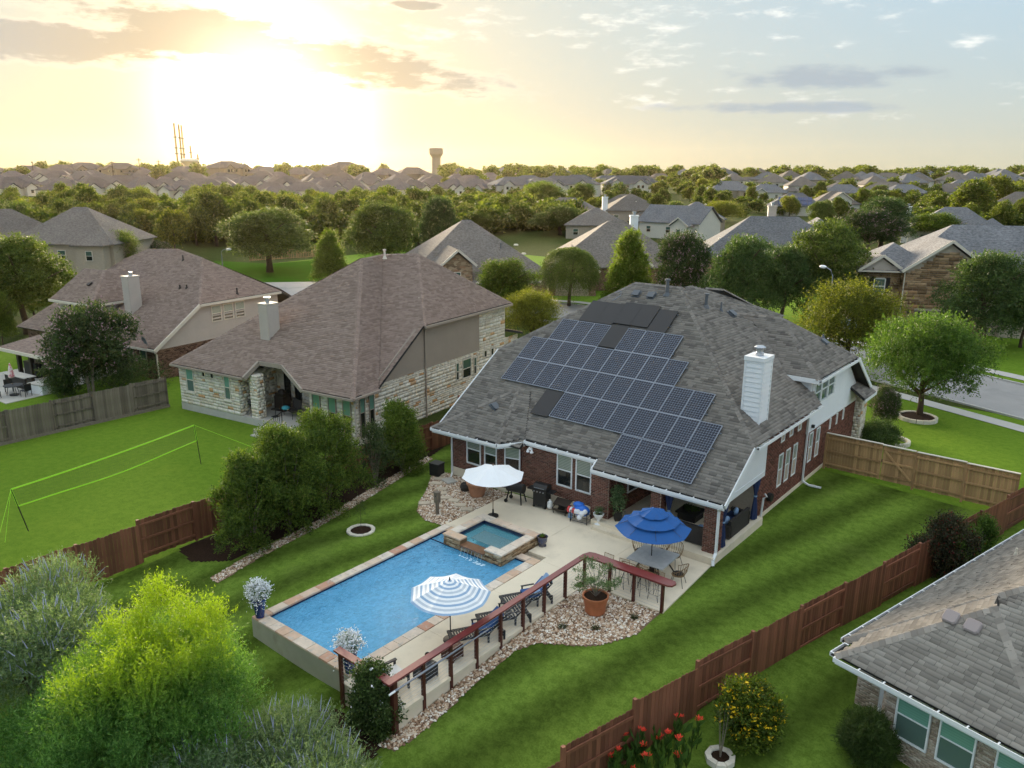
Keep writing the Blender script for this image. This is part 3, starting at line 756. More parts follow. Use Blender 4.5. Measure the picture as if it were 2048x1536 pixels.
# walls: mortar-coloured backing, bricks laid on it one by one
wl = MB()
T = .2
wl.prism([(-26.2, 27.6), (-22.65, 27.6), (-22.2, 27.85), (-17.6, 27.85), (-17.6, 32.0), (-12.1, 32.0), (-12.1, 38), (-12.1, 46), (-26.2, 46)], -.3, 2.55, 0)
wl.prism([(-13.5, 31.9), (-11.92, 31.9), (-11.92, 37.8), (-13.5, 37.8)], 2.55, 4.15, 0)
wl.box(-13.2, -11.92, 31.9, 46, -.3, 2.6)
wallb = wl.build('wall', M_mortar, main, world=WM)
wl = MB(); wl.prism([(-18, 37.8), (-11.93, 37.8), (-11.93, 43.4), (-18, 43.4)], 2.6, 5.42)
wl.add([(-11.93, 43.4, 2.6), (-11.93, 45.9, 2.6), (-11.93, 45.9, 3.4), (-11.93, 43.4, 5.42), (-14, 43.4, 2.6), (-14, 45.9, 2.6), (-14, 45.9, 3.4), (-14, 43.4, 5.42)], [(0, 1, 2, 3), (7, 6, 5, 4), (1, 5, 6, 2), (2, 6, 7, 3)])
wl.build('upper_wall', M_siding, main, world=WM)
cb = MB(); cb.prism([(-26.24, 27.55), (-22.62, 27.55), (-22.2, 27.79), (-17.66, 27.79), (-17.66, 28.6), (-26.24, 28.6)], -.4, .42)
cb.box(-12.6, -11.86, 31.8, 46, -.5, .12); cb.build('foundation', M_deck, main, world=WM)
BW, BH = .215, .076
arr = []
bayh = [(1.05, 1.99, .85, 2.42), (2.22, 3.02, .85, 2.42)]
arr += courses((-26.2, 27.6, 0), (1, 0, 0), 3.55, .42, 2.5, BW, BH, .017, .022, 1, bayh)
dlen = math.hypot(.45, .25)
arr += courses((-21.9, 27.85, 0), (1, 0, 0), 4.3, .42, 2.6, BW, BH, .017, .022, 2, [(2.12, 2.98, 1.0, 2.6), (3.17, 4.02, 1.0, 2.6)])
side_h = [(2.4, 2.95, .85, 2.45), (3.3, 3.85, .85, 2.45), (4.25, 4.8, .85, 2.45), (2.45, 2.9, 3.05, 3.55), (3.5, 3.95, 3.05, 3.55), (4.6, 5.05, 3.05, 3.55),
          (6.45, 7.0, .9, 2.45), (7.5, 8.05, .9, 2.45)]
arr += courses((-11.92, 31.9, 0), (0, 1, 0), 5.9, .12, 4.1, BW, BH, .017, .022, 3, side_h)
arr += courses((-11.92, 37.8, 0), (0, 1, 0), 8.1, .12, 2.6, BW, BH, .017, .022, 4, [(a-5.9, b-5.9, c, d) for a, b, c, d in side_h]+[(3.6, 3.85, 1.9, 2.5), (4.7, 4.95, 1.9, 2.5), (5.8, 6.05, 1.9, 2.5)])
# porch back and side walls
arr += courses((-17.6, 32.0, 0), (1, 0, 0), 5.6, .3, 2.5, BW, BH, .017, .022, 5, [(1.0, 1.95, .3, 2.3), (2.9, 4.7, .9, 2.2)])
arr += courses((-17.59, 32.0, 0), (0, -1, 0), 0.01, .3, 2.5, BW, BH, .017, .022, 6)
masonry(arr, 'brick', M_brick, wallb, WM, stuff='brick_courses')
# 45 degree bay wall with the big window
bw = MB(); bw.add([(-22.65, 27.6, .42), (-21.9, 27.85, .42), (-21.9, 27.85, 2.55), (-22.65, 27.6, 2.55)], [(0, 1, 2, 3)]); 
bw.box(-22.2, -21.88, 27.79, 27.84, .42, 2.6); bw.build('bay_wall', M_brick, main, world=WM)
window(main, (-22.66, 27.53, 0), (.78, .22, 0), .82, .75, 2.45, WM, bl=M_bl1, rail=.58)
window(main, (-26.2+1.05, 27.59, 0), (1, 0, 0), .94, .85, 2.42, WM, bl=M_bl1)
window(main, (-26.2+2.22, 27.59, 0), (1, 0, 0), .80, .85, 2.42, WM, bl=M_bl1)
window(main, (-19.78, 27.84, 0), (1, 0, 0), .86, 1.0, 2.6, WM, bl=M_bl1)
window(main, (-18.73, 27.84, 0), (1, 0, 0), .85, 1.0, 2.6, WM, bl=M_bl1)
for u in (2.4, 3.3, 4.25): window(main, (-11.93, 31.9+u, 0), (0, 1, 0), .55, .85, 2.45, WM, bl=M_bl1, rail=.52, fw=.05)
for u in (2.45, 3.5, 4.6): window(main, (-11.93, 31.9+u, 0), (0, 1, 0), .45, 3.05, 3.55, WM, bl=M_bl1, rail=0, fw=.045)
for u in (6.45, 7.5): window(main, (-11.93, 31.9+u, 0), (0, 1, 0), .55, .9, 2.45, WM, bl=M_bl1, rail=.5, fw=.05)
for u in (9.5, 10.6, 11.7): window(main, (-11.93, 31.9+u, 0), (0, 1, 0), .25, 1.9, 2.5, WM, rail=0, fw=.04)
for k in range(3): window(main, (-11.91, 38.35+k*1.02, 0), (0, 1, 0), .98, 3.85, 5.02, WM, bl=M_glassg, glass=M_glassg, rail=.55, fw=.07, proud=.06)
# white lap boards of the upper wall, the dormer cheek and the raked porch end
def clip_up(z): return (0, 8.0 if z < 3.4 else 5.55+(5.42-z)/2.02*2.45)
holes_u = None
lap_siding(main, (-11.93, 37.8, 0), (0, 1, 0), 8.0, 2.6, 3.9, M_siding, WM, uclip=clip_up)
lap_siding(main, (-11.93, 41.6, 0), (0, 1, 0), 4.2, 3.9, 5.3, M_siding, WM, uclip=lambda z: (0, clip_up(z)[1]-3.8))
lap_siding(main, (-11.93, 37.8, 0), (0, 1, 0), .6, 3.9, 5.3, M_siding, WM)
lap_siding(main, (-14.6, 37.79, 0), (1, 0, 0), 2.64, 4.3, 5.36, M_siding, WM, uclip=lambda z: (max(0, 14.6-11.25-(z-4.3)/S_), 2.64))
ct = MB(); ct.box(-12.02, -11.86, 37.72, 37.86, 2.6, 5.42); ct.build('corner_board', M_siding, main, world=WM); ct = MB(); ct.box(-11.96, -11.87, 37.8, 45.9, 2.56, 2.66); ct.build('belt_board', M_siding, main, world=WM); ct = MB()
pw = [(-11.9, 27.35, 2.66), (-11.9, 31.9, 5.60), (-11.9, 31.9, 2.5), (-11.9, 28.6, 2.1), (-11.9, 27.55, 2.1)]
ct.slab([(-11.62, 27.3, 2.62), (-11.62, 29.72, 4.18), (-11.62, 31.95, 4.18), (-11.62, 31.95, 2.25), (-11.62, 27.3, 2.2)], (-.06, 0, 0))
ct.build('porch_gable_panel', M_siding, main, world=WM); ct = MB(); ct.slab([(-11.9, 27.6, 2.2), (-17.5, 27.6, 2.2), (-17.5, 27.6, 2.6), (-11.9, 27.6, 2.6)], (0, -.1, 0))
ct.build('porch_beam', M_siding, main, world=WM); ct = MB(); ct.box(-17.5, -11.6, 27.7, 31.9, 2.45, 2.5)
ct.build('porch_ceiling', M_siding, main, world=WM)
# eaves
gt = MB(); dt = MB()
def gut(p, q, out): gutter(gt, p, q, out); dark_trough(dt, p, q, out)
E_ = .0
gut((-26.85, 26.87, 2.49), (-22.6, 26.95, 2.55), (0, -1, 0)); gut((-22.6, 26.95, 2.55), (-21.45, 27.53, 2.8), (.45, -.9, 0))
gut((-21.4, 27.53, 2.86), (-17.4, 27.53, 2.86), (0, -1, 0)); gut((-17.4, 27.1, 2.57), (-11.3, 27.1, 2.57), (0, -1, 0))
gut((-11.25, 29.65, 4.25), (-11.25, 37.35, 4.25), (1, 0, 0)); gut((-11.45, 37.4, 5.44), (-11.45, 43.6, 5.44), (1, 0, 0))
gt.beam((-17.4, 27.08, 2.57), (-17.4, 27.5, 2.85), .05, .16); gt.beam((-11.28, 27.1, 2.5), (-11.28, 29.65, 4.18), .05, .22)
gt.box(-14.2, -11.42, 37.34, 37.39, 5.28, 5.5); gt.beam((-11.38, 43.6, 5.42), (-11.3, 46.4, 3.3), .06, .2); gt.box(-11.08, -11.02, 44.5, 46.7, 2.84, 3.0)
gt.box(-14.2, -11.46, 37.4, 37.85, 5.28, 5.31); gt.beam((-26.62, 27, 2.5), (-26.62, 31.8, 5.68), .05, .2)
gt.build('gutter', M_white, main, world=WM); dt.build('gutter_trough', M_under, main, world=WM)
def downspout(pts, w=.08, m=M_white, root=main, world=WM):
    mb = MB()
    for a, b in zip(pts[:-1], pts[1:]): mb.beam(a, b, w, w*.75)
    mb.build('downspout', m, root, world=world)
downspout([(-26.2, 27.0, 2.4), (-26.1, 27.5, 2.25), (-26.1, 27.5, .1), (-25.9, 27.2, .0), (-25.5, 26.9, -.02)])
downspout([(-11.45, 26.98, 2.45), (-11.6, 27.3, 2.2), (-11.62, 27.36, .35), (-11.55, 26.98, .2), (-11.5, 26.9, .02)], .11)
downspout([(-11.3, 37.3, 4.15), (-11.82, 37.75, 3.85), (-11.82, 37.75, .15), (-11.5, 37.7, .03), (-10.9, 37.8, .0)], .1)
downspout([(-11.36, 37.6, 5.35), (-11.86, 37.95, 5.1), (-11.86, 37.95, 4.1)], .09)
# stone corner pier at the front
sp = MB(); sp.box(-12.5, -11.55, 45.9, 46.9, -.3, 3.0); pier = sp.build('stone_pier', M_mortar, main, world=WM)
masonry(courses((-12.5, 45.89, 0), (1, 0, 0), .95, -.1, 2.9, .32, .15, .02, .03, 8, rnd=(.8, 1, 1.3))+courses((-11.54, 45.9, 0), (0, 1, 0), 1.0, -.1, 2.9, .32, .15, .02, .03, 9, rnd=(.8, 1, 1.3)), 'stone', M_stone, pier, WM)
# porch: raised floor, steps and brick columns
pf = MB(); pf.box(-17.3, -11.55, 26.97, 32.0, -.3, .28); pf.build('porch_floor', M_deck, main, world=WM)
st = MB(); st.box(-17.05, -13.0, 26.62, 26.97, -.1, .14); st.build('step', M_deck, main, world=WM)
def brick_col(x0, x1, y0, y1, z0, z1, seed):
    b = MB(); b.box(x0, x1, y0, y1, z0, z1); c = b.build('column', M_mortar, main, world=WM)
    A = courses((x0, y0, 0), (1, 0, 0), x1-x0, z0, z1, BW, BH, .017, .022, seed)+courses((x1, y0, 0), (0, 1, 0), y1-y0, z0, z1, BW, BH, .017, .022, seed+1)
    A += courses((x0, y1, 0), (0, -1, 0), y1-y0, z0, z1, BW, BH, .017, .022, seed+2)
    masonry(A, 'brick', M_brick, c, WM, stuff='brick_courses')
brick_col(-17.62, -16.72, 27.42, 27.98, 0, 2.6, 20)
brick_col(-16.74, -16.70, 27.98, 31.9, .28, 2.5, 60)
brick_col(-14.66, -14.2, 27.42, 27.9, .28, 2.5, 30)
brick_col(-12.22, -11.68, 27.36, 27.92, .28, 2.5, 40)
# the glazed door and window inside the porch
d = MB(); d.box(-16.5, -15.7, 31.86, 31.9, .28, 2.3); dr = d.build('door', M_white, main, world=WM)
d = MB(); d.box(-16.38, -15.82, 31.84, 31.855, .9, 2.15); d.build('door_pane', M_glass, dr, world=WM)
window(main, (-14.7, 31.88, 0), (1, 0, 0), 1.8, .95, 2.2, WM, rail=0, mull=2)
window(main, (-16.695, 31.2, 0), (0, -1, 0), .01, 1, 2.2, WM, rail=0) if False else window(main, (-16.66, 28.9, 0), (0, 1, 0), 1.1, 1.05, 2.35, WM, rail=0)
# roof hardware
def roof_vent(x, y, m=M_blackp, on=ra, s=.2):
    p = np.array(on(x, y)); n = unit((0, -S_, 1)) if on is ra else unit((S_, 0, 1)); a = unit((1, 0, 0)) if on is ra else unit((0, 1, 0)); b = np.cross(n, a)
    q = MB(); q.obox(p+n*.05, a*s*1.05, b*s*1.2, n*.02); q.obox(p+n*.11, a*s*.85, b*s*.8, n*.055); q.obox(p+n*.18-b*.03, a*s, b*s, n*.015); q.build('roof_vent', m, main, world=WM)
M_ventgr = mat('grey_vent', (.11, .12, .135), .5, .3)
roof_vent(-20.9, 36.3, M_ventgr); roof_vent(-20.0, 36.3, M_ventgr); roof_vent(-24.2, 28.55, M_ventgr, lambda x, y: (x, y, 3.68))
roof_vent(-16.6, 38.6, M_ventgr, sb); 
def flue(x, y, z, h=.5, r=.07, cap=True, m=M_ventgr, root=main, world=WM, flash=True):
    q = MB()
    if flash: q.lathe([(r*2.4, -.05), (r*1.3, .12), (r, .13)], (x, y, z), 10)
    q.lathe([(r, 0), (r, h), (0.001, h)], (x, y, z), 10)
    if cap: q.lathe([(r*1.7, h+.02), (r*1.7, h+.10), (.001, h+.13)], (x, y, z), 10); q.lathe([(.001, h+.019), (r*1.7, h+.02)], (x, y, z), 10)
    q.build('roof_flue', m, root, world=world)
z_ = ra(-19.25, 36.5)[2]; flue(-19.25, 36.5, z_, .72, .09)
flue(-17.33, 37.1, sb(-17.33, 37.1)[2], .62, .085); flue(-16.95, 38.1, sb(-16.95, 38.1)[2], .45, .05, False)
flue(-13.2, 43.0, 6.4, .2, .05, False)
q = MB(); q.obox((-12.75, 41.9, 6.42), (.16, 0, -.1), (0, .2, 0), (.05, 0, .08)); q.build('roof_vent', M_ventgr, main, world=WM)
# chimney clad in lap boards
chm = MB(); cx0, cx1, cy0, cy1, czt = -12.62, -11.86, 31.25, 32.15, 7.55
chm.box(cx0, cx1, cy0, cy1, 4.2, czt); 
for x in (cx0, cx1):
    for y in (cy0, cy1): chm.box(x-.045, x+.045, y-.045, y+.045, 4.3, czt+.01)
chm.box(cx0-.07, cx1+.07, cy0-.07, cy1+.07, czt-.14, czt+.03)
ch = chm.build('chimney', M_siding, main, world=WM)
CHW = WM
lap_siding(ch, (cx0+.05, cy0, 0), (1, 0, 0), cx1-cx0-.1, 4.4, czt-.14, M_siding, WM, bh=.21)
lap_siding(ch, (cx1, cy0+.05, 0), (0, 1, 0), cy1-cy0-.1, 4.4, czt-.14, M_siding, WM, bh=.21)
q = MB(); c_ = ((cx0+cx1)/2, (cy0+cy1)/2, czt+.03)
q.lathe([(.17, 0), (.17, .12), (.14, .15), (.14, .27), (.001, .28)], c_, 18); q.lathe([(.001, .30), (.23, .30), (.24, .36), (.16, .41), (.001, .42)], c_, 18); q.build('chimney_cap', M_chrome, ch, world=WM)
# twin floodlight under the eave, meter, hose bib
q = MB(); q.box(-21.15, -20.95, 27.42, 27.5, 2.5, 2.6); q.lathe([(.03, 0), (.09, -.16), (.001, -.15)], (-21.15, 27.4, 2.55), 8); q.lathe([(.03, 0), (.09, -.16), (.001, -.15)], (-20.93, 27.4, 2.55), 8); q.build('floodlight', M_white, main, world=WM)
q = MB(); q.tube([(-11.8, 32.4, .0), (-11.75, 32.4, 1.0), (-11.6, 32.4, 1.12), (-11.75, 32.55, 1.15)], .05, 8); q.build('drain_pipe', M_white, main, world=WM)
q = MB(); q.tube([(-11.88, 33.3, .75), (-11.68, 33.3, .75)], .2, 14); q.build('hose_reel', M_blackp, main, world=WM)
q = MB(); q.box(-11.88, -11.75, 38.4, 38.55, 2.75, 2.9); q.build('wall_lamp', M_black, main, world=WM)

# ---- solar panels, each a part of the roof's array
def make_panel(cells):
    w, l, t = .497, .787, .02
    q = MB()
    for s in (-1, 1): q.box(s*w-.012, s*w+.012, -l, l, -t, t+.002); q.box(-w+.012, w-.012, s*l-.012, s*l+.012, -t, t+.002)
    fr = q.build('solar_panel', M_alu if cells else M_black, None)
    q = MB(); q.box(-w+.012, w-.012, -l+.012, l-.012, -.012, t-.001); pc = q.build('cells', M_cells if cells else M_cellblk, fr)
    return fr
pan = {}
aslope = math.atan(S_)
def panel(cx, cyv, cells):
    h = .14; n = (0, -math.sin(aslope), math.cos(aslope))
    p = (cx-WM[0][0], cyv+n[1]*h-WM[0][1], RZ0+S_*(cyv-RY0)+n[2]*h)
    if cells not in pan: pan[cells] = o = make_panel(cells)
    else:
        o = pan[cells].copy(); C.objects.link(o)
        for chd in pan[cells].children: k = chd.copy(); C.objects.link(k); k.parent = o
    o.parent = main; o.location = p; o.rotation_euler = (aslope, 0, 0)
pw_ = 1.0085; rowy = [27.45, 28.80, 30.13, 31.46, 32.79]
def row(k, i0, n, cells=True, dy=0., x0=-25.0):
    for i in range(n): panel(x0+(i0+i+.5)*pw_, rowy[k]+.665+dy, cells)
row(0, 8, 4); row(1, 4, 8); row(1, 3, 1, False, -.06, -25.05); row(2, 0, 11); row(3, 0, 9); row(4, 1, 3); row(4, 4, 1, False, .08); row(4, 5, 3)
rowy.append(34.16)
row(5, 1.95, 2, False); row(5, 3.92, 2, False, .14); row(5, 5.98, 1, False, -.03)
q = MB()
for y, x0, x1 in ((27.8, -16.85, -12.85), (28.5, -16.85, -12.8), (29.1, -21, -12.8), (29.8, -21, -12.8), (30.5, -25, -13.8), (31.1, -25, -13.8), (31.8, -25, -15.85), (32.5, -25, -15.85), (33.1, -24, -16.9), (33.8, -24, -16.9), (34.6, -23.1, -17.9), (35.3, -23.1, -17.9)):
    z0 = RZ0+S_*(y-RY0); q.beam((x0, y-.05, z0+.085), (x1, y-.05, z0+.085), .04, .05)
q.build('mounting_rail', M_alu, main, world=WM)
q = MB(); q.tube([ra(-22.2, 36.2)+np.array((0, 0, .05)), ra(-21.9, 36.35)+np.array((0, 0, .06)), ra(-21.75, 36.1)+np.array((0, 0, .05)), ra(-22.0, 35.7)+np.array((0, 0, .05))], .02, 6); q.build('conduit', M_alu, main, world=WM)
# ------------------------------------------------------------------ deck, pool and spa
def stone_row(name, root, cells, z, h, m, seed, gap=.008):
    rr = random.Random(seed)
    for (x0, x1, y0, y1) in cells:
        q = MB(); dz = rr.uniform(-.004, .004); g_ = gap/2
        q.add([(x0+g_, y0+g_, z-h), (x1-g_, y0+g_, z-h), (x1-g_, y1-g_, z-h), (x0+g_, y1-g_, z-h), (x0+g_+.006, y0+g_+.006, z+dz), (x1-g_-.006, y0+g_+.006, z+dz), (x1-g_-.006, y1-g_-.006, z+dz), (x0+g_+.006, y1-g_-.006, z+dz)],
              [(0, 3, 2, 1), (4, 5, 6, 7), (0, 1, 5, 4), (1, 2, 6, 5), (2, 3, 7, 6), (3, 0, 4, 7)])
        q.build(name, m, root)
def split(a, b, rr, lo=.38, hi=.75):
    c = [a]
    while b-c[-1] > hi: c.append(c[-1]+rr.uniform(lo, hi))
    if b-c[-1] < .2 and len(c) > 1: c.pop()
    return c+[b]
# concrete deck in the slabs its joints leave
deck = thing('deck', '', '', (0, 0, 0)); tag(deck, kind='structure')
for k in ('label', 'category'):
    if k in deck: del deck[k]
def slabp(pts, h=.12, m=M_deck, z=0.): MB().prism(pts, z-h, z).build('concrete_slab', m, deck)
J = .008
slabp([(-22.25, 22.98), (-21.55, 22.98), (-21.55, 24.62), (-18.0, 24.62), (-18.0, 27.8), (-22.25, 27.55)])
slabp([(-18.0+J, 24.15), (-18.0+J, 27.75), (-17.06, 27.75), (-17.06, 26.95), (-14.9, 26.95), (-14.9, 22.98), (-17.0, 22.98), (-17.0, 23.3), (-17.9, 23.3), (-17.9, 24.15)])
slabp([(-14.9+J, 22.65), (-14.9+J, 26.95), (-11.6, 26.95), (-11.38, 22.65)])
slabp([(-16.98, 20.0), (-16.98, 22.97), (-14.9, 22.97), (-14.9, 22.2), (-14.62, 22.2), (-14.62, 20.0)])
slabp([(-16.98, 16.6), (-16.98, 20.0-J), (-14.62, 20.0-J), (-14.62, 16.6)])
slabp([(-16.98, 12.92), (-16.98, 16.6-J), (-14.62, 16.6-J), (-14.62, 12.92)])
slabp([(-22.6, 22.92), (-22.6, 23.2), (-22.26, 23.2), (-22.26, 22.92)])
q = MB(); q.prism([(-22.22, 22.9), (-11.42, 22.7), (-11.62, 26.93), (-17.0, 27.7), (-22.2, 27.5)], -.14, -.125); q.prism([(-16.95, 12.95), (-14.65, 12.95), (-14.65, 22.7), (-16.95, 22.9)], -.14, -.125); q.build('bedding', M_joint, deck)
# retaining walls under the pool end and the deck edge
pw_o = thing('retaining_wall', 'sage stucco retaining wall under the raised end of the pool and deck', 'wall', (-18.5, 13.2, -.8))
q = MB(); q.box(-22.28, -17.0, 13.28, 13.62, -2.2, -.05); q.box(-22.28, -22.0, 13.62, 16.5, -2.2, -.05); q.build('stucco_face', M_stucco, pw_o, world=((-18.5, 13.2, -.8), 0))
q = MB(); q.box(-17.0, -14.66, 12.96, 13.3, -2.2, -.115); q.box(-14.96, -14.66, 13.3, 22.2, -2.2, -.115); q.box(-14.96, -11.42, 22.7, 22.95, -1, -.115); q.build('deck_edge_wall', M_deck, pw_o, world=((-18.5, 13.2, -.8), 0))
pool = thing('swimming_pool', 'rectangular swimming pool with clear blue water and sandstone coping', 'swimming pool', (0, 0, 0))
PX0, PX1, PY0, PY1 = -21.88, -17.45, 13.72, 22.55; WZ = -.10
M_plaster = mat('blue_pool_plaster', (.30, .76, .97), .7, noise=.08, nscale=1.5, col2=(.24, .66, .93), c2f=(.45, .7), c2scale=1.3)
M_tile = mat('navy_waterline_tile', (.012, .022, .065), .2, .6, noise=.3, nscale=18)
q = MB(); D = -.95
q.add([(PX0, PY0, D), (PX1, PY0, D), (PX1, PY1, D), (PX0, PY1, D), (PX0, PY0, -.22), (PX1, PY0, -.22), (PX1, PY1, -.22), (PX0, PY1, -.22)], [(0, 1, 2, 3), (0, 4, 5, 1), (1, 5, 6, 2), (2, 6, 7, 3), (3, 7, 4, 0)])
q.box(PX0, PX0+.8, 21.0, 21.7, D, -.85); q.box(-18.02, PX1, 21.9, PY1, D, -.24); q.box(-18.02, PX1, 21.45, 21.9, D, -.46); q.box(-18.02, PX1, 21.0, 21.45, D, -.72)
q.box(-21.12, -18.02, 21.655, 21.66, D, -.24); q.box(-18.01, -18.0, 21.66, PY1, D, -.24); q.build('pool_shell', M_plaster, pool)
q = MB()
for a, b, c_, d_ in ((PX0-.02, PX0+.012, PY0, PY1), (PX1-.012, PX1+.02, PY0, PY1), (PX0, PX1, PY0-.02, PY0+.012), (PX0, -21.1, PY1-.012, PY1+.02), (-18.0, PX1, PY1-.012, PY1+.02)): q.box(a, b, c_, d_, -.24, -.045)
q.box(PX0, -18.02, 21.66, 21.68, -.24, -.06)
q.build('waterline_tile', M_tile, pool)
def watermat(name, tint, bump=.025, sc_=3.2, body=(.10, .42, .70), murk=.5):
    m = bpy.data.materials.new(name); m.use_nodes = True; t = m.node_tree; t.nodes.clear(); q = G(t)
    out = q.n('ShaderNodeOutputMaterial'); co = q.n('ShaderNodeNewGeometry').outputs['Position']
    n1 = q.noise(q.v('MULTIPLY', co, (1, 1.3, 1)), sc_, 5, .62, dist=.9); n2 = q.noise(q.v('MULTIPLY', co, (1.3, .8, 1)), sc_*1.5, 5, .6, dist=1.6)
    bn = q.n('ShaderNodeBump'); bn.inputs['Distance'].default_value = bump*1.5; bn.inputs['Strength'].default_value = 1.
    q.put(bn.inputs['Height'], q.m('ADD', n1, q.m('MULTIPLY', n2, .4)))
    fr = q.n('ShaderNodeFresnel'); fr.inputs[0].default_value = 1.36; t.links.new(bn.outputs[0], fr.inputs[1])
    gl = q.n('ShaderNodeBsdfGlossy'); gl.inputs['Roughness'].default_value = .06; t.links.new(bn.outputs[0], gl.inputs['Normal']); gl.inputs[0].default_value = (1, 1, 1, 1)
    tr = q.n('ShaderNodeBsdfTransparent')
    tc_ = q.mix(q.ss(n1, .36, .66), c4(tint), c4(tuple(min(1, v*1.12+.03) for v in tint))); q.put(tr.inputs[0], tc_)
    mx = q.n('ShaderNodeMixShader'); q.put(mx.inputs[0], fr.outputs[0]); df = q.n('ShaderNodeBsdfDiffuse'); q.put(df.inputs[0], q.mix(q.ss(n2, .34, .68), c4(body), c4(tuple(min(1, v*1.35+.05) for v in body)))); t.links.new(bn.outputs[0], df.inputs[1]); m2_ = q.n('ShaderNodeMixShader'); m2_.inputs[0].default_value = murk; t.links.new(tr.outputs[0], m2_.inputs[1]); t.links.new(df.outputs[0], m2_.inputs[2]); t.links.new(m2_.outputs[0], mx.inputs[1]); t.links.new(gl.outputs[0], mx.inputs[2]); t.links.new(mx.outputs[0], out.inputs[0])
    return m
M_water = watermat('pool_water', (.86, .95, .99)); M_water2 = watermat('spa_water', (.90, .97, .98), .008, 5., (.12, .48, .62), .28)
q = MB(); q.poly([(PX0, PY0, WZ), (PX1, PY0, WZ), (PX1, PY1, WZ), (PX0, PY1, WZ)]); q.build('water_surface', M_water, pool)
q = MB()
for x, y in ((-17.75, 22.2), (-17.75, 21.7), (-17.75, 21.2), (-21.0, 21.2), (-20.3, 21.2)): q.lathe([(.001, .008), (.05, .008), (.05, 0)], (x, y, -.235 if y > 22 else (-.45 if y > 21.5 else -.71)), 8)
q.build('step_marker', M_tile, pool)
rr = random.Random(5)
cop = []
ys_ = split(13.28, 22.95, rr); cop += [(-22.28, PX0-.01, a, b) for a, b in zip(ys_[:-1], ys_[1:])]
xs_ = split(PX0, PX1, rr); cop += [(a, b, 13.26, PY0-.01) for a, b in zip(xs_[:-1], xs_[1:])]
ys_ = split(13.26, 22.95, rr); cop += [(PX1+.01, -17.0, a, b) for a, b in zip(ys_[:-1], ys_[1:])]
xs_ = split(-18.02, PX1, rr); cop += [(a, b, PY1+.01, 22.95) for a, b in zip(xs_[:-1], xs_[1:])]
cop += [(-21.87, -21.16, PY1+.01, 22.95)]
stone_row('coping_stone', pool, cop, .012, .06, M_coping, 6)
# spa
spa = thing('hot_tub', 'raised square hot tub with stacked stone sides spilling into the pool', 'hot tub', (0, 0, 0))
SX0, SX1, SY0, SY1, SZ = -21.12, -18.02, 21.70, 24.2, .40
q = MB(); t_ = .4
q.box(SX0, SX1, SY1-t_, SY1, -.3, SZ-.05); q.box(SX0, SX0+t_, SY0+t_, SY1-t_, -.3, SZ-.05); q.box(SX1-t_, SX1, SY0+t_, SY1-t_, -.3, SZ-.05)
q.box(SX0, -20.2, SY0, SY0+t_, -.9, SZ-.05); q.box(-18.85, SX1, SY0, SY0+t_, -.9, SZ-.05); q.box(-20.2, -18.85, SY0, SY0+t_, -.9, .12)
core = q.build('spa_wall', M_ledge, spa)
A = []
A += courses((SX0, SY0, 0), (1, 0, 0), .92, -.2, SZ-.05, .26, .055, .006, .035, 31, rnd=(.7, 1, 1.4), vary=.6)
A += courses((-18.85, SY0, 0), (1, 0, 0), .83, -.2, SZ-.05, .26, .055, .006, .035, 32, rnd=(.7, 1, 1.4), vary=.6)
A += courses((-20.2, SY0, 0), (1, 0, 0), 1.35, -.2, .1, .26, .055, .006, .03, 33, rnd=(.7, 1, 1.4), vary=.6)
A += courses((SX1, SY0, 0), (0, 1, 0), SY1-SY0, -.05, SZ-.05, .26, .055, .006, .035, 34, rnd=(.7, 1, 1.4), vary=.6)
A += courses((-20.2, SY0+t_, 0), (0, -1, 0), t_, .1, SZ-.05, .2, .055, .006, .02, 35, rnd=(.7, 1, 1.4))
masonry(A, 'ledge_stone', M_ledge, core, singles=240, stuff='small_ledge_stones')
cells = []
xs_ = split(SX0-.04, SX1+.04, rr, .5, .9); cells += [(a, b, SY1-t_, SY1+.04) for a, b in zip(xs_[:-1], xs_[1:])]
ys_ = split(SY0+t_, SY1-t_, rr, .5, .9); cells += [(SX0-.04, SX0+t_, a, b) for a, b in zip(ys_[:-1], ys_[1:])]
ys_ = split(SY0+t_, SY1-t_, rr, .5, .9); cells += [(SX1-t_, SX1+.04, a, b) for a, b in zip(ys_[:-1], ys_[1:])]
cells += [(SX0-.04, -20.17, SY0-.05, SY0+t_), (-18.88, SX1+.04, SY0-.05, SY0+t_)]
stone_row('spa_coping', spa, cells, SZ, .055, M_coping, 8)
M_wet = mat('wet_spill_slab', (.20, .105, .06), .12, .7, noise=.2, nscale=4)
stone_row('spillway_slab', spa, [(-20.17, -18.88, SY0-.1, SY0+t_)], .2, .06, M_wet, 9)
q = MB(); ix0, ix1, iy0, iy1 = SX0+t_, SX1-t_, SY0+t_, SY1-t_
q.box(ix0-.005, ix1+.005, iy1-.006, iy1+.005, -.5, .2); q.box(ix0-.005, ix0+.006, iy0, iy1-.006, -.5, .2); q.box(ix1-.006, ix1+.005, iy0, iy1-.006, -.5, .2); q.box(ix0, ix1, iy0-.005, iy0+.006, -.5, .11); q.box(ix0, ix1, iy0, iy1, -.55, -.50); bz = -.16; b_ = .42
q.box(ix0, ix0+b_, iy0, iy1, -.7, bz); q.box(ix1-b_, ix1, iy0, iy1, -.7, bz); q.box(ix0+b_, ix1-b_, iy1-b_, iy1, -.7, bz); q.box(ix0+b_, ix1-b_, iy0, iy0+.25, -.7, bz-.1)
q.build('spa_bench', mat('spa_plaster', (.32, .68, .76), .7, noise=.08, nscale=3), spa)
q = MB()
for a, b, c_, d_ in ((ix0-.01, ix0+.012, iy0, iy1), (ix1-.012, ix1+.01, iy0, iy1), (ix0, ix1, iy1-.012, iy1+.01)): q.box(a, b, c_, d_, .14, SZ-.055)
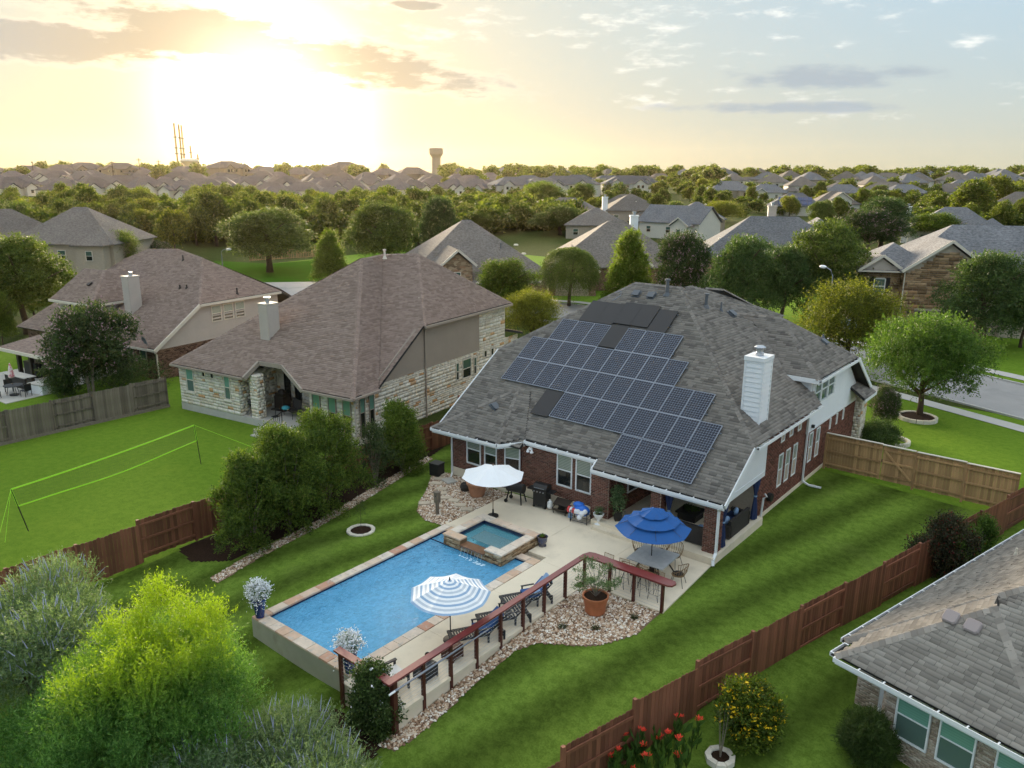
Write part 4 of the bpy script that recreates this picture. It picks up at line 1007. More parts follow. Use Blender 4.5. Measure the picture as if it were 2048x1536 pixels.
q.box(ix0-.01, ix0+.004, iy0, iy1, -.16, .14); q.box(ix0, ix1, iy1-.004, iy1, -.16, .14); q.box(PX0, -20.2, 21.685, 21.70, -.24, -.1); q.build('spa_tile', M_tile, spa)
q = MB(); q.poly([(ix0, SY0+.12, .21), (ix1, SY0+.12, .21), (ix1, iy1, .21), (ix0, iy1, .21)]) if False else q.poly([(ix0, iy0, .205), (ix1, iy0, .205), (ix1, iy1, .205), (ix0, iy1, .205)]); q.build('spa_water', M_water2, spa)
q = MB()
for i in range(4): q.lathe([(.001, .012), (.035, .012), (.035, 0)], (ix0+.25, iy0+.35+i*.36, bz), 8)
for i in range(4): q.lathe([(.001, .012), (.035, .012), (.035, 0)], (ix0+.5+i*.42, iy1-.22, bz), 8)
q.build('jet', M_tile, spa)
# thin sheets of falling water and the foam they raise
M_foam = mat('foam', (.62, .76, .84), .4, .4, noise=.1)
q = MB()
for i in range(46):
    x = rr.uniform(-20.0, -18.6); q.ball((x, 21.34+rr.gauss(0, .05), WZ+.004), rr.uniform(.012, .035), 6, 4, sc_=(1.9, .9, .25))
tag(q.build('foam_line', M_foam, spa), kind='stuff')
q = MB()
for i in range(7):
    x = -20.0+i*.18; q.tube([(x, 21.58, .16), (x+.01, 21.52, .05), (x, 21.48, WZ)], .006, 5)
q.build('water_strand', M_foam, spa)

# ------------------------------------------------------------------ bar rail round the deck edge, with its cables
rail = thing('bar_rail', 'dark red wooden bar rail on posts along the deck edge', 'railing', (-14.66, 17.5, 0))
def RB(mb, name, m): return mb.build(name, m, rail, world=((-14.66, 17.5, 0), 0))
ZR = 1.2
def plank(p, q_, w, h=.055, z=ZR):
    mb = MB(); mb.beam((*p, z), (*q_, z), w, h); RB(mb, 'rail_board', M_rail)
def chamfer_top(pts, z=ZR, h=.06): mb = MB(); mb.prism(pts, z-h, z); RB(mb, 'rail_board', M_rail)
chamfer_top([(-14.76, 12.64), (-14.52, 12.64), (-14.54, 22.46), (-14.76, 22.55)])
chamfer_top([(-14.76, 22.556), (-14.54, 22.466), (-11.2, 22.48), (-11.05, 22.56), (-11.02, 22.78), (-11.12, 22.92), (-14.45, 22.92), (-14.66, 22.85)])
chamfer_top([(-17.05, 12.72), (-14.766, 12.66), (-14.766, 12.92), (-17.05, 12.97)])
posts = [(-14.66, y) for y in (12.92, 14.08, 15.25, 16.44, 17.63, 18.82, 20.02, 21.3, 22.55)]+[(-13.62, 22.66), (-12.6, 22.66), (-11.45, 22.66)]+[(-15.78, 12.85), (-16.9, 12.85)]
for x, y in posts:
    zb = min(gzf(x+.1, y-.1), 0)-.25
    mb = MB(); mb.box(x-.05, x+.05, y-.05, y+.05, zb, ZR-.06); RB(mb, 'post', M_postw)
    if y < 14 and x > -15: mb = MB(); mb.box(x-.075, x+.075, y-.075, y+.075, zb, ZR-.05); RB(mb, 'post', M_postw)
for k in range(8):
    z = .1+k*.13
    mb = MB(); mb.tube([(-14.66, 12.9, z), (-14.66, 22.5, z)], .005, 4); RB(mb, 'cable', M_steel)
    mb = MB(); mb.tube([(-14.6, 22.66, z), (-11.5, 22.66, z)], .005, 4); RB(mb, 'cable', M_steel)
    mb = MB(); mb.tube([(-16.9, 12.85, z), (-14.7, 12.85, z)], .005, 4); RB(mb, 'cable', M_steel)
# the pool pole hung on the outside of the rail
pp = thing('skimmer_pole', 'shiny telescopic pool pole lying along the outside of the rail', 'pole', (-14.4, 15, 1.05))
q = MB(); q.tube([(-14.38, 12.7, 1.02), (-14.38, 16.7, 1.02)], .022, 8); q.tube([(-14.44, 12.6, 1.0), (-14.36, 15.8, 1.06)], .018, 8); q.build('tube', M_alu, pp, world=((-14.4, 15, 1.05), 0))
q = MB(); q.tube([(-14.38, 12.5, 1.02), (-14.38, 12.72, 1.02)], .03, 8); q.build('grip', M_white, pp, world=((-14.4, 15, 1.05), 0))
# ------------------------------------------------------------------ stone house next door (its own frame, turned 8 degrees)
class Fr:
    def __init__(s, deg, ox, oy): s.a = rad(deg); s.o = (ox, oy); s.c, s.s = math.cos(s.a), math.sin(s.a)
    def W(s, x, y, z=0): return (s.o[0]+s.c*x-s.s*y, s.o[1]+s.s*x+s.c*y, z)
    def cam(s): dx, dy = -s.o[0], -s.o[1]; return np.array([s.c*dx+s.s*dy, -s.s*dx+s.c*dy, CH])
def masonry_near(arrs, name, m, parent, campos, singles, stuff):
    order = sorted(range(len(arrs)), key=lambda i: np.linalg.norm(arrs[i].mean(0)-campos)); pick = set(order[:singles])
    for i in pick: pieces_obj(name, [arrs[i]], BF, m, parent)
    rest = [a for i, a in enumerate(arrs) if i not in pick]
    if rest: tag(pieces_obj(stuff, rest, BF, m, parent), kind='stuff')
F2 = Fr(8, -47.85, 24.95)
h2 = thing('stone_house', 'cream limestone house with taupe upper boards and brown roof, second house from the left', 'house', (F2.o[0], F2.o[1], 0), F2.a)
r2 = newroof()
A_ = lambda x, y: (x, y, 2.95+S_*(y+.4)); B_ = lambda x, y: (x, y, 2.88+S_*(y-2.0))
P1 = (7.9, 9.0, 9.22); P2 = (7.6, 11.6, 9.3); P3 = (10.4, 11.9, 9.48)
roof_plane(r2, [A_(-.16, -.4), A_(6.6, -.4), A_(6.67, .78), A_(8.67, .81), A_(11.45, -.4), A_(15.25, -.4), P1], (1, 0, 0), M_shingle_b, 51)
roof_plane(r2, [(15.25, -.4, 2.95), (15.1, 1.9, 2.86), P2, P1], (-.55, .83, .0), M_shingle_b, 52)
roof_plane(r2, [B_(14.95, 1.92), B_(14.95, 6.5), P3, P2], (1, 0, 0), M_shingle_b, 53)
roof_plane(r2, [(14.95, 6.5, 5.85), (14.95, 16.8, 5.85), P3], (0, 1, 0), M_shingle_b, 54)
roof_plane(r2, [P3, (14.95, 16.8, 5.85), (2, 19, 4.5), P2], (-1, 0, 0), M_shingle_b, 55)
roof_plane(r2, [A_(-.16, -.4), P1, P2, (2, 19, 4.5), (-.16, 19, 3.0)], (0, -1, 0), M_shingle_b, 56)
roof_plane(r2, [(14.9, 16.7, 3.9), (14.9, 18.6, 3.4), (10, 18.6, 3.4), (10, 16.7, 3.9)], (1, 0, 0), M_shingle_b, 57)
for a, b in ((A_(-.16, -.4), P1), ((15.25, -.4, 2.95), P1), (P1, P2), (P2, P3), ((14.95, 6.5, 5.85), P3), (P3, (14.95, 16.8, 5.85))): hip_caps(r2, a, b)
finish_roof(r2, h2, M_shingle_b, singles=0)
q = MB()
q.prism([(.02, .02), (5.6, .02), (5.6, 3.0), (11.3, 3.0), (11.3, .3), (14.75, .3), (14.75, 1.95), (14.5, 1.95), (14.5, 18.4), (.02, 18.4)], -.6, 2.9)
q.prism([(8, 6.6), (14.52, 6.6), (14.52, 16.6), (8, 16.6)], 2.9, 5.7)
q.add([(14.52, 2.0, 2.9), (14.52, 6.6, 2.9), (14.52, 6.6, 5.7), (12, 2.0, 2.9), (12, 6.6, 2.9), (12, 6.6, 5.7)], [(0, 1, 2), (5, 4, 3), (0, 2, 5, 3)])
w2 = q.build('wall', M_mortar2, h2)
q = MB(); q.prism([(-.03, -.03), (11.2, -.03), (11.2, 3.0), (5.6, 3.0), (5.6, 18), (-.03, 18)], -.7, .28); q.build('foundation', M_slab, h2)
q = MB(); q.box(7.9, 10.2, -1.1, -.03, -.5, .12); q.box(8.2, 9.9, -1.6, -1.1, -.5, -.05); q.build('porch_step', M_slab, h2)
SR = (.7, 1, 1, 1.35)
hol = [(.7, 1.45, 1.14, 2.74), (2.26, 2.62, 2.3, 2.72), (3.07, 3.43, 2.3, 2.72), (4.31, 4.88, 1.15, 2.74)]
st = courses((0, 0, 0), (1, 0, 0), 5.62, .28, 2.86, .42, .19, .02, .03, 61, hol, rnd=SR)
st += courses((5.62, 0, 0), (0, 1, 0), 3.0, .28, 2.86, .42, .19, .02, .03, 62, rnd=SR)
st += courses((5.6, 3.0, 0), (1, 0, 0), 5.7, .28, 3.3, .42, .19, .02, .03, 63, [(.8, 1.3, .75, 2.6), (1.7, 2.25, .75, 2.6)], rnd=SR)
bay_h = [(.25, .87, .3, 2.76), (1.48, 2.08, .3, 2.76), (2.58, 3.2, .3, 2.76)]
st += courses((11.3, .28, 0), (1, 0, 0), 3.47, -.1, 2.86, .36, .19, .02, .03, 64, bay_h, rnd=SR)
st += courses((14.77, .28, 0), (0, 1, 0), 1.67, -.2, 2.86, .36, .19, .02, .03, 65, [(.3, .75, .3, 2.75), (1.1, 1.55, .3, 2.75)], rnd=SR)
sh = [(8.4, 8.75, 1.45, 2.65), (9.15, 10.2, 1.4, 2.72), (10.5, 10.85, 1.42, 2.62), (11.8, 12.2, 2.35, 2.87), (12.7, 13.1, 2.32, 2.87)]
st += courses((14.53, 1.95, 0), (0, 1, 0), 11.25, -.5, 3.0, .42, .19, .02, .03, 66, sh, rnd=SR)
st += courses((14.53, 13.2, 0), (0, 1, 0), 3.4, -.5, 5.6, .42, .19, .02, .03, 67, [(a-11.25, b-11.25, c, d) for a, b, c, d in sh], rnd=SR)
st += courses((14.53, 16.6, 0), (0, 1, 0), 1.8, -.5, 3.3, .42, .19, .02, .03, 68, rnd=SR)
masonry_near(st, 'stone', M_stone, w2, F2.cam(), 260, 'stone_courses')
def col2(x0, x1, y0, y1, z0, z1, s):
    b = MB(); b.box(x0, x1, y0, y1, z0, z1); c = b.build('column', M_mortar2, h2)
    a = courses((x0, y0, 0), (1, 0, 0), x1-x0, z0, z1, .3, .19, .015, .03, s, rnd=SR)+courses((x1, y0, 0), (0, 1, 0), y1-y0, z0, z1, .3, .19, .015, .03, s+1, rnd=SR)+courses((x0, y1, 0), (0, -1, 0), y1-y0, z0, z1, .3, .19, .015, .03, s+2, rnd=SR)
    tag(pieces_obj('stone_courses', a, BF, M_stone, c), kind='stuff')
col2(6.5, 7.1, .1, .7, .28, 3.0, 70)
for o_, w_, a_, b_ in (((.7, -.01, 0), .75, 1.14, 2.74), ((4.31, -.01, 0), .57, 1.15, 2.74)): window(h2, o_, (1, 0, 0), w_, a_, b_, bl=M_bl3, glass=M_glassb, frame=M_trim, sill=M_stone)
for x in (2.26, 3.07): window(h2, (x, -.01, 0), (1, 0, 0), .36, 2.3, 2.72, rail=0, frame=M_trim)
for a, b, c, d in bay_h: window(h2, (11.3+a, .24, 0), (1, 0, 0), b-a, c, d, bl=M_bl2, frame=M_taupe, rail=.55, fw=.045)
for a, b in ((.3, .75), (1.1, 1.55)): window(h2, (14.8, .28+a, 0), (0, 1, 0), b-a, .3, 2.75, bl=M_bl2, frame=M_taupe, rail=.6, fw=.045)
for a, b, c, d in sh[:3]: window(h2, (14.56, 1.95+a, 0), (0, 1, 0), b-a, c, d, bl=M_glassg, frame=M_trim, rail=.5, fw=.05)
for a, b, c, d in sh[3:]: window(h2, (14.56, 1.95+a, 0), (0, 1, 0), b-a, c, d, frame=M_trim, rail=0, fw=.05)
for a, b in ((.8, 1.3), (1.7, 2.25)): window(h2, (5.6+a, 2.96, 0), (1, 0, 0), b-a, .75, 2.6, frame=M_dkbrown, rail=0, fw=.04)
lap_siding(h2, (14.53, 1.95, 0), (0, 1, 0), 11.25, 3.0, 5.7, M_taupe, uclip=lambda z: (max(0, (z-2.93)/S_+.05), 11.25), bh=.27)
q = MB(); q.beam((14.62, 1.9, 2.86), (14.62, 6.5, 5.78), .06, .2); q.box(14.98, 15.1, 6.5, 16.8, 5.68, 5.82); q.box(-.2, 6.6, -.52, -.40, 2.8, 2.92); q.box(11.4, 15.3, -.52, -.4, 2.8, 2.92); q.box(15.22, 15.34, -.4, 1.9, 2.82, 2.94)
q.beam((6.62, -.42, 2.88), (6.7, .76, 3.64), .16, .26); q.beam((6.7, .76, 3.62), (8.67, .79, 3.64), .16, .26); q.beam((8.67, .79, 3.64), (11.45, -.42, 2.85), .16, .26)
q.build('gutter', M_taupe, h2)
for pts in ([(15.0, 6.6, 5.7), (14.62, 7.0, 5.5), (14.62, 7.0, -.4), (15.0, 6.9, -.5)], [(15.2, -.3, 2.8), (14.9, .1, 2.6), (14.9, .15, -.4)]): downspout(pts, .09, M_taupe if pts[0][2] > 5 else M_beige, h2, None)
# chimney
q = MB(); q.box(5.42, 6.15, 2.2, 3.05, 4.2, 6.95); q.box(5.38, 6.2, 2.15, 3.1, 6.88, 6.98)
for x in (5.42, 6.15):
    for y in (2.2, 3.05): q.box(x-.035, x+.035, y-.035, y+.035, 4.5, 6.9)
ch2 = q.build('chimney', M_beige, h2)
lap_siding(ch2, (5.46, 2.2, 0), (1, 0, 0), .66, 4.7, 6.88, M_beige, bh=.17); lap_siding(ch2, (6.15, 2.24, 0), (0, 1, 0), .77, 4.9, 6.88, M_beige, bh=.17)
q = MB(); q.lathe([(.13, 0), (.13, .28), (.001, .28)], (5.78, 2.6, 6.98), 14); q.lathe([(.001, .3), (.2, .3), (.21, .36), (.001, .4)], (5.78, 2.6, 6.98), 14); q.build('chimney_cap', M_chrome, ch2)
for (x, y, z, h_) in ((8.6, 10.6, 9.2, .5), (3.2, 7.0, 5.9, .55), (4.2, 8.8, 6.7, .35)): flue(x, y, z, h_, .07, True, M_trim, h2, None)
q = MB(); q.obox((13.2, 8.5, 7.05), (.1, 0, -.066), (0, .14, 0), (.05, 0, .075)); q.build('roof_vent', M_trim, h2)
q = MB(); q.box(8.3, 8.42, 10.8, 11.6, 9.3, 9.36); q.build('ridge_vent', M_shingle_b, h2)
# things on its porch
def rail_obj():
    o = thing('porch_handrail', 'black metal handrail beside the stone house steps', 'handrail', F2.W(9.3, -.6, .2), F2.a)
    q = MB(); q.beam((0, -1.0, .5), (0, .5, .95), .04, .03); q.beam((0, -1.0, -.05), (0, .5, .2), .03, .03)
    q.box(-.02, .02, -1.02, -.98, -.4, .5); q.box(-.02, .02, .48, .52, -.1, .95); q.build('rail_frame', M_black, o)
    for i in range(9): q = MB(); t = i/9; y = -.85+t*1.3; q.box(-.01, .01, y-.01, y+.01, .02+t*.22, .52+t*.42); q.build('baluster', M_black, o)
rail_obj()
t_ = thing('covered_grill', 'tall brown covered grill against the porch wall of the stone house', 'grill', F2.W(6.9, 2.2, .28), F2.a)
q = MB(); q.prism([(-.4, -.3), (.4, -.3), (.42, .3), (-.42, .3)], 0, .95); q.prism([(-.34, -.25), (.34, -.25), (.3, .25), (-.3, .25)], .95, 1.15); q.ball((0, 0, 1.15), .28, 12, 8, sc_=(1, .8, .9)); q.build('cover', M_dkbrown, t_)
t_ = thing('patio_loveseat', 'black metal loveseat with a turquoise cushion on the stone house porch', 'bench', F2.W(8.4, 1.6, .28), F2.a-.35)
q = MB(); q.box(-.6, .6, -.28, .3, .38, .43); q.build('seat', M_greyw, t_)
q = MB(); q.obox((0, .32, .72), (.6, 0, 0), (0, .03, .0), (0, .06, .3)); q.build('backrest', M_greyw, t_)
for x in (-.62, .62): q = MB(); q.tube([(x, -.3, 0), (x, -.3, .6), (x, .35, .62), (x, .3, 0)], .02, 6); q.build('armrest', M_black, t_)
t_ = thing('round_cushion', 'round turquoise patterned cushion on the porch loveseat', 'cushion', F2.W(8.1, 1.35, .72), F2.a)
q = MB(); q.ball((0, 0, .12), .27, 14, 8, sc_=(1, .9, .5)); q.build('cushion_body', mat('turquoise_cloth', (.06, .32, .38), .8, noise=.5, nscale=12), t_)
t_ = thing('kettle_grill', 'small black kettle grill beside the porch column', 'grill', F2.W(6.0, .55, .28), 0)
q = MB(); q.ball((0, 0, .75), .25, 14, 8); q.build('bowl', M_black, t_)
for k in range(3): a = k*2.09; q = MB(); q.tube([(.1*math.cos(a), .1*math.sin(a), .6), (.25*math.cos(a), .25*math.sin(a), 0)], .015, 5); q.build('leg', M_alu, t_)
t_ = thing('side_table', 'small dark side table on the stone house porch', 'table', F2.W(7.55, 1.0, .28), 0)
q = MB(); q.lathe([(.001, .5), (.26, .5), (.26, .47), (.001, .47)], (0, 0, 0), 14); q.build('table_top', M_black, t_)
q = MB(); q.tube([(0, 0, .47), (0, 0, .03)], .02); q.box(-.2, .2, -.2, .2, 0, .02); q.build('base', M_black, t_)

# ------------------------------------------------------------------ far-left house with the dormer room
F3 = Fr(8, -55.86, 27.52)
h3 = thing('brick_house', 'brown roofed brick house at far left with beige boards, dormer room and covered patio', 'house', (F3.o[0], F3.o[1], 0), F3.a)
r3 = newroof(); A3 = lambda x, y: (x, y, 2.26+S_*(y+.31))
Q1 = A3(-4.2, 8.1); Q2 = A3(-8.25, 8.8); Q3 = A3(-12.0, 8.5)
roof_plane(r3, [A3(-17.7, -.5), A3(.4, -.31), A3(.4, 3.87), Q1, Q2, Q3, A3(-13.6, 7.3)], (1, 0, 0), M_shingle_b, 71)
roof_plane(r3, [(.4, 3.87, 5.05), (.4, 12.0, 5.05), Q1], (0, 1, 0), M_shingle_b, 72)
roof_plane(r3, [Q1, (.4, 12.0, 5.05), (.4, 17.5, 2.2), (-17.7, 17.5, 2.2), Q3, Q2], (-1, 0, 0), M_shingle_b, 73)
roof_plane(r3, [A3(-17.7, -.5), A3(-13.6, 7.3), Q3, (-17.7, 17.5, 2.2)], (0, -1, 0), M_shingle_b, 74)
DZ = 4.75; DX0, DX1, DY0 = -13.4, -7.8, .25
roof_plane(r3, [(DX0, DY0, DZ), (DX1, DY0, DZ), (DX1-2.9, DY0+3.2, DZ+2.15), (DX0, DY0+3.2, DZ+2.15)], (1, 0, 0), M_shingle_b, 75)
roof_plane(r3, [(DX1, DY0, DZ), (DX1, DY0+5.2, DZ), (DX1-2.9, DY0+5.2, DZ+2.15), (DX1-2.9, DY0+3.2, DZ+2.15)], (0, 1, 0), M_shingle_b, 76)
roof_plane(r3, [(DX0, DY0, DZ), (DX0, DY0+3.2, DZ+2.15), (DX0-1.6, DY0+3.9, DZ+1.0)], (0, -1, 0), M_shingle_b, 77)
PZ = 2.25
roof_plane(r3, [(-10.9, -5.4, PZ-.15), (-4.9, -5.45, PZ-.15), (-4.9, -.1, PZ+.6), (-10.9, .6, PZ+.6)], (1, 0, 0), M_shingle_b, 78)
for a, b in ((A3(.4, 3.87), Q1), (Q1, Q2), (Q2, Q3), ((DX1, DY0, DZ), (DX1-2.9, DY0+3.2, DZ+2.15)), (Q3, A3(-17.7, -.5))): hip_caps(r3, a, b)
finish_roof(r3, h3, M_shingle_b)
q = MB(); q.box(-17.2, -.02, .1, 17, -.7, 2.15); q.box(-8, -.03, 3.9, 12, 2.15, 4.95)
q.add([(-.03, .2, 2.15), (-.03, 3.9, 2.15), (-.03, 3.9, 4.95), (-2, .2, 2.15), (-2, 3.9, 2.15), (-2, 3.9, 4.95)], [(0, 1, 2), (5, 4, 3), (0, 2, 5, 3)])
w3 = q.build('wall', M_mortar, h3)
q = MB(); q.box(-12.9, -8.2, .65, 6, 2.6, 4.72); q.build('dormer_wall', M_beige, h3)
b3 = courses((0, .1, 0), (0, 1, 0), 16, -.5, 2.1, .24, .095, .012, .02, 81)+courses((-17.2, .09, 0), (1, 0, 0), 17.2, -.5, 2.1, .24, .095, .012, .02, 82, [(15.2, 16.0, .5, 2.0), (13.7, 14.4, .5, 2.0)])
M_brick2 = mat('brown_bricks', (.1, .05, .04), .85, .2, ramp=[(0, (.06, .032, .022)), (.5, (.16, .085, .055)), (1, (.26, .16, .11))], noise=.1, nscale=3)
tag(pieces_obj('brick_courses', b3, BF, M_brick2, w3), kind='stuff')
lap_siding(h3, (0, .1, 0), (0, 1, 0), 11.8, 2.12, 5.0, M_beige, uclip=lambda z: (max(0, (z-2.3)/S_-.1), 11.8), bh=.25)
lap_siding(h3, (-12.9, .65, 0), (1, 0, 0), 1.1, 2.7, 4.7, M_beige); lap_siding(h3, (-8.9, .65, 0), (1, 0, 0), .7, 2.9, 4.7, M_beige)
lap_siding(h3, (-8.2, .65, 0), (0, 1, 0), 4.2, 2.9, 4.7, M_beige, uclip=lambda z: (0, (z-2.9)/S_+.1))
for y in (5.1, 6.25, 7.4): window(h3, (.03, y, 0), (0, 1, 0), .98, 3.4, 4.72, bl=M_bl1, frame=M_trim, fw=.08)
for x in (-11.75, -10.75, -9.75): window(h3, (x, .63, 0), (1, 0, 0), .75, 3.2, 4.5, rail=0, frame=M_trim, fw=.08)
for x, w_ in ((-2.0, .8), (-3.5, .7)): window(h3, (x, .06, 0), (1, 0, 0), w_, .5, 2.0, bl=M_glassg, frame=M_trim)
q = MB(); q.beam((.42, -.35, 2.15), (.42, 3.87, 4.95), .08, .26); q.box(.38, .5, 3.87, 12, 4.84, 5.02); q.box(-6.9, .45, -.43, -.31, 2.08, 2.24); q.box(DX0-.1, DX1+.05, DY0-.12, DY0, DZ-.2, DZ-.02); q.box(DX1-.02, DX1+.1, DY0-.1, DY0+5.2, DZ-.2, DZ-.02)
q.box(-11.0, -4.8, -5.55, -5.4, PZ-.38, PZ-.15); q.beam((-4.82, -5.5, PZ-.27), (-4.82, -.1, PZ+.47), .08, .22); q.build('gutter', M_trim, h3)
downspout([(.3, -.3, 2.0), (.06, .0, 1.8), (.06, .0, -.3)], .1, M_trim, h3, None)
for x, y in ((-10.5, -4.3), (-8.25, -4.6), (-5.2, -4.9)): q = MB(); q.box(x-.13, x+.13, y-.13, y+.13, -.4, 2.2); q.build('patio_post', M_dkbrown, h3)
cx_, cy_ = -5.9, 2.3
q = MB(); q.box(cx_-.45, cx_+.35, cy_-.2, cy_+.75, 3.4, 6.85); q.box(cx_-.5, cx_+.4, cy_-.25, cy_+.8, 6.8, 6.9); ch3 = q.build('chimney', M_beige, h3)
lap_siding(ch3, (cx_-.45, cy_-.2, 0), (1, 0, 0), .8, 4.0, 6.8, M_beige, bh=.2); lap_siding(ch3, (cx_+.35, cy_-.2, 0), (0, 1, 0), .95, 4.2, 6.8, M_beige, bh=.2)
q = MB(); q.lathe([(.15, 0), (.15, .3), (.001, .31)], (cx_, cy_+.3, 6.9), 14); q.build('chimney_cap', M_chrome, ch3)
for (x, y, h_) in ((-3.3, 5.0, .3), (-2.6, 5.1, .3), (-6.2, 7.7, .45), (.0, 7.8, .5)): z = A3(x, y)[2] if x < -1 else 5.3; flue(x, y, z, h_, .06, False, M_dkbrown, h3, None)
q = MB(); q.obox((-10.4, 1.9, DZ+1.25), (.16, 0, 0), (0, .16, .1), (0, -.03, .05)); q.build('roof_vent', M_dkbrown, h3)
dish = thing('satellite_dish', 'small round satellite dish on the eave corner of the far left house', 'satellite dish', F3.W(-.6, -.2, 2.4), F3.a)
q = MB(); q.tube([(0, 0, 0), (0, -.05, .35), (0, -.15, .45)], .02, 6); q.build('arm', M_alu, dish)
q = MB(); q.add([(0, -.2, .5)]+[(.26*math.cos(a), -.24-.1*math.sin(a), .5+.3*math.sin(a)) for a in np.arange(14)*2*math.pi/14], [(0, i+1, (i+1) % 14+1) for i in range(14)]); q.build('reflector', M_alu, dish)

# ------------------------------------------------------------------ near right house: big tan roof, mint shades
F4 = Fr(-14.5, -4.81, 22.58)
h4 = thing('tan_brick_house', 'tan brick house at lower right with a tan shingle roof and mint window shades', 'house', (F4.o[0], F4.o[1], 0), F4.a)
r4 = newroof(); E4 = 1.8
ap = (2.83, 1.28, E4+S_*2.82)
roof_plane(r4, [(.06, -1.54, E4), (5.65, -1.54, E4), ap], (1, 0, 0), M_shingle_t, 91)
roof_plane(r4, [(5.65, -1.54, E4), (8.6, 1.3, E4+.02), (4.2, 2.8, 4.5), ap], (1, 1, .0), M_shingle_t, 92)
mh = lambda t: (-.2+t, -.62+t, E4+S_*t)
roof_plane(r4, [(.06, -1.54, E4), ap, mh(2.72), mh(.5)], (-.707, .707, -.05), M_shingle_t, 96, cover=True)
roof_plane(r4, [mh(0), mh(6.5), (6.3, 20, E4+S_*6.5), (-.2, 20, E4)], (0, 1, 0), M_shingle_t, 93)
roof_plane(r4, [mh(0), (14, -.62, E4), (6.3+6, 5.88, E4+S_*6.5), mh(6.5)], (1, 0, 0), M_shingle_t, 94)
roof_plane(r4, [mh(6.5), (12.3, 5.88, E4+S_*6.5), (12.3, 20, E4+S_*6.5), (6.3, 20, E4+S_*6.5)], (1, 0, 0), M_shingle_t, 95, cover=False)
for a, b in (((.06, -1.54, E4), ap), (ap, (5.65, -1.54, E4)), (mh(0), mh(6.5))): hip_caps(r4, a, b, w=.17, L=.17)
c4_ = F4.cam()
finish_roof(r4, h4, M_shingle_t, singles=300, key=lambda a: np.linalg.norm(a.mean(0)-np.array([2.6, -.5, 2.6])))
q = MB(); q.prism([(0, 0), (.75, 0), (1.35, -1.08), (9, -1.08), (9, 14), (0, 14)], -2.2, 1.72); w4 = q.build('wall', M_mortar, h4)
wins = [(1.72, 2.64), (2.87, 3.78), (4.25, 5.3)]
tb = courses((1.35, -1.08, 0), (1, 0, 0), 7.6, -1.0, 1.72, .215, .075, .012, .02, 101, [(a-1.35, b-1.35, .06, 1.48) for a, b in wins])
tb += courses((0, 0, 0), (1, 0, 0), .75, -1.0, 1.72, .215, .075, .012, .02, 102)
dd = unit((.6, -1.08, 0)); tb += courses((.75, 0, 0), dd, 1.235, -1.0, 1.72, .215, .075, .012, .02, 103, [(.32, .98, .0, 1.4)])
tb += courses((0, 12, 0), (0, -1, 0), 12, -1.0, 1.72, .215, .075, .012, .02, 104)
masonry_near(tb, 'brick', M_brick_t, w4, c4_, 300, 'brick_courses')
for a, b in wins: window(h4, (a, -1.12, 0), (1, 0, 0), b-a, .06, 1.48, bl=M_bl3, glass=M_glassb, fw=.045, rail=.52)
window(h4, (.75+dd[0]*.32+dd[1]*.03, dd[1]*.32-dd[0]*.03, 0), dd, .66, .0, 1.4, glass=M_glassb, bl=M_glassb, fw=.035, rail=0)
g4 = MB(); d4 = MB()
for p, q_, o_ in (((.06, -1.54, E4-.05), (5.7, -1.54, E4-.05), (0, -1, 0)), ((-.2, 12, E4-.05), (-.2, -.62, E4-.05), (-1, 0, 0)), ((0.0, -1.5, E4-.05), (.0, -.75, E4-.05), (-1, 0, 0))): gutter(g4, p, q_, o_, hang=.72); dark_trough(d4, p, q_, o_)
g4.build('gutter', M_white, h4); d4.build('gutter_trough', M_under, h4)
for x, y in ((2.05, .55), (2.62, .55)):
    p = np.array((x, y, E4+S_*(y+1.54))); n = unit((0, -S_, 1)); a = unit((1, 0, 0)); b = np.cross(n, a); q = MB()
    pr = [(a*math.cos(t)*(.19 if abs(math.cos(t)) > .7 else .19)+b*math.sin(t)*.19) for t in np.arange(0)]
    k = .2; cc = .06; out_ = [(-k+cc, -k), (k-cc, -k), (k, -k+cc), (k, k-cc), (k-cc, k), (-k+cc, k), (-k, k-cc), (-k, -k+cc)]
    lo = [p+a*u+b*v+n*.03 for u, v in out_]; mi_ = [p+a*u+b*v+n*.12 for u, v in out_]; tp = [p+a*u*.86+b*v*.86+n*.16 for u, v in out_]
    q.add(lo+mi_+tp, [(i, (i+1) % 8, 8+(i+1) % 8, 8+i) for i in range(8)]+[(8+i, 8+(i+1) % 8, 16+(i+1) % 8, 16+i) for i in range(8)]+[tuple(range(16, 24))])
    q.build('roof_vent', mat('pinkish_vent', (.30, .255, .25), .7), h4, smooth=False)
flue(1.05, 7.3, E4+S_*1.25, .28, .035, False, M_trim, h4, None)
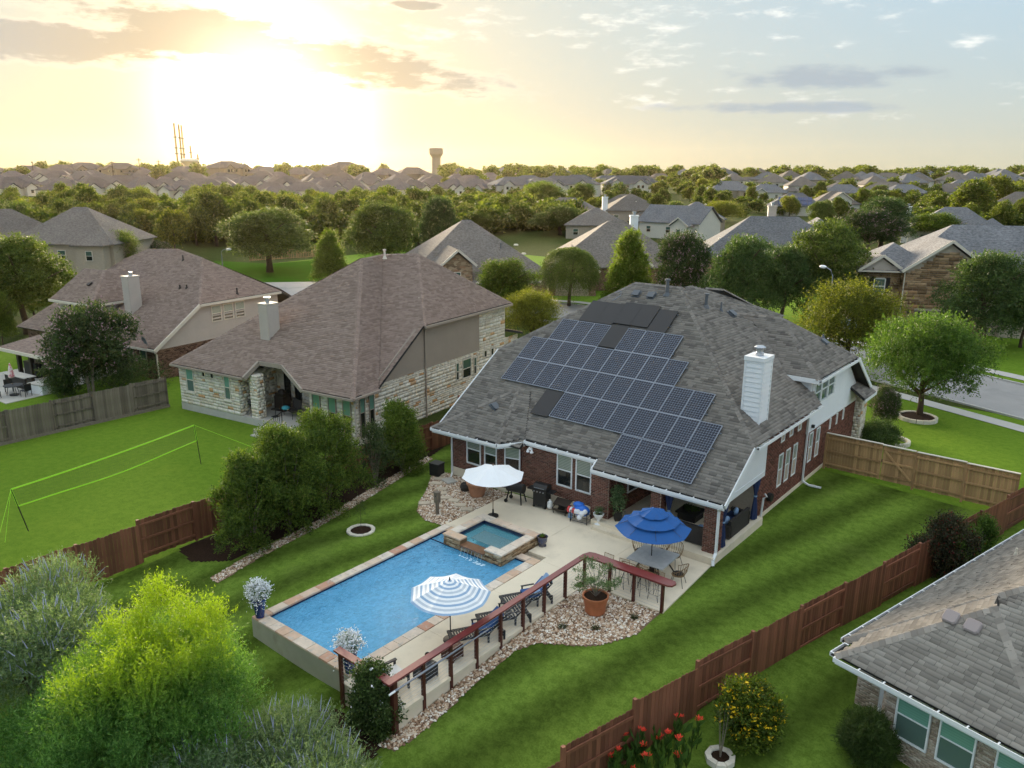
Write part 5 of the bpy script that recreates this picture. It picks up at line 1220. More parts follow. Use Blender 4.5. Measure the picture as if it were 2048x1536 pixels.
# ------------------------------------------------------------------ fences: every picket, rail and post a part
picket_me = {}
def picket_mesh(m, h, w=.138):
    k = (m.name, round(h, 2))
    if k not in picket_me:
        q = MB(); q.add([(-w/2, -.009, 0), (w/2, -.009, 0), (w/2, .009, 0), (-w/2, .009, 0), (-w/2, -.009, h-.03), (w/2, -.009, h-.03), (w/2, .009, h-.03), (-w/2, .009, h-.03), (-w/2+.03, -.009, h), (w/2-.03, -.009, h), (w/2-.03, .009, h), (-w/2+.03, .009, h)],
            [(0, 1, 5, 4), (1, 2, 6, 5), (2, 3, 7, 6), (3, 0, 4, 7), (4, 5, 9, 8), (5, 6, 10, 9), (6, 7, 11, 10), (7, 4, 8, 11), (8, 9, 10, 11)])
        o = q.build('picket', m); picket_me[k] = o.data; bpy.data.objects.remove(o)
    return picket_me[k]
def fence(name, label, pts, ztop, h, m, postm=None, side=1, bay=2.4, alt=False, cap=False, pw=.147, group=None, sag=.012, mpick=None, light=None, step=None):
    """pts: plan polyline; ztop(s) height of the pickets' tops. side: which side the pickets hang on.
    alt: good neighbour fence, the boarded side changes with every bay"""
    rr = random.Random(hash(name+label) % 1000 if False else len(label)); P = [np.array(p, float) for p in pts]
    o = thing(name, label, 'fence', (P[0][0], P[0][1], 0), 0, group); base = (P[0][0], P[0][1], 0)
    s = 0.; nbay = 0
    for a, b in zip(P[:-1], P[1:]):
        L = np.linalg.norm(b-a); d = (b-a)/L; ang = math.atan2(d[1], d[0]); nrm = np.array([-d[1], d[0]])
        nb = max(1, round(L/bay)); bl = L/nb
        for k in range(nb):
            p = a+d*k*bl; q_ = a+d*(k+1)*bl; zt = ztop(s+k*bl+bl/2); z2 = ztop(s+k*bl)
            sd = side*(1 if (not alt or (nbay % 2 == 0)) else -1); nbay += 1
            po = p-np.array(base[:2]); hh = h+.05
            mb = MB(); mb.box(-.05, .05, -.05, .05, 0, hh+.1); pst = mb.build('post', postm or m, o); pst.location = (po[0], po[1], max(zt, z2)-hh-.06); pst.rotation_euler = (0, 0, ang)
            for zz in ((zt-.22, zt-h/2, zt-h+.22)):
                mb = MB(); mb.box(.05, bl-.05, -.02, .02, -.045, .045); r_ = mb.build('rail', light or postm or m, o); r_.location = (po[0]-nrm[0]*sd*.012, po[1]-nrm[1]*sd*.012, zz); r_.rotation_euler = (0, 0, ang)
            n = int(round(bl/pw)); off_ = nrm*sd*.042
            for i in range(n):
                c = p+d*(i+.5)*bl/n+off_-np.array(base[:2]); me = picket_mesh(m, h)
                link(me, 'picket', o, (c[0], c[1], zt-h+rr.gauss(0, sag)), ang+rr.gauss(0, .012))
            if cap:
                mb = MB(); mb.box(0, bl, -.07, .07, 0, .035); r_ = mb.build('cap_board', M_trim, o); r_.location = (po[0], po[1], zt+.02); r_.rotation_euler = (0, 0, ang)
        s += L
    return o
# red fence along the right side of the yard
yA, yB = 11.6, 41.2
def zt_red(s):
    y = yA+s*.968
    return float(np.interp(y, [11.6, 13.4, 16.7, 19.2, 23, 30, 38, 41], [.35, .6, 1.0, 1.27, 1.3, 1.3, 1.32, 1.4]))
fence('cedar_fence', 'long red stained fence stepping along the right side of the main yard', [(fence_x(yA), yA), (fence_x(yB), yB)], zt_red, 1.8, M_fence_r, side=-1, bay=2.45, alt=True)
fence('cedar_fence', 'short red stained fence going on past the tan fence corner at right', [(fence_x(41.3), 41.3), (fence_x(46), 46)], lambda s: 1.45, 1.8, M_fence_r, side=-1, bay=2.45, alt=True)
# new cedar fence with a gate between house and red fence
ft = fence('cedar_fence', 'new tan cedar fence with pale cap board between the brick house and the front lawn', [(-11.75, 40.75), (-9.0, 40.75)], lambda s: 1.88, 1.85, M_fence_t, side=1, bay=2.75, cap=True)
def extend(o, pts, zt, h, m, side, bay, cap):
    t = fence('tmp', 'x x x x', pts, zt, h, m, side=side, bay=bay, cap=cap); d = Vector(t.location)-Vector(o.location)
    for c in list(t.children): c.parent = o; c.location = Vector(c.location)+d
    bpy.data.objects.remove(t)
extend(ft, [(-7.45, 40.75), (-3.1, 40.75)], lambda s: 1.85-.02*s, 1.85, M_fence_t, 1, 2.3, True)
gate = thing('fence_gate', 'tan cedar gate with one diagonal brace in the new fence', 'gate', (-9.0, 40.75, 0))
for i in range(11): link(picket_mesh(M_fence_t, 1.8), 'picket', gate, (.1+i*.135, .04, .02))
for z in (.3, 1.0, 1.62): q = MB(); q.box(.06, 1.5, -.02, .02, z-.045, z+.045); q.build('rail', M_fence_t, gate)
q = MB(); q.beam((.1, -.03, 1.6), (1.45, -.03, .3), .03, .09); q.build('brace', M_fence_t, gate)
q = MB(); q.box(0, 1.52, -.07, .07, 1.87, 1.905); q.build('cap_board', M_trim, gate)
q = MB(); q.box(.02, .06, -.06, -.03, 1.0, 1.15); q.build('latch', M_black, gate)
# fence between the two yards (behind the shrubs)
fence('cedar_fence', 'dark red fence behind the tall shrubs, between the pool yard and volleyball lawn', [(-29.75, 6.0), (-29.75, 34.5)], lambda s: 1.45 if s > 6 else 1.3, 1.7, M_fence_r, side=-1, bay=2.4, alt=True)
fence('cedar_fence', 'dark red fence stub between the stone house and the brick house', [(-32.0, 34.4), (-29.8, 34.4)], lambda s: 1.55, 1.7, M_fence_r, side=1, bay=2.2)
# weathered grey fence of the far left yard
fence('weathered_fence', 'weathered grey picket fence between the volleyball lawn and the far left yard', [(-48.9, 8.0), (-48.9, 24.6)], lambda s: 1.72+.01*s, 1.85, M_fence_g, side=1, bay=2.4, alt=True)
fence('weathered_fence', 'weathered fence at the left edge behind the covered patio', [(-76, 27), (-66.6, 26.2)], lambda s: 1.6, 1.8, M_fence_g, side=-1, bay=2.4)
q = MB(); q.box(-48.98, -48.82, 8, 24.6, -.25, .02); tag(q.build('kick_board', M_barkg), 'weathered kick board under the grey fence', 'board')
# ------------------------------------------------------------------ trees and shrubs
def leaf_cloud(name, blobs, ntw, L, nleaf, ll, lw, m, seed=1, droop=0., up=.35, wild=.6, inner=.55, flower=None, under=-.5, mats=None):
    """twigs start inside the crown's lobes and carry leaves; blobs = (x,y,z,rx,ry,rz).
    returns an object whose mesh is leaves only"""
    r = np.random.default_rng(seed); B = np.array(blobs, float); w = (B[:, 3]*B[:, 5]+B[:, 4]*B[:, 5]+B[:, 3]*B[:, 4]); w = w/w.sum()
    k = r.choice(len(B), ntw, p=w); d = r.normal(size=(ntw, 3)); d /= np.linalg.norm(d, axis=1)[:, None]
    low = d[:, 2] < under; d[low, 2] *= -1
    rad_ = inner+(1-inner)*r.random(ntw)**.6
    P = B[k, :3]+d*B[k, 3:6]*rad_[:, None]
    D = d*1.+r.normal(size=(ntw, 3))*wild+np.array([0, 0, up]); D /= np.linalg.norm(D, axis=1)[:, None]
    t = (np.arange(nleaf)+.5)/nleaf; t = t[None, :]+r.normal(size=(ntw, nleaf))*.05
    Ls = L*r.uniform(.5, 1.35, ntw)
    C_ = P[:, None, :]+D[:, None, :]*(Ls[:, None]*t)[..., None]; C_[..., 2] -= droop*(Ls[:, None]*t)**2/L
    C_ += r.normal(size=C_.shape)*lw*.8
    C_ = C_.reshape(-1, 3); n = len(C_)
    ax = np.repeat(D, nleaf, axis=0)+r.normal(size=(n, 3))*.75; ax[:, 2] -= droop*.6; ax /= np.linalg.norm(ax, axis=1)[:, None]
    nn_ = r.normal(size=(n, 3))+np.array([0, 0, .8]); sd = np.cross(ax, nn_); sd /= np.linalg.norm(sd, axis=1)[:, None]+1e-9
    s = r.uniform(.65, 1.35, n)[:, None]
    a = ax*ll*.5*s; b = sd*lw*.5*s
    V_ = np.stack([C_-a, C_+b, C_+a, C_-b], 1).reshape(-1, 3); Fq = np.arange(n*4).reshape(-1, 4)
    mi = None
    if flower is not None:
        frac, zmin, size = flower; mi = np.zeros(n, int); tw = r.random(ntw); sel = np.repeat((tw < frac) & (P[:, 2] > zmin), nleaf); tt = np.tile(np.arange(nleaf), ntw); sel &= tt >= nleaf*.45
        mi[sel] = 1
    return npmesh(name, V_, Fq, mats or m, None, mi)
def trunk_mesh(h, r0, limbs, seed=1, m=M_bark, spread=.5, lh=.45, multi=1):
    rr = random.Random(seed); q = MB()
    for k in range(multi):
        ox, oy = (0, 0) if multi == 1 else (rr.uniform(-.2, .2), rr.uniform(-.2, .2)); lean = (rr.uniform(-.08, .08)*h+ox*2, rr.uniform(-.08, .08)*h+oy*2)
        pts = [(ox, oy, -.2), (ox*1.1, oy*1.1, h*.15), (ox+lean[0]*.5, oy+lean[1]*.5, h*.5), (ox+lean[0], oy+lean[1], h*.85)]
        q.tube(pts, [r0*1.3, r0, r0*.75, r0*.25], 8)
    for i in range(limbs):
        a = i*2.4+rr.random(); z0 = h*(lh+rr.random()*.25); R_ = spread*h*rr.uniform(.6, 1)
        q.tube([(0, 0, z0), (R_*.5*math.cos(a), R_*.5*math.sin(a), z0+h*.13), (R_*math.cos(a), R_*math.sin(a), z0+h*.26)], [r0*.5, r0*.32, r0*.1], 6)
    return q
LEAF = {
 'oak': leafmat('oak_leaves', (.042, .066, .013), (.135, .175, .034), trans=.32),
 'dark': leafmat('dark_leaves', (.032, .058, .019), (.095, .145, .040), trans=.3),
 'elm': leafmat('elm_leaves', (.035, .075, .014), (.115, .190, .035), trans=.38),
 'bright': leafmat('young_green_leaves', (.055, .085, .012), (.165, .215, .028), trans=.42),
 'gold': leafmat('yellow_green_leaves', (.07, .085, .012), (.23, .23, .03), trans=.42),
 'willow': leafmat('willow_leaves', (.055, .140, .028), (.170, .320, .075), tip=(.25, .34, .012), tipz=(3.6, 5.3), trans=.40),
 'vitex': leafmat('vitex_leaves', (.075, .130, .060), (.215, .290, .155), trans=.36),
 'hedge': leafmat('hedge_leaves', (.045, .080, .012), (.150, .205, .032), trans=.38),
 'forest': leafmat('forest_leaves', (.048, .070, .012), (.155, .180, .028), trans=.42),
 'myrtle': leafmat('crape_myrtle_leaves', (.030, .052, .018), (.085, .115, .040), trans=.3),
 'photinia': leafmat('photinia_leaves', (.020, .026, .014), (.065, .060, .030), trans=.25, hi=(.93, (.16, .02, .02))),
 'grassy': leafmat('mound_leaves', (.030, .055, .012), (.085, .130, .030), trans=.3),
}
M_fwhite = mat('white_petals', (.82, .82, .84), .6); M_fpink = mat('pink_petals', (.52, .30, .31), .7); M_flav = mat('lavender_spikes', (.42, .43, .62), .7)
M_fyel = mat('yellow_petals', (.75, .48, .01), .6); M_fred = mat('red_petals', (.62, .045, .02), .6); M_fdusk = mat('dusky_pink_petals', (.40, .26, .28), .7)
def lobes(R_, H, n, seed, z0=.35, flat=1., low=.0):
    "crown lobes filling an egg of radius R_ and height H above z0*H"
    rr = random.Random(seed); out = [(0, 0, H*(z0+1)/2, R_*.62, R_*.62, H*(1-z0)*.42)]
    for i in range(n):
        a = i*2.4+rr.uniform(-.4, .4); t = (i+.5)/n; z = H*(z0+low+(1-z0-low)*(.12+.76*t)); prof = math.sin(math.pi*min(1, (.22+.72*t)))**.75
        rr_ = R_*prof*rr.uniform(.45, .86); s = R_*rr.uniform(.2, .42)
        out.append((rr_*math.cos(a), rr_*math.sin(a), z, s, s, s*flat*rr.uniform(.7, 1)))
    return out
KIND = {}
def kind(name, size, crown, trunk, bark=M_bark):
    KIND[name] = dict(size=size, crown=crown, trunk=trunk.build('trunk', bark, None, smooth=True).data)
    c = KIND[name]['crown']; KIND[name]['crown'] = c.data; bpy.data.objects.remove(c)
    for o in [o for o in bpy.data.objects if o.name.startswith('trunk') and o.parent is None]: bpy.data.objects.remove(o)
kind('oak_a', (3.2, 7.), leaf_cloud('crown', lobes(3.2, 7., 16, 1, .22), 5200, .55, 8, .17, .085, LEAF['oak'], 1), trunk_mesh(7., .2, 6, 1))
kind('oak_b', (3.4, 7.), leaf_cloud('crown', lobes(3.4, 7., 20, 2, .15), 5200, .6, 8, .17, .085, LEAF['dark'], 2, up=.2), trunk_mesh(7., .22, 6, 2))
kind('elm', (3.6, 5.6), leaf_cloud('crown', lobes(3.5, 5.6, 22, 3, .27), 6500, .75, 9, .14, .06, LEAF['elm'], 3, up=.55, wild=.5, inner=.4), trunk_mesh(5.6, .17, 9, 3, M_bark, .5, .22))
kind('airy', (3.4, 6.), leaf_cloud('crown', lobes(3.2, 6., 16, 4, .2), 4600, 1.0, 9, .14, .06, LEAF['gold'], 4, up=.35, wild=.55, inner=.35), trunk_mesh(6., .14, 8, 4, M_bark, .5, .25))
kind('bright', (2.8, 6.5), leaf_cloud('crown', lobes(2.7, 6.5, 14, 5, .18), 4600, .8, 9, .16, .07, LEAF['bright'], 5, up=.6, wild=.45, inner=.4), trunk_mesh(6.5, .13, 7, 5))
kind('cone', (2.2, 7.), leaf_cloud('crown', [(0, 0, 7*(.12+.8*t), 2.1*(1-t)**.7*.85+.15, 2.1*(1-t)**.7*.85+.15, .75) for t in np.linspace(0, 1, 9)]+[(1.3*math.cos(a)*(1-a/16), 1.3*math.sin(a)*(1-a/16), 1+a*.4, .6, .6, .6) for a in np.arange(14)], 4600, .6, 8, .16, .07, LEAF['bright'], 6, up=.7, wild=.45), trunk_mesh(7., .15, 5, 6, spread=.18))
kind('weeping', (2.6, 5.6), leaf_cloud('crown', [(0, 0, 3.5, 2.5, 2.5, 2.1), (.6, .3, 3.9, 1.9, 1.9, 1.6), (-.7, -.4, 3.7, 1.8, 1.8, 1.6)], 6200, .7, 9, .15, .035, LEAF['oak'], 7, droop=.9, up=-.1, wild=.35, inner=.75, under=-.75), trunk_mesh(5.6, .16, 6, 7))
kind('myrtle', (2.6, 5.5), leaf_cloud('crown', lobes(2.6, 5.5, 16, 8, .16), 5200, .65, 8, .15, .075, None, 8, up=.5, flower=(.13, 1.8, .1), mats=[LEAF['myrtle'], M_fdusk]), trunk_mesh(5.5, .07, 4, 8, M_barkg, .4, .2, 4), M_barkg)
kind('forest_a', (3.6, 7.), leaf_cloud('crown', lobes(3.6, 7., 14, 9, .05), 1500, .7, 6, .34, .20, LEAF['forest'], 9), trunk_mesh(7., .2, 3, 9))
kind('forest_b', (3.0, 7.5), leaf_cloud('crown', lobes(3.0, 7.5, 12, 10, .05), 1500, .7, 6, .34, .20, LEAF['forest'], 10, up=.6), trunk_mesh(7.5, .2, 3, 10))
kind('forest_c', (4.0, 6.), leaf_cloud('crown', lobes(4.0, 6., 14, 12, .05), 1500, .7, 6, .34, .20, LEAF['oak'], 12), trunk_mesh(6., .2, 3, 12))
kind('forest_d', (3.0, 6.), leaf_cloud('crown', lobes(3.0, 6., 12, 13, .05), 1400, .7, 6, .32, .18, LEAF['gold'], 13, up=.5), trunk_mesh(6., .15, 3, 13))
kind('far_a', (3.2, 6.), leaf_cloud('crown', lobes(3.2, 6., 9, 14, .0), 330, .8, 4, .75, .5, LEAF['forest'], 14), trunk_mesh(6., .2, 2, 14))
kind('far_b', (3.4, 5.), leaf_cloud('crown', lobes(3.4, 5., 9, 15, .0), 330, .8, 4, .75, .5, LEAF['oak'], 15), trunk_mesh(5., .2, 2, 15))
def topz(P, ty):
    "height above P whose image has row ty"
    lo, hi = 0., 60.
    for _ in range(40):
        m = (lo+hi)/2; q = np.array([P[0], P[1], P[2]+m])-CAM; w = q@_d
        if 768-F_*(q@_u)/w > ty: lo = m
        else: hi = m
    return lo
def plant(k, px, py, top, wpx, name, label, group=None, cat='tree', P=None, rot=None, hmul=1.):
    K = KIND[k]
    if P is None: P = gp(px, py)
    depth = (P-CAM)@_d; h = topz(P, top)*hmul; w = wpx*depth/F_/2
    o = thing(name, label, cat, (P[0], P[1], P[2]), R.random()*6.28 if rot is None else rot, group)
    sc_ = (w/K['size'][0], w/K['size'][0], h/K['size'][1])
    link(K['trunk'], 'trunk', o, scale=sc_); link(K['crown'], 'crown', o, scale=sc_); return o
# trees in the middle distance, from left to right
T = [
 ('oak_a', 55, 668, 482, 190, 'oak_tree', 'broad olive green tree at the left edge behind the patio roof', 0),
 ('bright', 8, 700, 590, 60, 'young_tree', 'pale small tree cut by the left edge above the covered patio', 0),
 ('bright', 232, 545, 462, 105, 'leafy_tree', 'light green bushy tree between the two far left houses', 0),
 ('myrtle', 318, 530, 482, 60, 'leafy_tree', 'cream flowering tree top showing above the far left roof', 0),
 ('bright', 70, 640, 570, 100, 'leafy_tree', 'yellowish shrub tree behind the far left dormer roof', 0),
 ('myrtle', 188, 792, 612, 172, 'crape_myrtle', 'large crape myrtle with pale pink blossom in front of the far left house', 0),
 ('cone', 662, 565, 462, 82, 'round_tree', 'egg shaped lime tree standing on the lawn beyond the street', 0),
 ('oak_a', 540, 545, 425, 190, 'oak_tree', 'wide brown green tree at the edge of the wood over the lawn', 0),
 ('oak_a', 770, 550, 412, 155, 'oak_tree', 'big gold lit tree behind the stone house ridge', 0),
 ('oak_b', 880, 520, 400, 88, 'round_tree', 'dense round dark tree left of the brown gabled house', 0),
 ('gold', 0, 0, 0, 0, '', '', 0),
 ('bright', 1010, 640, 522, 120, 'leafy_tree', 'bright yellow green tree in front of the brown garage house', 0),
 ('airy', 1062, 690, 588, 125, 'leafy_tree', 'green tree with cream flowers just left of the solar roof top', 0),
 ('weeping', 1138, 612, 497, 108, 'weeping_tree', 'rounded weeping tree with a smooth globe crown by the driveway', 0),
 ('cone', 1256, 620, 462, 118, 'leafy_tree', 'pointed sunlit tree behind the top of the solar roof', 0),
 ('myrtle', 1362, 625, 468, 112, 'crape_myrtle', 'round crape myrtle tipped with pink blossom behind the solar roof', 0),
 ('oak_b', 1480, 660, 482, 150, 'oak_tree', 'dark full tree with sunlit top behind the solar house ridge', 0),
 ('oak_a', 1640, 650, 455, 175, 'oak_tree', 'tall green tree behind the curved street lamp', 0),
 ('oak_b', 1560, 655, 500, 120, 'oak_tree', 'dark tree filling the gap left of the street lamp', 0),
 ('airy', 1690, 745, 578, 210, 'leafy_tree', 'wide golden tipped tree right of the solar house roof', 0),
 ('oak_b', 1962, 700, 515, 175, 'oak_tree', 'large blue green tree in front of the stone house garage at right', 0),
 ('oak_b', 2040, 695, 560, 90, 'oak_tree', 'dark tree cut by the right edge under the gabled wall', 0),
 ('elm', 1838, 834, 650, 222, 'elm_tree', 'broad bright elm in a white ring on the front lawn', 0),
 ('myrtle', 1765, 862, 775, 55, 'crape_myrtle', 'slim crape myrtle in front of the tan fence', 0),
 ('oak_b', 1760, 500, 400, 130, 'oak_tree', 'dark tree above the two storey house at right', 0),
 ('myrtle', 1735, 505, 422, 120, 'crape_myrtle', 'wide dark crape myrtle with pink top right of the grey roof', 0),
 ('bright', 1865, 490, 428, 110, 'leafy_tree', 'yellow topped tree left of the grey hip roof at right', 0),
 ('oak_a', 1640, 470, 405, 60, 'leafy_tree', 'small tree right of the blue solar roof far behind', 0),
 ('airy', 1445, 445, 405, 95, 'leafy_tree', 'tree left of the tan chimney behind the grey roof', 0),
 ('oak_a', 1120, 470, 415, 110, 'oak_tree', 'dark green tree behind the brown gabled house apex', 0),
 ('bright', 960, 470, 425, 60, 'leafy_tree', 'lime shrub tree behind the brown gabled house at left of apex', 0),
 ('forest_b', 1010, 455, 392, 60, 'leafy_tree', 'tall bushy tree by the wood right of the round dark tree', 0),
 ('bright', 1085, 425, 365, 100, 'leafy_tree', 'big light green tree below the water tower', 0),
 ('bright', 1165, 420, 368, 55, 'leafy_tree', 'pointed yellow tree right of the big light green tree', 0),
 ('oak_a', 1830, 400, 0, 0, '', '', 0),
 ('forest_b', 1940, 440, 360, 80, 'leafy_tree', 'tall tree at far right above the roofs', 0),
 ('forest_d', 1990, 430, 352, 70, 'leafy_tree', 'gold green tree at the far right horizon', 0),
 ('forest_a', 2030, 425, 372, 60, 'leafy_tree', 'bush tree cut by the right edge below the horizon', 0),
 ('forest_a', 1875, 430, 385, 80, 'leafy_tree', 'green tree among the far right roofs', 0),
 ('forest_c', 1760, 420, 382, 70, 'leafy_tree', 'tree in front of the far row of hip roofs', 0),
]
for k, px, py, top, w, nm, lb, _ in T:
    if nm: plant(k, px, py, top, w, nm, lb)
q = None
# ---- the wood across the left half and the trees between the far houses
M_forestmix = ['forest_a', 'forest_b', 'forest_c', 'forest_d']
def wood(n, xr, yr, sizes, kinds, label, group, seed, name='tree', reject=None):
    rr = random.Random(seed); k = 0; t = 0; pts = []
    while k < n and t < n*30:
        t += 1; px = rr.uniform(*xr); py = rr.uniform(*yr)
        if reject and reject(px, py): continue
        P = gp(px, py)
        if any((P[0]-a)**2+(P[1]-b)**2 < c for a, b, c in pts): continue
        s = rr.uniform(*sizes); pts.append((P[0], P[1], (s*.42)**2)); kd = rr.choice(kinds); K = KIND[kd]
        o = thing(name, label, 'tree', P, rr.random()*6.28, group); w = s*rr.uniform(.8, 1.15)/7.
        if not kd.startswith('far'): link(K['trunk'], 'trunk', o, scale=(w, w, s/7.))
        link(K['crown'], 'crown', o, scale=(w, w, s/7.)); k += 1
# (bottom edge of the wood's foot, in picture rows)
wood(70, (-60, 880), (440, 505), (6.5, 9.5), M_forestmix, 'one of the crowded trees of the wood behind the left houses', 'trees of the wood behind the left houses', 21, reject=lambda x, y: (y > 478 and 400 < x < 900) or (x < 200 and y > 470))
wood(60, (-60, 860), (446, 485), (6., 8.5), M_forestmix, 'one of the hazy trees in the middle of the wood at left', 'trees in the middle of the wood', 22)
wood(30, (380, 860), (430, 495), (7, 10), ['forest_a', 'forest_c', 'forest_b'], 'one of the hazy orange lit trees before the wood, above the stone house', 'orange lit trees of the wood', 26)
wood(56, (860, 2090), (395, 470), (5., 7.5), ['forest_a', 'forest_c', 'forest_b', 'forest_d'], 'one of the garden trees between the houses behind the solar roof', 'garden trees between the middle houses', 23, reject=lambda x, y: (y > 450 and 900 < x < 1120) or (1380 < x < 1740 and y > 440) or (1180 < x < 1340 and y > 440))
wood(60, (880, 2090), (372, 398), (6., 9.), ['far_a', 'far_b', 'forest_d'], 'one of the small trees between the far roofs at right', 'small trees between the far roofs', 24)
def mass(nm, label, n, xr, yr, sizes, kinds, seed, reject=None):
    "tree crowns past counting, as one object"
    rr = random.Random(seed); Vs, Fs, k = [], [], 0
    data = {}
    for kd in kinds:
        me = KIND[kd]['crown']; v = np.empty(len(me.vertices)*3, np.float32); me.vertices.foreach_get('co', v); f = np.empty(len(me.loops), np.int32); me.loops.foreach_get('vertex_index', f); data[kd] = (v.reshape(-1, 3), f.reshape(-1, 4))
    for _ in range(n):
        px, py = rr.uniform(*xr), rr.uniform(*yr)
        if reject and reject(px, py): continue
        P = gp(px, py); kd = rr.choice(kinds); v, f = data[kd]; s = rr.uniform(*sizes)/6.5; a = rr.random()*6.28; w = s*rr.uniform(.9, 1.4)
        q_ = np.column_stack([(v[:, 0]*cos_(a)-v[:, 1]*sin_(a))*w, (v[:, 0]*sin_(a)+v[:, 1]*cos_(a))*w, v[:, 2]*s])+P; Vs.append(q_); Fs.append(f+k); k += len(v)
    return tag(npmesh(nm, np.vstack(Vs), np.vstack(Fs), LEAF['forest']), label, None, None, 'stuff')
cos_, sin_ = math.cos, math.sin
mass('wood_canopy', 'continuous canopy of the wood behind the left houses', 260, (-80, 900), (438, 485), (4.5, 7.), ['far_a', 'far_b'], 31)
mass('garden_canopy', 'smaller greenery between the houses of the middle distance', 240, (850, 2090), (378, 470), (3., 5.5), ['far_a', 'far_b'], 32, reject=lambda x, y: (y > 452 and 900 < x < 1120) or (1380 < x < 1740 and y > 440) or (1180 < x < 1340 and y > 440))
mass('back_garden_trees', 'trees of the back gardens beyond the brown gabled house', 70, (930, 1150), (425, 470), (5., 7.5), ['forest_d', 'far_a', 'far_b'], 35)
mass('horizon_trees', 'tiny trees along the whole horizon and between the far rows', 420, (-80, 2120), (351, 368), (7., 12.), ['far_a', 'far_b'], 33, reject=lambda x, y: x < 880 and y > 356 and random.Random(int(x*7+y)).random() < .95)
mass('low_thicket', 'low thicket between the far roofs at right', 160, (1150, 2120), (364, 392), (4., 7.), ['far_a', 'far_b'], 34)
# ---- shrubs along the yard fence, behind the mulch bed
def shrub(nm, lb, base, top, wpx, lm, seed, n=2600, lobes_=None, ll=.10, lw=.045, dense=1., flower=None, mats=None, group=None, up=.6, L=.38, stems=5, cat='shrub', z0=-.1, wild=.5, droop=0., inner=.45, P=None):
    P = gp(*base) if P is None else P; depth = (P-CAM)@_d; h = topz(P, top); w = wpx*depth/F_/2
    o = thing(nm, lb, cat, P, 0, group)
    bl = lobes(w, h, lobes_ or 13, seed, z0, 1.25)
    c = leaf_cloud('foliage', bl, int(n*dense), L, 8, ll, lw, lm, seed, up=up, wild=wild, droop=droop, flower=flower, mats=mats, inner=inner); c.parent = o
    q = MB(); rr = random.Random(seed)
    for i in range(stems):
        a = i*1.9; q.tube([(0, 0, -.1), (.25*w*math.cos(a), .25*w*math.sin(a), h*.4), (.5*w*math.cos(a), .5*w*math.sin(a), h*.75)], [.03, .022, .008], 5)
    q.build('stem', M_barkg, o); return o
H_ = LEAF['hedge']
shrub('tall_shrub', 'lowest of the tall shrubs by the yard fence, nearest the camera', (505, 1098), 905, 150, H_, 41, 4200)
shrub('tall_shrub', 'tall shrub second from the near end of the fence hedge', (580, 1062), 842, 165, H_, 42, 5200)
shrub('tall_shrub', 'tallest wide shrub in the middle of the fence hedge', (655, 1020), 822, 175, H_, 43, 5600)
shrub('tall_shrub', 'narrow shrub filling behind the middle of the fence hedge', (560, 1020), 850, 120, H_, 44, 3000)
shrub('thin_shrub', 'thin open shrub with bare grey stems near the brick house', (752, 975), 835, 80, LEAF['myrtle'], 45, 700, stems=12, lobes_=8, inner=.2)
shrub('tall_shrub', 'shrub at the far end of the fence hedge beside the brick house', (805, 945), 806, 105, H_, 46, 4200)
shrub('clipped_shrub', 'low dark shrubs under the pink crape myrtle of the far left house', (235, 775), 742, 190, LEAF['dark'], 47, 2600)
shrub('clipped_shrub', 'dark rounded shrub beside the far left covered patio', (128, 790), 748, 60, LEAF['dark'], 48, 1400)
# ---- the big soft foreground plants at lower left
def big_plant(nm, lb, P, blobs, n, L, nleaf, ll, lw, m, seed, **k):
    o = thing(nm, lb, 'tree', P, 0); c = leaf_cloud('crown', blobs, n, L, nleaf, ll, lw, m, seed, **k); c.parent = o
    trunk_mesh(max(b[2] for b in blobs), .11, 8, seed, M_bark, .45, .15, 4).build('trunk', M_bark, o, smooth=True); return o
Pw = gp(285, 1600)
wr_ = random.Random(12); wb = [(0, 0, 1.9, 2.3, 2.1, 1.6), (-1.4, -.7, 1.5, 1.5, 1.3, 1.3), (1.3, -.4, 1.6, 1.4, 1.3, 1.3), (-2.6, -1.6, 1.0, 1.1, 1.1, 1.1), (-2.8, -.3, 1.2, 1., 1., 1.2), (-1.0, -2.0, .9, 1.2, 1.1, 1.), (1.0, -2.0, .9, 1.2, 1.0, 1.), (-3.4, -1.4, .8, .9, .9, 1.)]
for i in range(46):     # upright plumes with gaps between, level on top and lower to the left
    a = i*2.4; t = math.sqrt((i+.5)/46); x, y = 2.9*t*math.cos(a), 2.5*t*math.sin(a)+.35; s_ = x*.778+y*.628
    hh = (5.0-1.5*t**4-.34*max(0, -s_)+.1*s_)*wr_.uniform(.84, 1.1); w_ = wr_.uniform(.26, .5); wb.append((x, y, hh-1.2, w_, w_, 1.35))
big_plant('willow_tree', 'big feathery bright green tree with yellow tips at lower left', Pw, wb, 27000, .55, 11, .085, .021, LEAF['willow'], 51, up=.9, wild=.4, inner=.5)
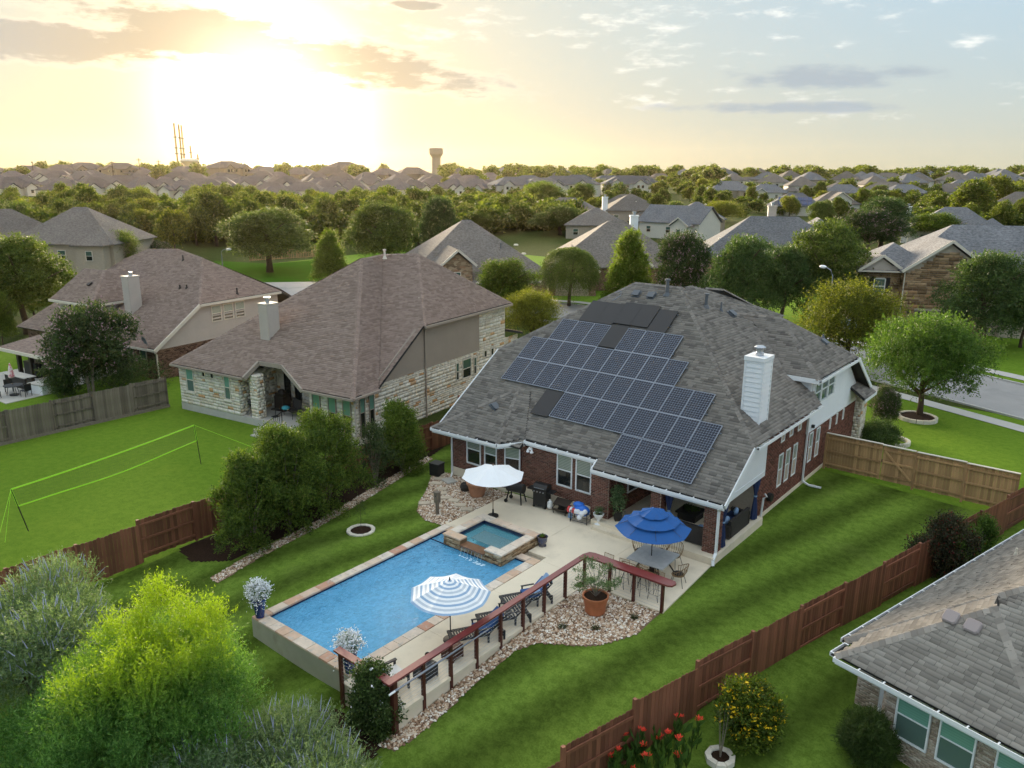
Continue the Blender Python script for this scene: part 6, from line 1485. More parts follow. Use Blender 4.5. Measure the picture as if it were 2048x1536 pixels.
def vitex(nm, lb, P, w, h, seed, n=9000):
    o = thing(nm, lb, 'shrub', P, 0); rr = random.Random(seed)
    bl = [(0, 0, h*.45, w*.75, w*.75, h*.4)]+[(w*.65*math.cos(i*2.4)*rr.uniform(.5, 1), w*.65*math.sin(i*2.4)*rr.uniform(.5, 1), h*rr.uniform(.35, .72), w*.38, w*.38, h*.25) for i in range(15)]
    c = leaf_cloud('foliage', bl, n, .42, 9, .10, .018, LEAF['vitex'], seed, up=.8, wild=.5, inner=.5); c.parent = o
    r = np.random.default_rng(seed); B = np.array(bl); k = r.integers(0, len(B), 480); d = r.normal(size=(480, 3)); d[:, 2] = abs(d[:, 2])+.25; d /= np.linalg.norm(d, axis=1)[:, None]
    P0 = B[k, :3]+d*B[k, 3:6]*.98; D = d*.6+np.array([0, 0, .9])+r.normal(size=(480, 3))*.25; D /= np.linalg.norm(D, axis=1)[:, None]
    q = MB()
    for a, b in zip(P0, D):
        Ls = rr.uniform(.22, .5); q.tube([a, a+b*Ls*.6, a+b*Ls], [.014, .011, .002], 4, cap=False)
    tag(q.build('flower_spikes', M_flav, o), kind='stuff')
    trunk_mesh(h*.7, .05, 5, seed, M_bark, .5, .2, 4).build('stem', M_bark, o); return o
vitex('vitex_bush', 'silvery bush with lavender flower spikes at the bottom left of the pool wall', gp(545, 1700), 3.3, 3.0, 61, 14000)
vitex('vitex_bush', 'blue green bush with flower spikes at the left edge behind the bright tree', gp(75, 1420), 3.0, 4.4, 62, 12000)
shrub('climbing_rose', 'dark leafy climbing rose with white blooms round the near rail corner', (748, 1462), 1335, 95, LEAF['dark'], 63, 3200, ll=.07, lw=.05, flower=(.02, .6, .1), mats=[LEAF['dark'], M_fwhite], up=.7, L=.25)
shrub('rose_bush', 'rose bush with white blooms between the bright tree and the vitex', (420, 1560), 1425, 110, LEAF['grassy'], 64, 2600, flower=(.05, .8, .1), mats=[LEAF['grassy'], M_fwhite])
# ---- along the red fence and by the tan house
shrub('photinia_bush', 'dark reddish bush in front of the red fence at right', (1880, 1150), 1035, 105, LEAF['photinia'], 65, 3400, ll=.08, lw=.04)
KJ = LEAF['elm']
for i, (b, t, w, lb) in enumerate((((1962, 1120), 1035, 45, 'pale green small conifer at the right end of the fence shrubs'), ((1935, 1135), 1058, 34, 'small green conifer between the reddish bush and the pale conifer'), ((1905, 1160), 1075, 30, 'lowest little conifer in front of the reddish bush'))):
    shrub('small_conifer', lb, b, t, w, KJ, 66+i, 1000, lobes_=8, up=1.2, wild=.25, ll=.09, lw=.03)
shrub('esperanza_bush', 'tall green bush with yellow flower clusters by the red fence', (1495, 1485), 1385, 118, LEAF['bright'], 70, 4200, ll=.10, lw=.045, flower=(.10, .4, .1), mats=[LEAF['bright'], M_fyel], up=1.0)
shrub('mound_grass', 'round fine leaved green mound beside the tan brick wall', (1728, 1525), 1432, 110, LEAF['grassy'], 71, 5200, ll=.16, lw=.014, up=.9, wild=.35, L=.3, inner=.6, stems=3)
shrub('box_shrub', 'low clipped dark shrub mass behind the tan fence by the front lawn', (1752, 885), 858, 95, LEAF['dark'], 72, 3000, ll=.07, lw=.04)
# canna lilies: large single leaves are parts
can = thing('canna_lilies', 'clump of canna lilies with red flowers at the foot of the red fence', 'flowers', gp(1310, 1520)); rr = random.Random(77)
M_canna = leafmat('canna_leaf', (.03, .07, .015), (.09, .16, .03), trans=.3)
q = MB(); q.add([(0, 0, 0), (.07, .06, .16), (.0, .03, .36), (-.07, .06, .16)], [(0, 1, 2, 3)]); lf = q.build('leaf', M_canna); lme = lf.data; bpy.data.objects.remove(lf)
q = MB()
for a in range(5): t = a*1.256; q.add([(0, 0, 0), (.07*math.cos(t-.4), .07*math.sin(t-.4), .05), (.11*math.cos(t), .11*math.sin(t), .09), (.07*math.cos(t+.4), .07*math.sin(t+.4), .05)], [(0, 1, 2, 3)])
ff = q.build('flower', M_fred); fme = ff.data; bpy.data.objects.remove(ff)
q = MB()
base_pts = [np.array(gp(x, y)) for x, y in ((1215, 1548), (1255, 1545), (1290, 1530), (1330, 1515), (1365, 1500), (1245, 1570), (1310, 1560), (1350, 1540))]
for bp in base_pts:
    for s in range(5):
        o_ = bp-np.array(can.location)+np.array([rr.uniform(-.3, .3), rr.uniform(-.3, .3), 0]); h = rr.uniform(.6, 1.05)
        q.tube([o_, o_+np.array([rr.uniform(-.08, .08), rr.uniform(-.08, .08), h])], .012, 5)
        for k in range(7):
            link(lme, 'leaf', can, o_+np.array([0, 0, h*(.15+.11*k)]), rot=(rr.uniform(-.4, .5), rr.uniform(-.5, .5), k*2.4+rr.random()), scale=rr.uniform(.8, 1.25))
        if s < 2:
            for k in range(3): link(fme, 'flower', can, o_+np.array([rr.uniform(-.07, .07), rr.uniform(-.07, .07), h+.03*k]), rr.random()*6, rr.uniform(.7, 1.1))
tag(q.build('stalks', LEAF['grassy'], can), kind='stuff')
# bare young tree in a stone ring near the tan house
def ring_bed(nm, lb, c, r, n, h=.12, t=.16, m=M_ring, soil=True):
    o = thing(nm, lb, 'edging', c); rr = random.Random(n)
    for i in range(n):
        a0 = 2*math.pi*i/n+.01; a1 = 2*math.pi*(i+1)/n-.02; q = MB(); q.prism([(r*math.cos(a0), r*math.sin(a0)), (r*math.cos(a1), r*math.sin(a1)), ((r-t)*math.cos(a1), (r-t)*math.sin(a1)), ((r-t)*math.cos(a0), (r-t)*math.sin(a0))], -.25, h+rr.uniform(-.01, .015)); q.build('stone', m, o)
    if soil: q = MB(); q.prism([((r-t)*math.cos(a), (r-t)*math.sin(a)) for a in np.arange(20)*2*math.pi/20], -.2, h-.045); q.build('mulch', M_soil, o)
    return o
c0 = gp(1440, 1518); ring_bed('stone_ring', 'small stone ring round a bare young tree near the tan house', c0, .42, 9)
yt = thing('young_tree', 'spindly bare young tree standing in the small stone ring', 'tree', c0); rr = random.Random(3); q = MB()
for i in range(7): a = i*.9; q.tube([(0, 0, 0), (.05*math.cos(a), .05*math.sin(a), .5), (.14*math.cos(a), .14*math.sin(a), 1.3+rr.random()*.4)], [.014, .01, .003], 5)
q.build('trunk', M_barkg, yt); c = leaf_cloud('crown', [(0, 0, 1.15, .25, .25, .5)], 60, .2, 4, .05, .02, LEAF['grassy'], 5); c.parent = yt
c0 = gp(722, 1062); ring_bed('stone_ring', 'pale stone ring bed with a sapling on the pool lawn', c0, .62, 12, .07)
yt = thing('sapling', 'tiny sapling on a stake in the ring bed of the pool lawn', 'tree', c0); q = MB(); q.tube([(0, 0, 0), (.03, 0, .6), (0, 0, 1.25)], [.012, .009, .004], 5); q.build('trunk', M_bark, yt)
c = leaf_cloud('crown', [(0, 0, .9, .2, .2, .45)], 90, .2, 4, .05, .02, LEAF['myrtle'], 6); c.parent = yt
c0 = gp(1834, 838); ring_bed('tree_ring', 'white stone ring round the broad elm on the front lawn', c0, 1.2, 18, .22, .2)
# curved edging by the front shrubs
ed = thing('curved_edging', 'short curved white stone edging by the clipped front shrubs', 'edging', gp(1785, 885))
for i in range(9):
    a0 = -1.2+i*.3; q = MB(); q.prism([(.95*math.cos(a0), .95*math.sin(a0)), (.95*math.cos(a0+.28), .95*math.sin(a0+.28)), (.78*math.cos(a0+.28), .78*math.sin(a0+.28)), (.78*math.cos(a0), .78*math.sin(a0))], -.2, .2); q.build('stone', M_ring, ed)
# ------------------------------------------------------------------ pebbles, flagstones, mulch
from math import cos, sin, pi
def in_poly(x, y, P):
    c = np.zeros(x.shape, bool); n = len(P)
    for i in range(n):
        (x0, y0), (x1, y1) = P[i], P[(i+1) % n]
        c ^= ((y0 > y) != (y1 > y)) & (x < (x1-x0)*(y-y0)/(y1-y0+1e-12)+x0)
    return c
def rocks(nm, label, poly, dens, r0, r1, seed, zoff=.02, bed=True, parent=None):
    r = np.random.default_rng(seed); P = np.array(poly); lo, hi = P.min(0), P.max(0); A = (hi-lo).prod(); n = int(A*dens)
    x = r.uniform(lo[0], hi[0], n); y = r.uniform(lo[1], hi[1], n); k = in_poly(x, y, poly); x, y = x[k], y[k]; n = len(x); z = gz(x, y)+zoff
    U_ = np.array([(1, 0, 0), (.5, .87, 0), (-.5, .87, 0), (-1, 0, 0), (-.5, -.87, 0), (.5, -.87, 0), (.45, 0, .75), (-.25, .4, .78), (-.2, -.42, .72)])
    Ft = np.array([(0, 1, 6), (1, 7, 6), (1, 2, 7), (2, 3, 7), (3, 8, 7), (3, 4, 8), (4, 5, 8), (5, 6, 8), (5, 0, 6), (6, 7, 8)])
    s = r.uniform(r0, r1, n)[:, None, None]; V_ = U_[None]*s*np.stack([r.uniform(.8, 1.4, n), r.uniform(.6, 1, n), r.uniform(.5, .95, n)], 1)[:, None, :]
    V_ = V_*(1+r.normal(size=(n, 9, 1))*.12); a = r.uniform(0, 6.28, n); c_, s_ = np.cos(a)[:, None], np.sin(a)[:, None]
    V_ = np.stack([V_[..., 0]*c_-V_[..., 1]*s_, V_[..., 0]*s_+V_[..., 1]*c_, V_[..., 2]], -1)+np.stack([x, y, z-.01+r.uniform(0, .025, n)], 1)[:, None, :]
    o = npmesh(nm, V_.reshape(-1, 3), (np.arange(n)[:, None, None]*9+Ft[None]).reshape(-1, 3), M_rock); tag(o, label, None, None, 'stuff')
    if bed: bed_sheet(nm+'_bed', poly, M_rockbed, zoff-.012)
    return o
M_rockbed = mat('rock_bed', (.20, .13, .08), .95, noise=.4, nscale=25, bump=.02, bscale=40)
def bed_sheet(nm, poly, m, dz):
    P = np.array(poly); xs_ = np.arange(P[:, 0].min(), P[:, 0].max()+.2, .11); ys_ = np.arange(P[:, 1].min(), P[:, 1].max()+.2, .11)
    q = MB()
    for i in range(len(xs_)-1):
        row = [(xs_[i], ys_[j]) for j in range(len(ys_))]
        mid = in_poly(np.full(len(ys_)-1, xs_[i]+.055), ys_[:-1]+.055, poly)
        for j in range(len(ys_)-1):
            if mid[j]: q.poly([(a, b, gzf(a, b)+dz) for a, b in ((xs_[i], ys_[j]), (xs_[i+1], ys_[j]), (xs_[i+1], ys_[j+1]), (xs_[i], ys_[j+1]))])
    return tag(q.build(nm, m), kind='structure')
LB = [(-27.2, 27.3), (-26.3, 27.5), (-22.3, 27.4), (-22.3, 22.85), (-23.3, 22.75), (-24.3, 23.25), (-25.0, 24.1), (-25.6, 25.15), (-26.5, 26.3)]
rocks('river_rock', 'tan river rock bed between the lawn and the brick house', LB, 420, .025, .06, 1, .03)
RB_ = [(-14.6, 22.6), (-11.5, 22.6), (-11.5, 20.95), (-12.1, 19.8), (-12.6, 19.35), (-13.2, 19.0), (-13.9, 18.55), (-14.2, 17.8), (-14.2, 15.8), (-14.05, 13.6), (-14.2, 12.5), (-14.75, 12.35), (-14.62, 14)]
rocks('river_rock', 'tan river rock between the bar rail and the lawn', RB_, 430, .025, .062, 2, .025)
HS = [(-26.0, 14.2), (-26.5, 19.0), (-27.5, 24.0), (-28.6, 28.6), (-29.1, 28.7), (-28.1, 24.0), (-27.05, 19.0), (-26.55, 14.2)]
rocks('river_rock', 'river rock border along the hedge bed', HS, 380, .025, .06, 3, .02)
bed_sheet('mulch_bed', [(-27.0, 15.4), (-27.0, 19), (-28.05, 24), (-29.0, 28.9), (-29.65, 30.8), (-29.65, 14.6), (-28.3, 14.4)], M_soil, .012)
bed_sheet('mulch_bed', [(-17.1, 12.7), (-14.75, 12.7), (-14.5, 11.9), (-16.2, 11.6), (-17.6, 12.3)], M_soil, .012)
fl = thing('stepping_stones', 'tan stepping stones winding through the river rock by the house', 'path', (-24.5, 25, 0)); tag(fl, kind='thing')
for i, (x, y) in enumerate(((-26.5, 27.05), (-26.1, 26.55), (-25.8, 26.05), (-25.1, 25.7), (-24.75, 25.3), (-24.2, 25.05), (-23.7, 25.05), (-23.1, 24.85), (-22.55, 24.7), (-24.55, 23.95), (-24.2, 24.4))):
    q = MB(); a = R.uniform(-.3, .3)+.6; w, h = .27, .17; pts = [(x+cos(a)*u*w-sin(a)*v*h, y+sin(a)*u*w+cos(a)*v*h) for u, v in ((-1, -.9), (.9, -1), (1, .9), (-.95, 1))]
    q.prism(pts, -.05, .065); q.build('flagstone', M_flag, fl, world=((-24.5, 25, 0), 0))

# ------------------------------------------------------------------ parasols
def canopy(n, r, zt, ze, scallop=.04, r0=.0, seg=5, sag=.05, off=0.):
    "n-sided canopy whose panels sag between ribs; returns rings"
    rings = []
    for i in range(seg+1):
        t = i/seg; rr_ = r0+(r-r0)*t; ring = []
        for k in range(n*4):
            a = 2*pi*k/(n*4)+off; ph = (k % 4)/4; m = cos(pi/n)/cos((ph-.5)*2*pi/n) if True else 1
            z = zt+(ze-zt)*(t**1.15)+(-sag*t*sin(pi*ph))
            ring.append((rr_*m*cos(a), rr_*m*sin(a), z))
        rings.append(ring)
    return rings
def rings_mesh(q, rings, mi=0):
    n = len(rings[0]); vs = [v for r_ in rings for v in r_]
    q.add(vs, [(i*n+j, i*n+(j+1) % n, (i+1)*n+(j+1) % n, (i+1)*n+j) for i in range(len(rings)-1) for j in range(n)], mi)
def parasol(nm, label, P, r, apex, edge, n, tiers, pole_m, pole_r=.02, base=True, valance=.0, zc=0., stripes=None, lean=0., pole0=0.):
    o = thing(nm, label, 'umbrella', P, R.random()*.6)
    q = MB(); q.tube([(0, 0, pole0), (0, 0, apex+.05)], pole_r, 8); q.build('pole', pole_m, o)
    if stripes is None:
        for (ra_, rb, za, zb, m) in tiers:
            q = MB(); rings_mesh(q, canopy(n, rb, za, zb, r0=ra_)); q.build('canopy', m, o, smooth=False)
    else:
        K = stripes
        for i in range(K):
            t0, t1 = i/K, (i+1)/K; q = MB()
            a = canopy(n, r*t1, apex, apex+(edge-apex)*t1**1.1, r0=r*t0, seg=1, sag=0)
            zf = lambda t: apex+(edge-apex)*t**1.1
            rr = []
            for t in (t0, t1):
                ring = []
                for k in range(n*4):
                    an = 2*pi*k/(n*4); ph = (k % 4)/4; m = cos(pi/n)/cos((ph-.5)*2*pi/n); ring.append((r*t*m*cos(an), r*t*m*sin(an), zf(t)-.06*t*sin(pi*ph)))
                rr.append(ring)
            rings_mesh(q, rr); q.build('canopy_stripe', M_wcanvas if i % 2 else (M_stripeb if i < 5 or i % 4 == 0 else M_grayc), o)
    for k in range(n):
        a = 2*pi*k/n; q = MB(); q.tube([(0, 0, apex-.06), (r*cos(a)*cos(pi/n)*.99, r*sin(a)*cos(pi/n)*.99, edge-.015)], .008, 4); q.build('rib', pole_m, o)
    q = MB(); q.lathe([(.001, .0), (.03, .02), (.012, .1), (.001, .12)], (0, 0, apex), 8); q.build('finial', pole_m, o)
    if base: q = MB(); q.lathe([(.25, 0), (.25, .05), (.05, .09), (.035, .35), (.001, .35)], (0, 0, 0), 16); q.build('base', M_blackp, o)
    return o
M_polew = mat('pole_wood', (.20, .09, .045), .5)
parasol('patio_umbrella', 'white octagonal patio umbrella by the hot tub and grills', (-21.2, 24.95, 0), 1.42, 2.42, 1.98, 8, [(.0, 1.42, 2.42, 1.98, M_wcanvas)], M_polew, base=True)
parasol('patio_umbrella', 'royal blue three tier umbrella over the dining table', (-13.13, 24.86, 0), 1.45, 2.66, 2.02, 8,
        [(.0, .58, 2.74, 2.52, M_blue), (.30, 1.02, 2.50, 2.26, M_blue), (.72, 1.45, 2.22, 1.93, M_blue)], M_dkbrown, base=True)
parasol('patio_umbrella', 'blue and white striped umbrella over the loungers beside the pool', (-15.99, 16.65, 0), 1.34, 2.2, 1.72, 9, None, M_black, stripes=17)

# ------------------------------------------------------------------ dining set
tb_ = thing('dining_table', 'square grey washed patio dining table under the blue umbrella', 'table', (-13.05, 24.87, 0), .04)
for i in range(5): q = MB(); a = -.76+i*.304; q.box(a+.003, a+.301, -.76, .76, .71, .75); q.build('table_top', M_tabletop, tb_)
for s in (-1, 1):
    for t in (-1, 1): q = MB(); q.beam((s*.3, t*.3, .7), (s*.62, t*.62, 0), .06, .06); q.build('leg', M_dkbrown, tb_)
q = MB(); q.box(-.1, .1, -.1, .1, .05, .71); q.build('column', M_dkbrown, tb_)
def chair(label, P, rz, group='rattan dining chairs'):
    o = thing('dining_chair', label, 'chair', P, rz, group)
    q = MB(); q.lathe([(.001, .44), (.24, .44), (.25, .41), (.001, .40)], (0, 0, 0), 14); q.build('seat', M_rattan, o)
    q = MB(); q.ball((0, 0, .465), .21, 12, 5, sc_=(1, 1, .2)); q.build('seat_cushion', M_greyw, o)
    q = MB()
    for i in range(13):
        a = pi*(-.08+1.16*i/12); q.tube([(.24*cos(a), .22*sin(a), .42), (.31*cos(a), .33*sin(a), .62), (.33*cos(a), .38*sin(a), .62+.27*max(0, sin(a)))], .011, 4)
    tp = [(.33*cos(a), .38*sin(a), .62+.27*max(0, sin(a))) for a in np.linspace(-.25, pi+.25, 16)]; q.tube(tp, .014, 5); q.build('backrest', M_rattan, o)
    for s in (-1, 1):
        for t in (-1, 1): q = MB(); q.tube([(s*.16, t*.16, .42), (s*.25, t*.26, 0)], .012, 5); q.build('leg', M_black, o)
chair('rattan chair on the far left side of the dining table', (-13.95, 25.5, 0), pi/2-.2)
chair('left of the two rattan chairs on the house side of the table', (-13.35, 25.98, 0), .05)
chair('right of the two rattan chairs on the house side of the table', (-12.75, 26.0, 0), -.1)
chair('rattan chair at the right end of the table towards the lawn', (-11.92, 24.75, 0), -pi/2+.2)
chair('left rattan chair on the bar rail side of the table', (-13.5, 23.95, 0), pi+.1)
chair('right rattan chair on the bar rail side of the table', (-12.75, 23.9, 0), pi-.1)
def stool(label, P, rz):
    o = thing('bar_stool', label, 'stool', P, rz, 'wire bar stools at the rail')
    q = MB(); q.box(-.2, .2, -.18, .2, .73, .76); q.build('seat', M_rattan, o)
    q = MB()
    for i in range(9): u = -.2+.05*i; q.tube([(u*.95, .18, .74), (u, .22, 1.0)], .007, 4)
    q.tube([(-.2, .18, .76), (-.21, .22, 1.0), (.21, .22, 1.0), (.2, .18, .76)], .012, 5); q.build('backrest', M_rattan, o)
    for s in (-1, 1):
        for t in (-1, 1): q = MB(); q.tube([(s*.17, t*.15, .73), (s*.21, t*.22, 0)], .009, 5); q.tube([(s*.17, t*.15, .73), (s*.12, t*.22, .35), (s*.21, t*.22, 0)], .006, 4); q.build('leg', M_black, o)
    q = MB(); q.tube([(-.2, -.2, .25), (.2, -.2, .25), (.2, .2, .25), (-.2, .2, .25), (-.2, -.2, .25)], .006, 4); q.build('footrest', M_black, o)
for i, (x, l) in enumerate(((-14.2, 'wire bar stool nearest the rail corner, first from the left'), (-13.5, 'second bar stool from the left at the red rail'), (-12.75, 'third bar stool from the left at the red rail'), (-12.05, 'bar stool nearest the right end of the red rail'))): stool(l, (x, 23.3, 0), R.uniform(-.15, .15))

# ------------------------------------------------------------------ loungers and the near end of the deck
def lounger(label, P, rz, towel=True, bk=.75):
    o = thing('sun_lounger', label, 'lounger', P, rz, 'black slatted loungers beside the pool')
    q = MB()
    for s in (-1, 1): q.box(s*.3-.025, s*.3+.025, -.95, .35, .26, .33)
    q.box(-.3, .3, -.95, -.9, .26, .33); q.build('frame', M_char, o)
    for i in range(13): y = -.9+i*.095; q = MB(); q.box(-.28, .28, y, y+.065, .33, .35); q.build('slat', M_char, o)
    a = bk
    for i in range(7):
        d = .05+i*.1; q = MB(); c = np.array([0, .35+d*cos(a), .34+d*sin(a)]); q.obox(c, (.28, 0, 0), (0, .036*cos(a), .036*sin(a)), (0, -.01*sin(a), .01*cos(a))); q.build('back_slat', M_char, o)
    q = MB()
    for s in (-1, 1): q.beam((s*.27, .35, .31), (s*.27, .35+.72*cos(a), .31+.72*sin(a)), .04, .04); q.beam((s*.27, .75, .3), (s*.27, .62, .56), .03, .03)
    q.build('back_frame', M_char, o)
    for s in (-1, 1):
        for y in (-.85, .3, .85): q = MB(); q.box(s*.3-.03, s*.3+.03, y-.03, y+.03, 0, .3 if y < .5 else .33); q.build('leg', M_char, o)
        q = MB(); q.box(s*.34-.03, s*.34+.03, -.1, .4, .52, .55); q.box(s*.34-.02, s*.34+.02, -.08, -.03, .3, .52); q.build('armrest', M_char, o)
    q = MB(); q.box(-.3, .3, .82, .88, .1, .15); q.box(-.3, .3, .82, .88, .22, .27); q.build('stretcher', M_char, o)
    return o
def on(o, nm, lb, cat, m, f):
    "a thing lying on another one, placed in the other's frame but top level"
    c, s = cos(o.rotation_euler[2]), sin(o.rotation_euler[2]); t = thing(nm, lb, cat, tuple(o.location), o.rotation_euler[2]); q = MB(); f(q); q.build(nm+'_cloth', m, t, smooth=False); return t
def pad(q, x0, x1, pts, th=.07):
    for (y0, z0), (y1, z1) in zip(pts[:-1], pts[1:]):
        n = unit((0, -(z1-z0), y1-y0)); c = np.array([(x0+x1)/2, (y0+y1)/2, (z0+z1)/2])+n*th/2; q.obox(c, ((x1-x0)/2, 0, 0), (0, (y1-y0)/2*1.02, (z1-z0)/2*1.02), n*th/2)
L1 = lounger('lounger farthest along the deck, with blue cushion and towel', (-15.45, 20.05, 0), 2.6-pi/2*2+.0)
L2 = lounger('middle lounger between the umbrella and the blue towel one', (-15.3, 18.6, 0), 2.6-pi)
L3 = lounger('lounger half hidden under the striped umbrella with a blue cushion', (-15.35, 17.25, 0), 2.6-pi)
on(L1, 'cushion', 'dark blue cushion on the farthest lounger', 'cushion', M_bluec, lambda q: pad(q, -.27, .27, [(-.15, .36), (.33, .36), (.75, .78)], .09))
on(L1, 'towel', 'pale blue towel over the back of the farthest lounger', 'towel', M_ltblue, lambda q: pad(q, -.2, .25, [(.2, .47), (.45, .56), (.83, .97), (.86, .8)], .03))
on(L3, 'cushion', 'blue cushion on the lounger by the striped umbrella', 'cushion', M_bluec, lambda q: pad(q, -.27, .27, [(-.1, .36), (.33, .36), (.85, .86)], .1))
on(L2, 'book', 'white magazine left on the middle lounger', 'book', M_white, lambda q: q.box(-.14, .12, -.3, -.1, .355, .375))
def slat_box(nm, label, P, w, h, m, cat='table', top=None):
    o = thing(nm, label, cat, P, .02)
    for k in range(6):
        z = .05+k*(h-.1)/6
        for sx, sy, hx, hy in ((0, -1, w/2, .012), (0, 1, w/2, .012), (-1, 0, .012, w/2), (1, 0, .012, w/2)):
            q = MB(); q.box(sx*w/2-hx, sx*w/2+hx, sy*w/2-hy, sy*w/2+hy, z, z+(h-.1)/6*.62); q.build('slat', m, o)
    for k in range(5): x = -w/2+k*w/5; q = MB(); q.box(x+.004, x+w/5-.004, -w/2-.02, w/2+.02, h-.03, h); q.build('top_board', top or m, o)
    for s in (-1, 1):
        for t in (-1, 1): q = MB(); q.box(s*w/2-.025, s*w/2+.025, t*w/2-.025, t*w/2+.025, 0, h-.03); q.build('leg', m, o)
    return o
slat_box('side_table', 'small reddish brown slatted box table near the striped umbrella', (-15.3, 16.0, 0), .46, .46, mat('brown_slats', (.075, .030, .022), .5, noise=.2, nscale=5), top=M_postw)
slat_box('side_table', 'small black slatted box table beside the armchair', (-15.25, 14.75, 0), .5, .46, M_char)
cn = thing('candle_lantern', 'small round glass candle holder on the black slatted table', 'lantern', (-15.35, 14.95, .46)); q = MB(); q.lathe([(.001, 0), (.07, 0), (.09, .16), (.07, .2), (.06, .19), (.07, .05), (.001, .05)], (0, 0, 0), 12); q.build('holder', mat('smoked_glass', (.03, .035, .02), .1, .7), cn); q = MB(); q.lathe([(.03, .05), (.03, .13), (.001, .13)], (0, 0, 0), 8); q.build('candle', M_fwhite, cn)
ac = thing('armchair', 'black slatted armchair with a rolled white cushion at the rail corner', 'chair', (-15.65, 13.75, 0), -.15)
for s in (-1, 1): q = MB(); q.box(s*.36-.05, s*.36+.05, -.38, .4, .58, .62); q.build('armrest', M_char, ac)
for s in (-1, 1):
    for t in (-1, 1): q = MB(); q.box(s*.36-.03, s*.36+.03, t*.34-.03, t*.34+.03, 0, .58); q.build('leg', M_char, ac)
for k in range(7): q = MB(); z = .12+k*.09; q.box(-.33, .33, -.38, -.35, z, z+.055); q.build('back_slat', M_char, ac)
for k in range(7): q = MB(); y = -.32+k*.1; q.box(-.33, .33, y, y+.07, .36, .385); q.build('seat_slat', M_char, ac)
cu = thing('cushion', 'rolled off white cushion on the black armchair', 'cushion', (-15.65, 13.75, .39), -.15); q = MB(); q.tube([(-.32, -.18, .1), (.32, -.18, .1)], .1, 12); q.box(-.3, .3, -.2, .34, 0, .09); q.build('cushion_cloth', mat('off_white_cloth', (.62, .60, .57), .9, noise=.08, nscale=6), cu)

# ------------------------------------------------------------------ pots and planters
def pot(nm, label, P, prof, m, soil_r, soil_z, cat='flower pot', seg=22, body='pot_body'):
    o = thing(nm, label, cat, P); q = MB(); q.lathe(prof, (0, 0, 0), seg); q.build(body, m, o, smooth=False)
    q = MB(); q.lathe([(.001, soil_z+.01), (soil_r, soil_z)], (0, 0, 0), 14); q.build('soil', M_soil, o); return o
def flowers_ball(P, r, label, m1, seed, z):
    o = thing('flowers', label, 'flowers', (P[0], P[1], P[2]+z)); c = leaf_cloud('blossom', [(0, 0, 0, r*.85, r*.85, r*.65)], 300, r*.5, 4, .06, .05, m1, seed, up=.2, inner=.6); c.parent = o
    c = leaf_cloud('leaves', [(0, 0, -.03, r*.6, r*.6, r*.5)], 160, r*.5, 5, .07, .03, LEAF['vitex'], seed+1); c.parent = o
    c = leaf_cloud('trailing_blossom', [(0, -.1, -r*.7, r*.55, r*.55, r*.4)], 60, .2, 4, .05, .045, m1, seed+2, droop=1.2, up=-.5); c.parent = o
for P, l, s in (((-22.05, 13.47, .012), 'tall cobalt blue planter on the left corner of the pool wall', 1), ((-17.22, 13.42, .012), 'cobalt blue planter behind the rail at the near pool corner', 2)):
    pot('planter', l, P, [(.001, 0), (.15, 0), (.15, .03), (.24, .62), (.27, .66), (.27, .72), (.23, .72), (.22, .6)], M_cobalt, .225, .65)
    flowers_ball(P, .42, 'white trailing blossoms in the blue planter at the '+('left corner of the pool wall' if s == 1 else 'near pool corner behind the rail'), M_fwhite, 80+s, .98)
Pp = gp(1190, 1226)
pot('planter', 'large ribbed terracotta pot on the river rock inside the bar rail', Pp, [(.001, 0), (.30, 0), (.33, .1), (.36, .1), (.38, .38), (.40, .40), (.43, .58), (.46, .60), (.47, .72), (.42, .72), (.41, .6)], M_terra, .41, .66)
po = thing('potted_shrub', 'sparse branching shrub growing in the large terracotta pot', 'plant', (Pp[0], Pp[1], Pp[2]+.66)); rr = random.Random(9); q = MB(); tips = []
for i in range(13):
    a = i*2.4; l = rr.uniform(.5, .85); h = rr.uniform(.35, 1.1); e = (l*cos(a), l*sin(a), h); q.tube([(0, 0, 0), (.3*l*cos(a), .3*l*sin(a), h*.55), e], [.018, .011, .005], 5); tips += [(e[0], e[1], e[2]+.03, .15, .15, .11), (e[0]*.65, e[1]*.65, e[2]*.8+.06, .11, .11, .09)]
q.build('branches', M_barkg, po); c = leaf_cloud('foliage', tips, 520, .14, 7, .07, .022, LEAF['vitex'], 90, up=.6, inner=.2); c.parent = po
Pp = np.array((-23.3, 26.25, .02)); pot('planter', 'very large pale terracotta pot behind the white umbrella', Pp, [(.001, 0), (.33, 0), (.45, .5), (.50, .56), (.52, .68), (.46, .70), (.45, .6)], M_terra2, .45, .62)
c = thing('pot_shrub', 'low trimmed plant in the very large pale terracotta pot', 'plant', (Pp[0], Pp[1], .64)); k = leaf_cloud('foliage', [(0, 0, .05, .35, .35, .12)], 200, .15, 5, .06, .03, LEAF['grassy'], 91); k.parent = c
Pp = (-17.75, 24.05, .0); pot('planter', 'glazed blue grey pot on the deck beside the hot tub', Pp, [(.001, 0), (.17, 0), (.17, .03), (.12, .04), (.19, .2), (.21, .36), (.23, .42), (.2, .42), (.19, .36)], M_blueglz, .19, .37)
c = thing('succulent', 'green succulent in the blue grey pot beside the hot tub', 'plant', (Pp[0], Pp[1], .37))
for i in range(16): a = i*2.4; l = .08+.007*i; q = MB(); q.add([(0, 0, 0), (l*.5*cos(a-.35), l*.5*sin(a-.35), .09), (l*cos(a), l*sin(a), .2-.005*i), (l*.5*cos(a+.35), l*.5*sin(a+.35), .09)], [(0, 1, 2, 3)]); q.build('leaf', LEAF['elm'], c)
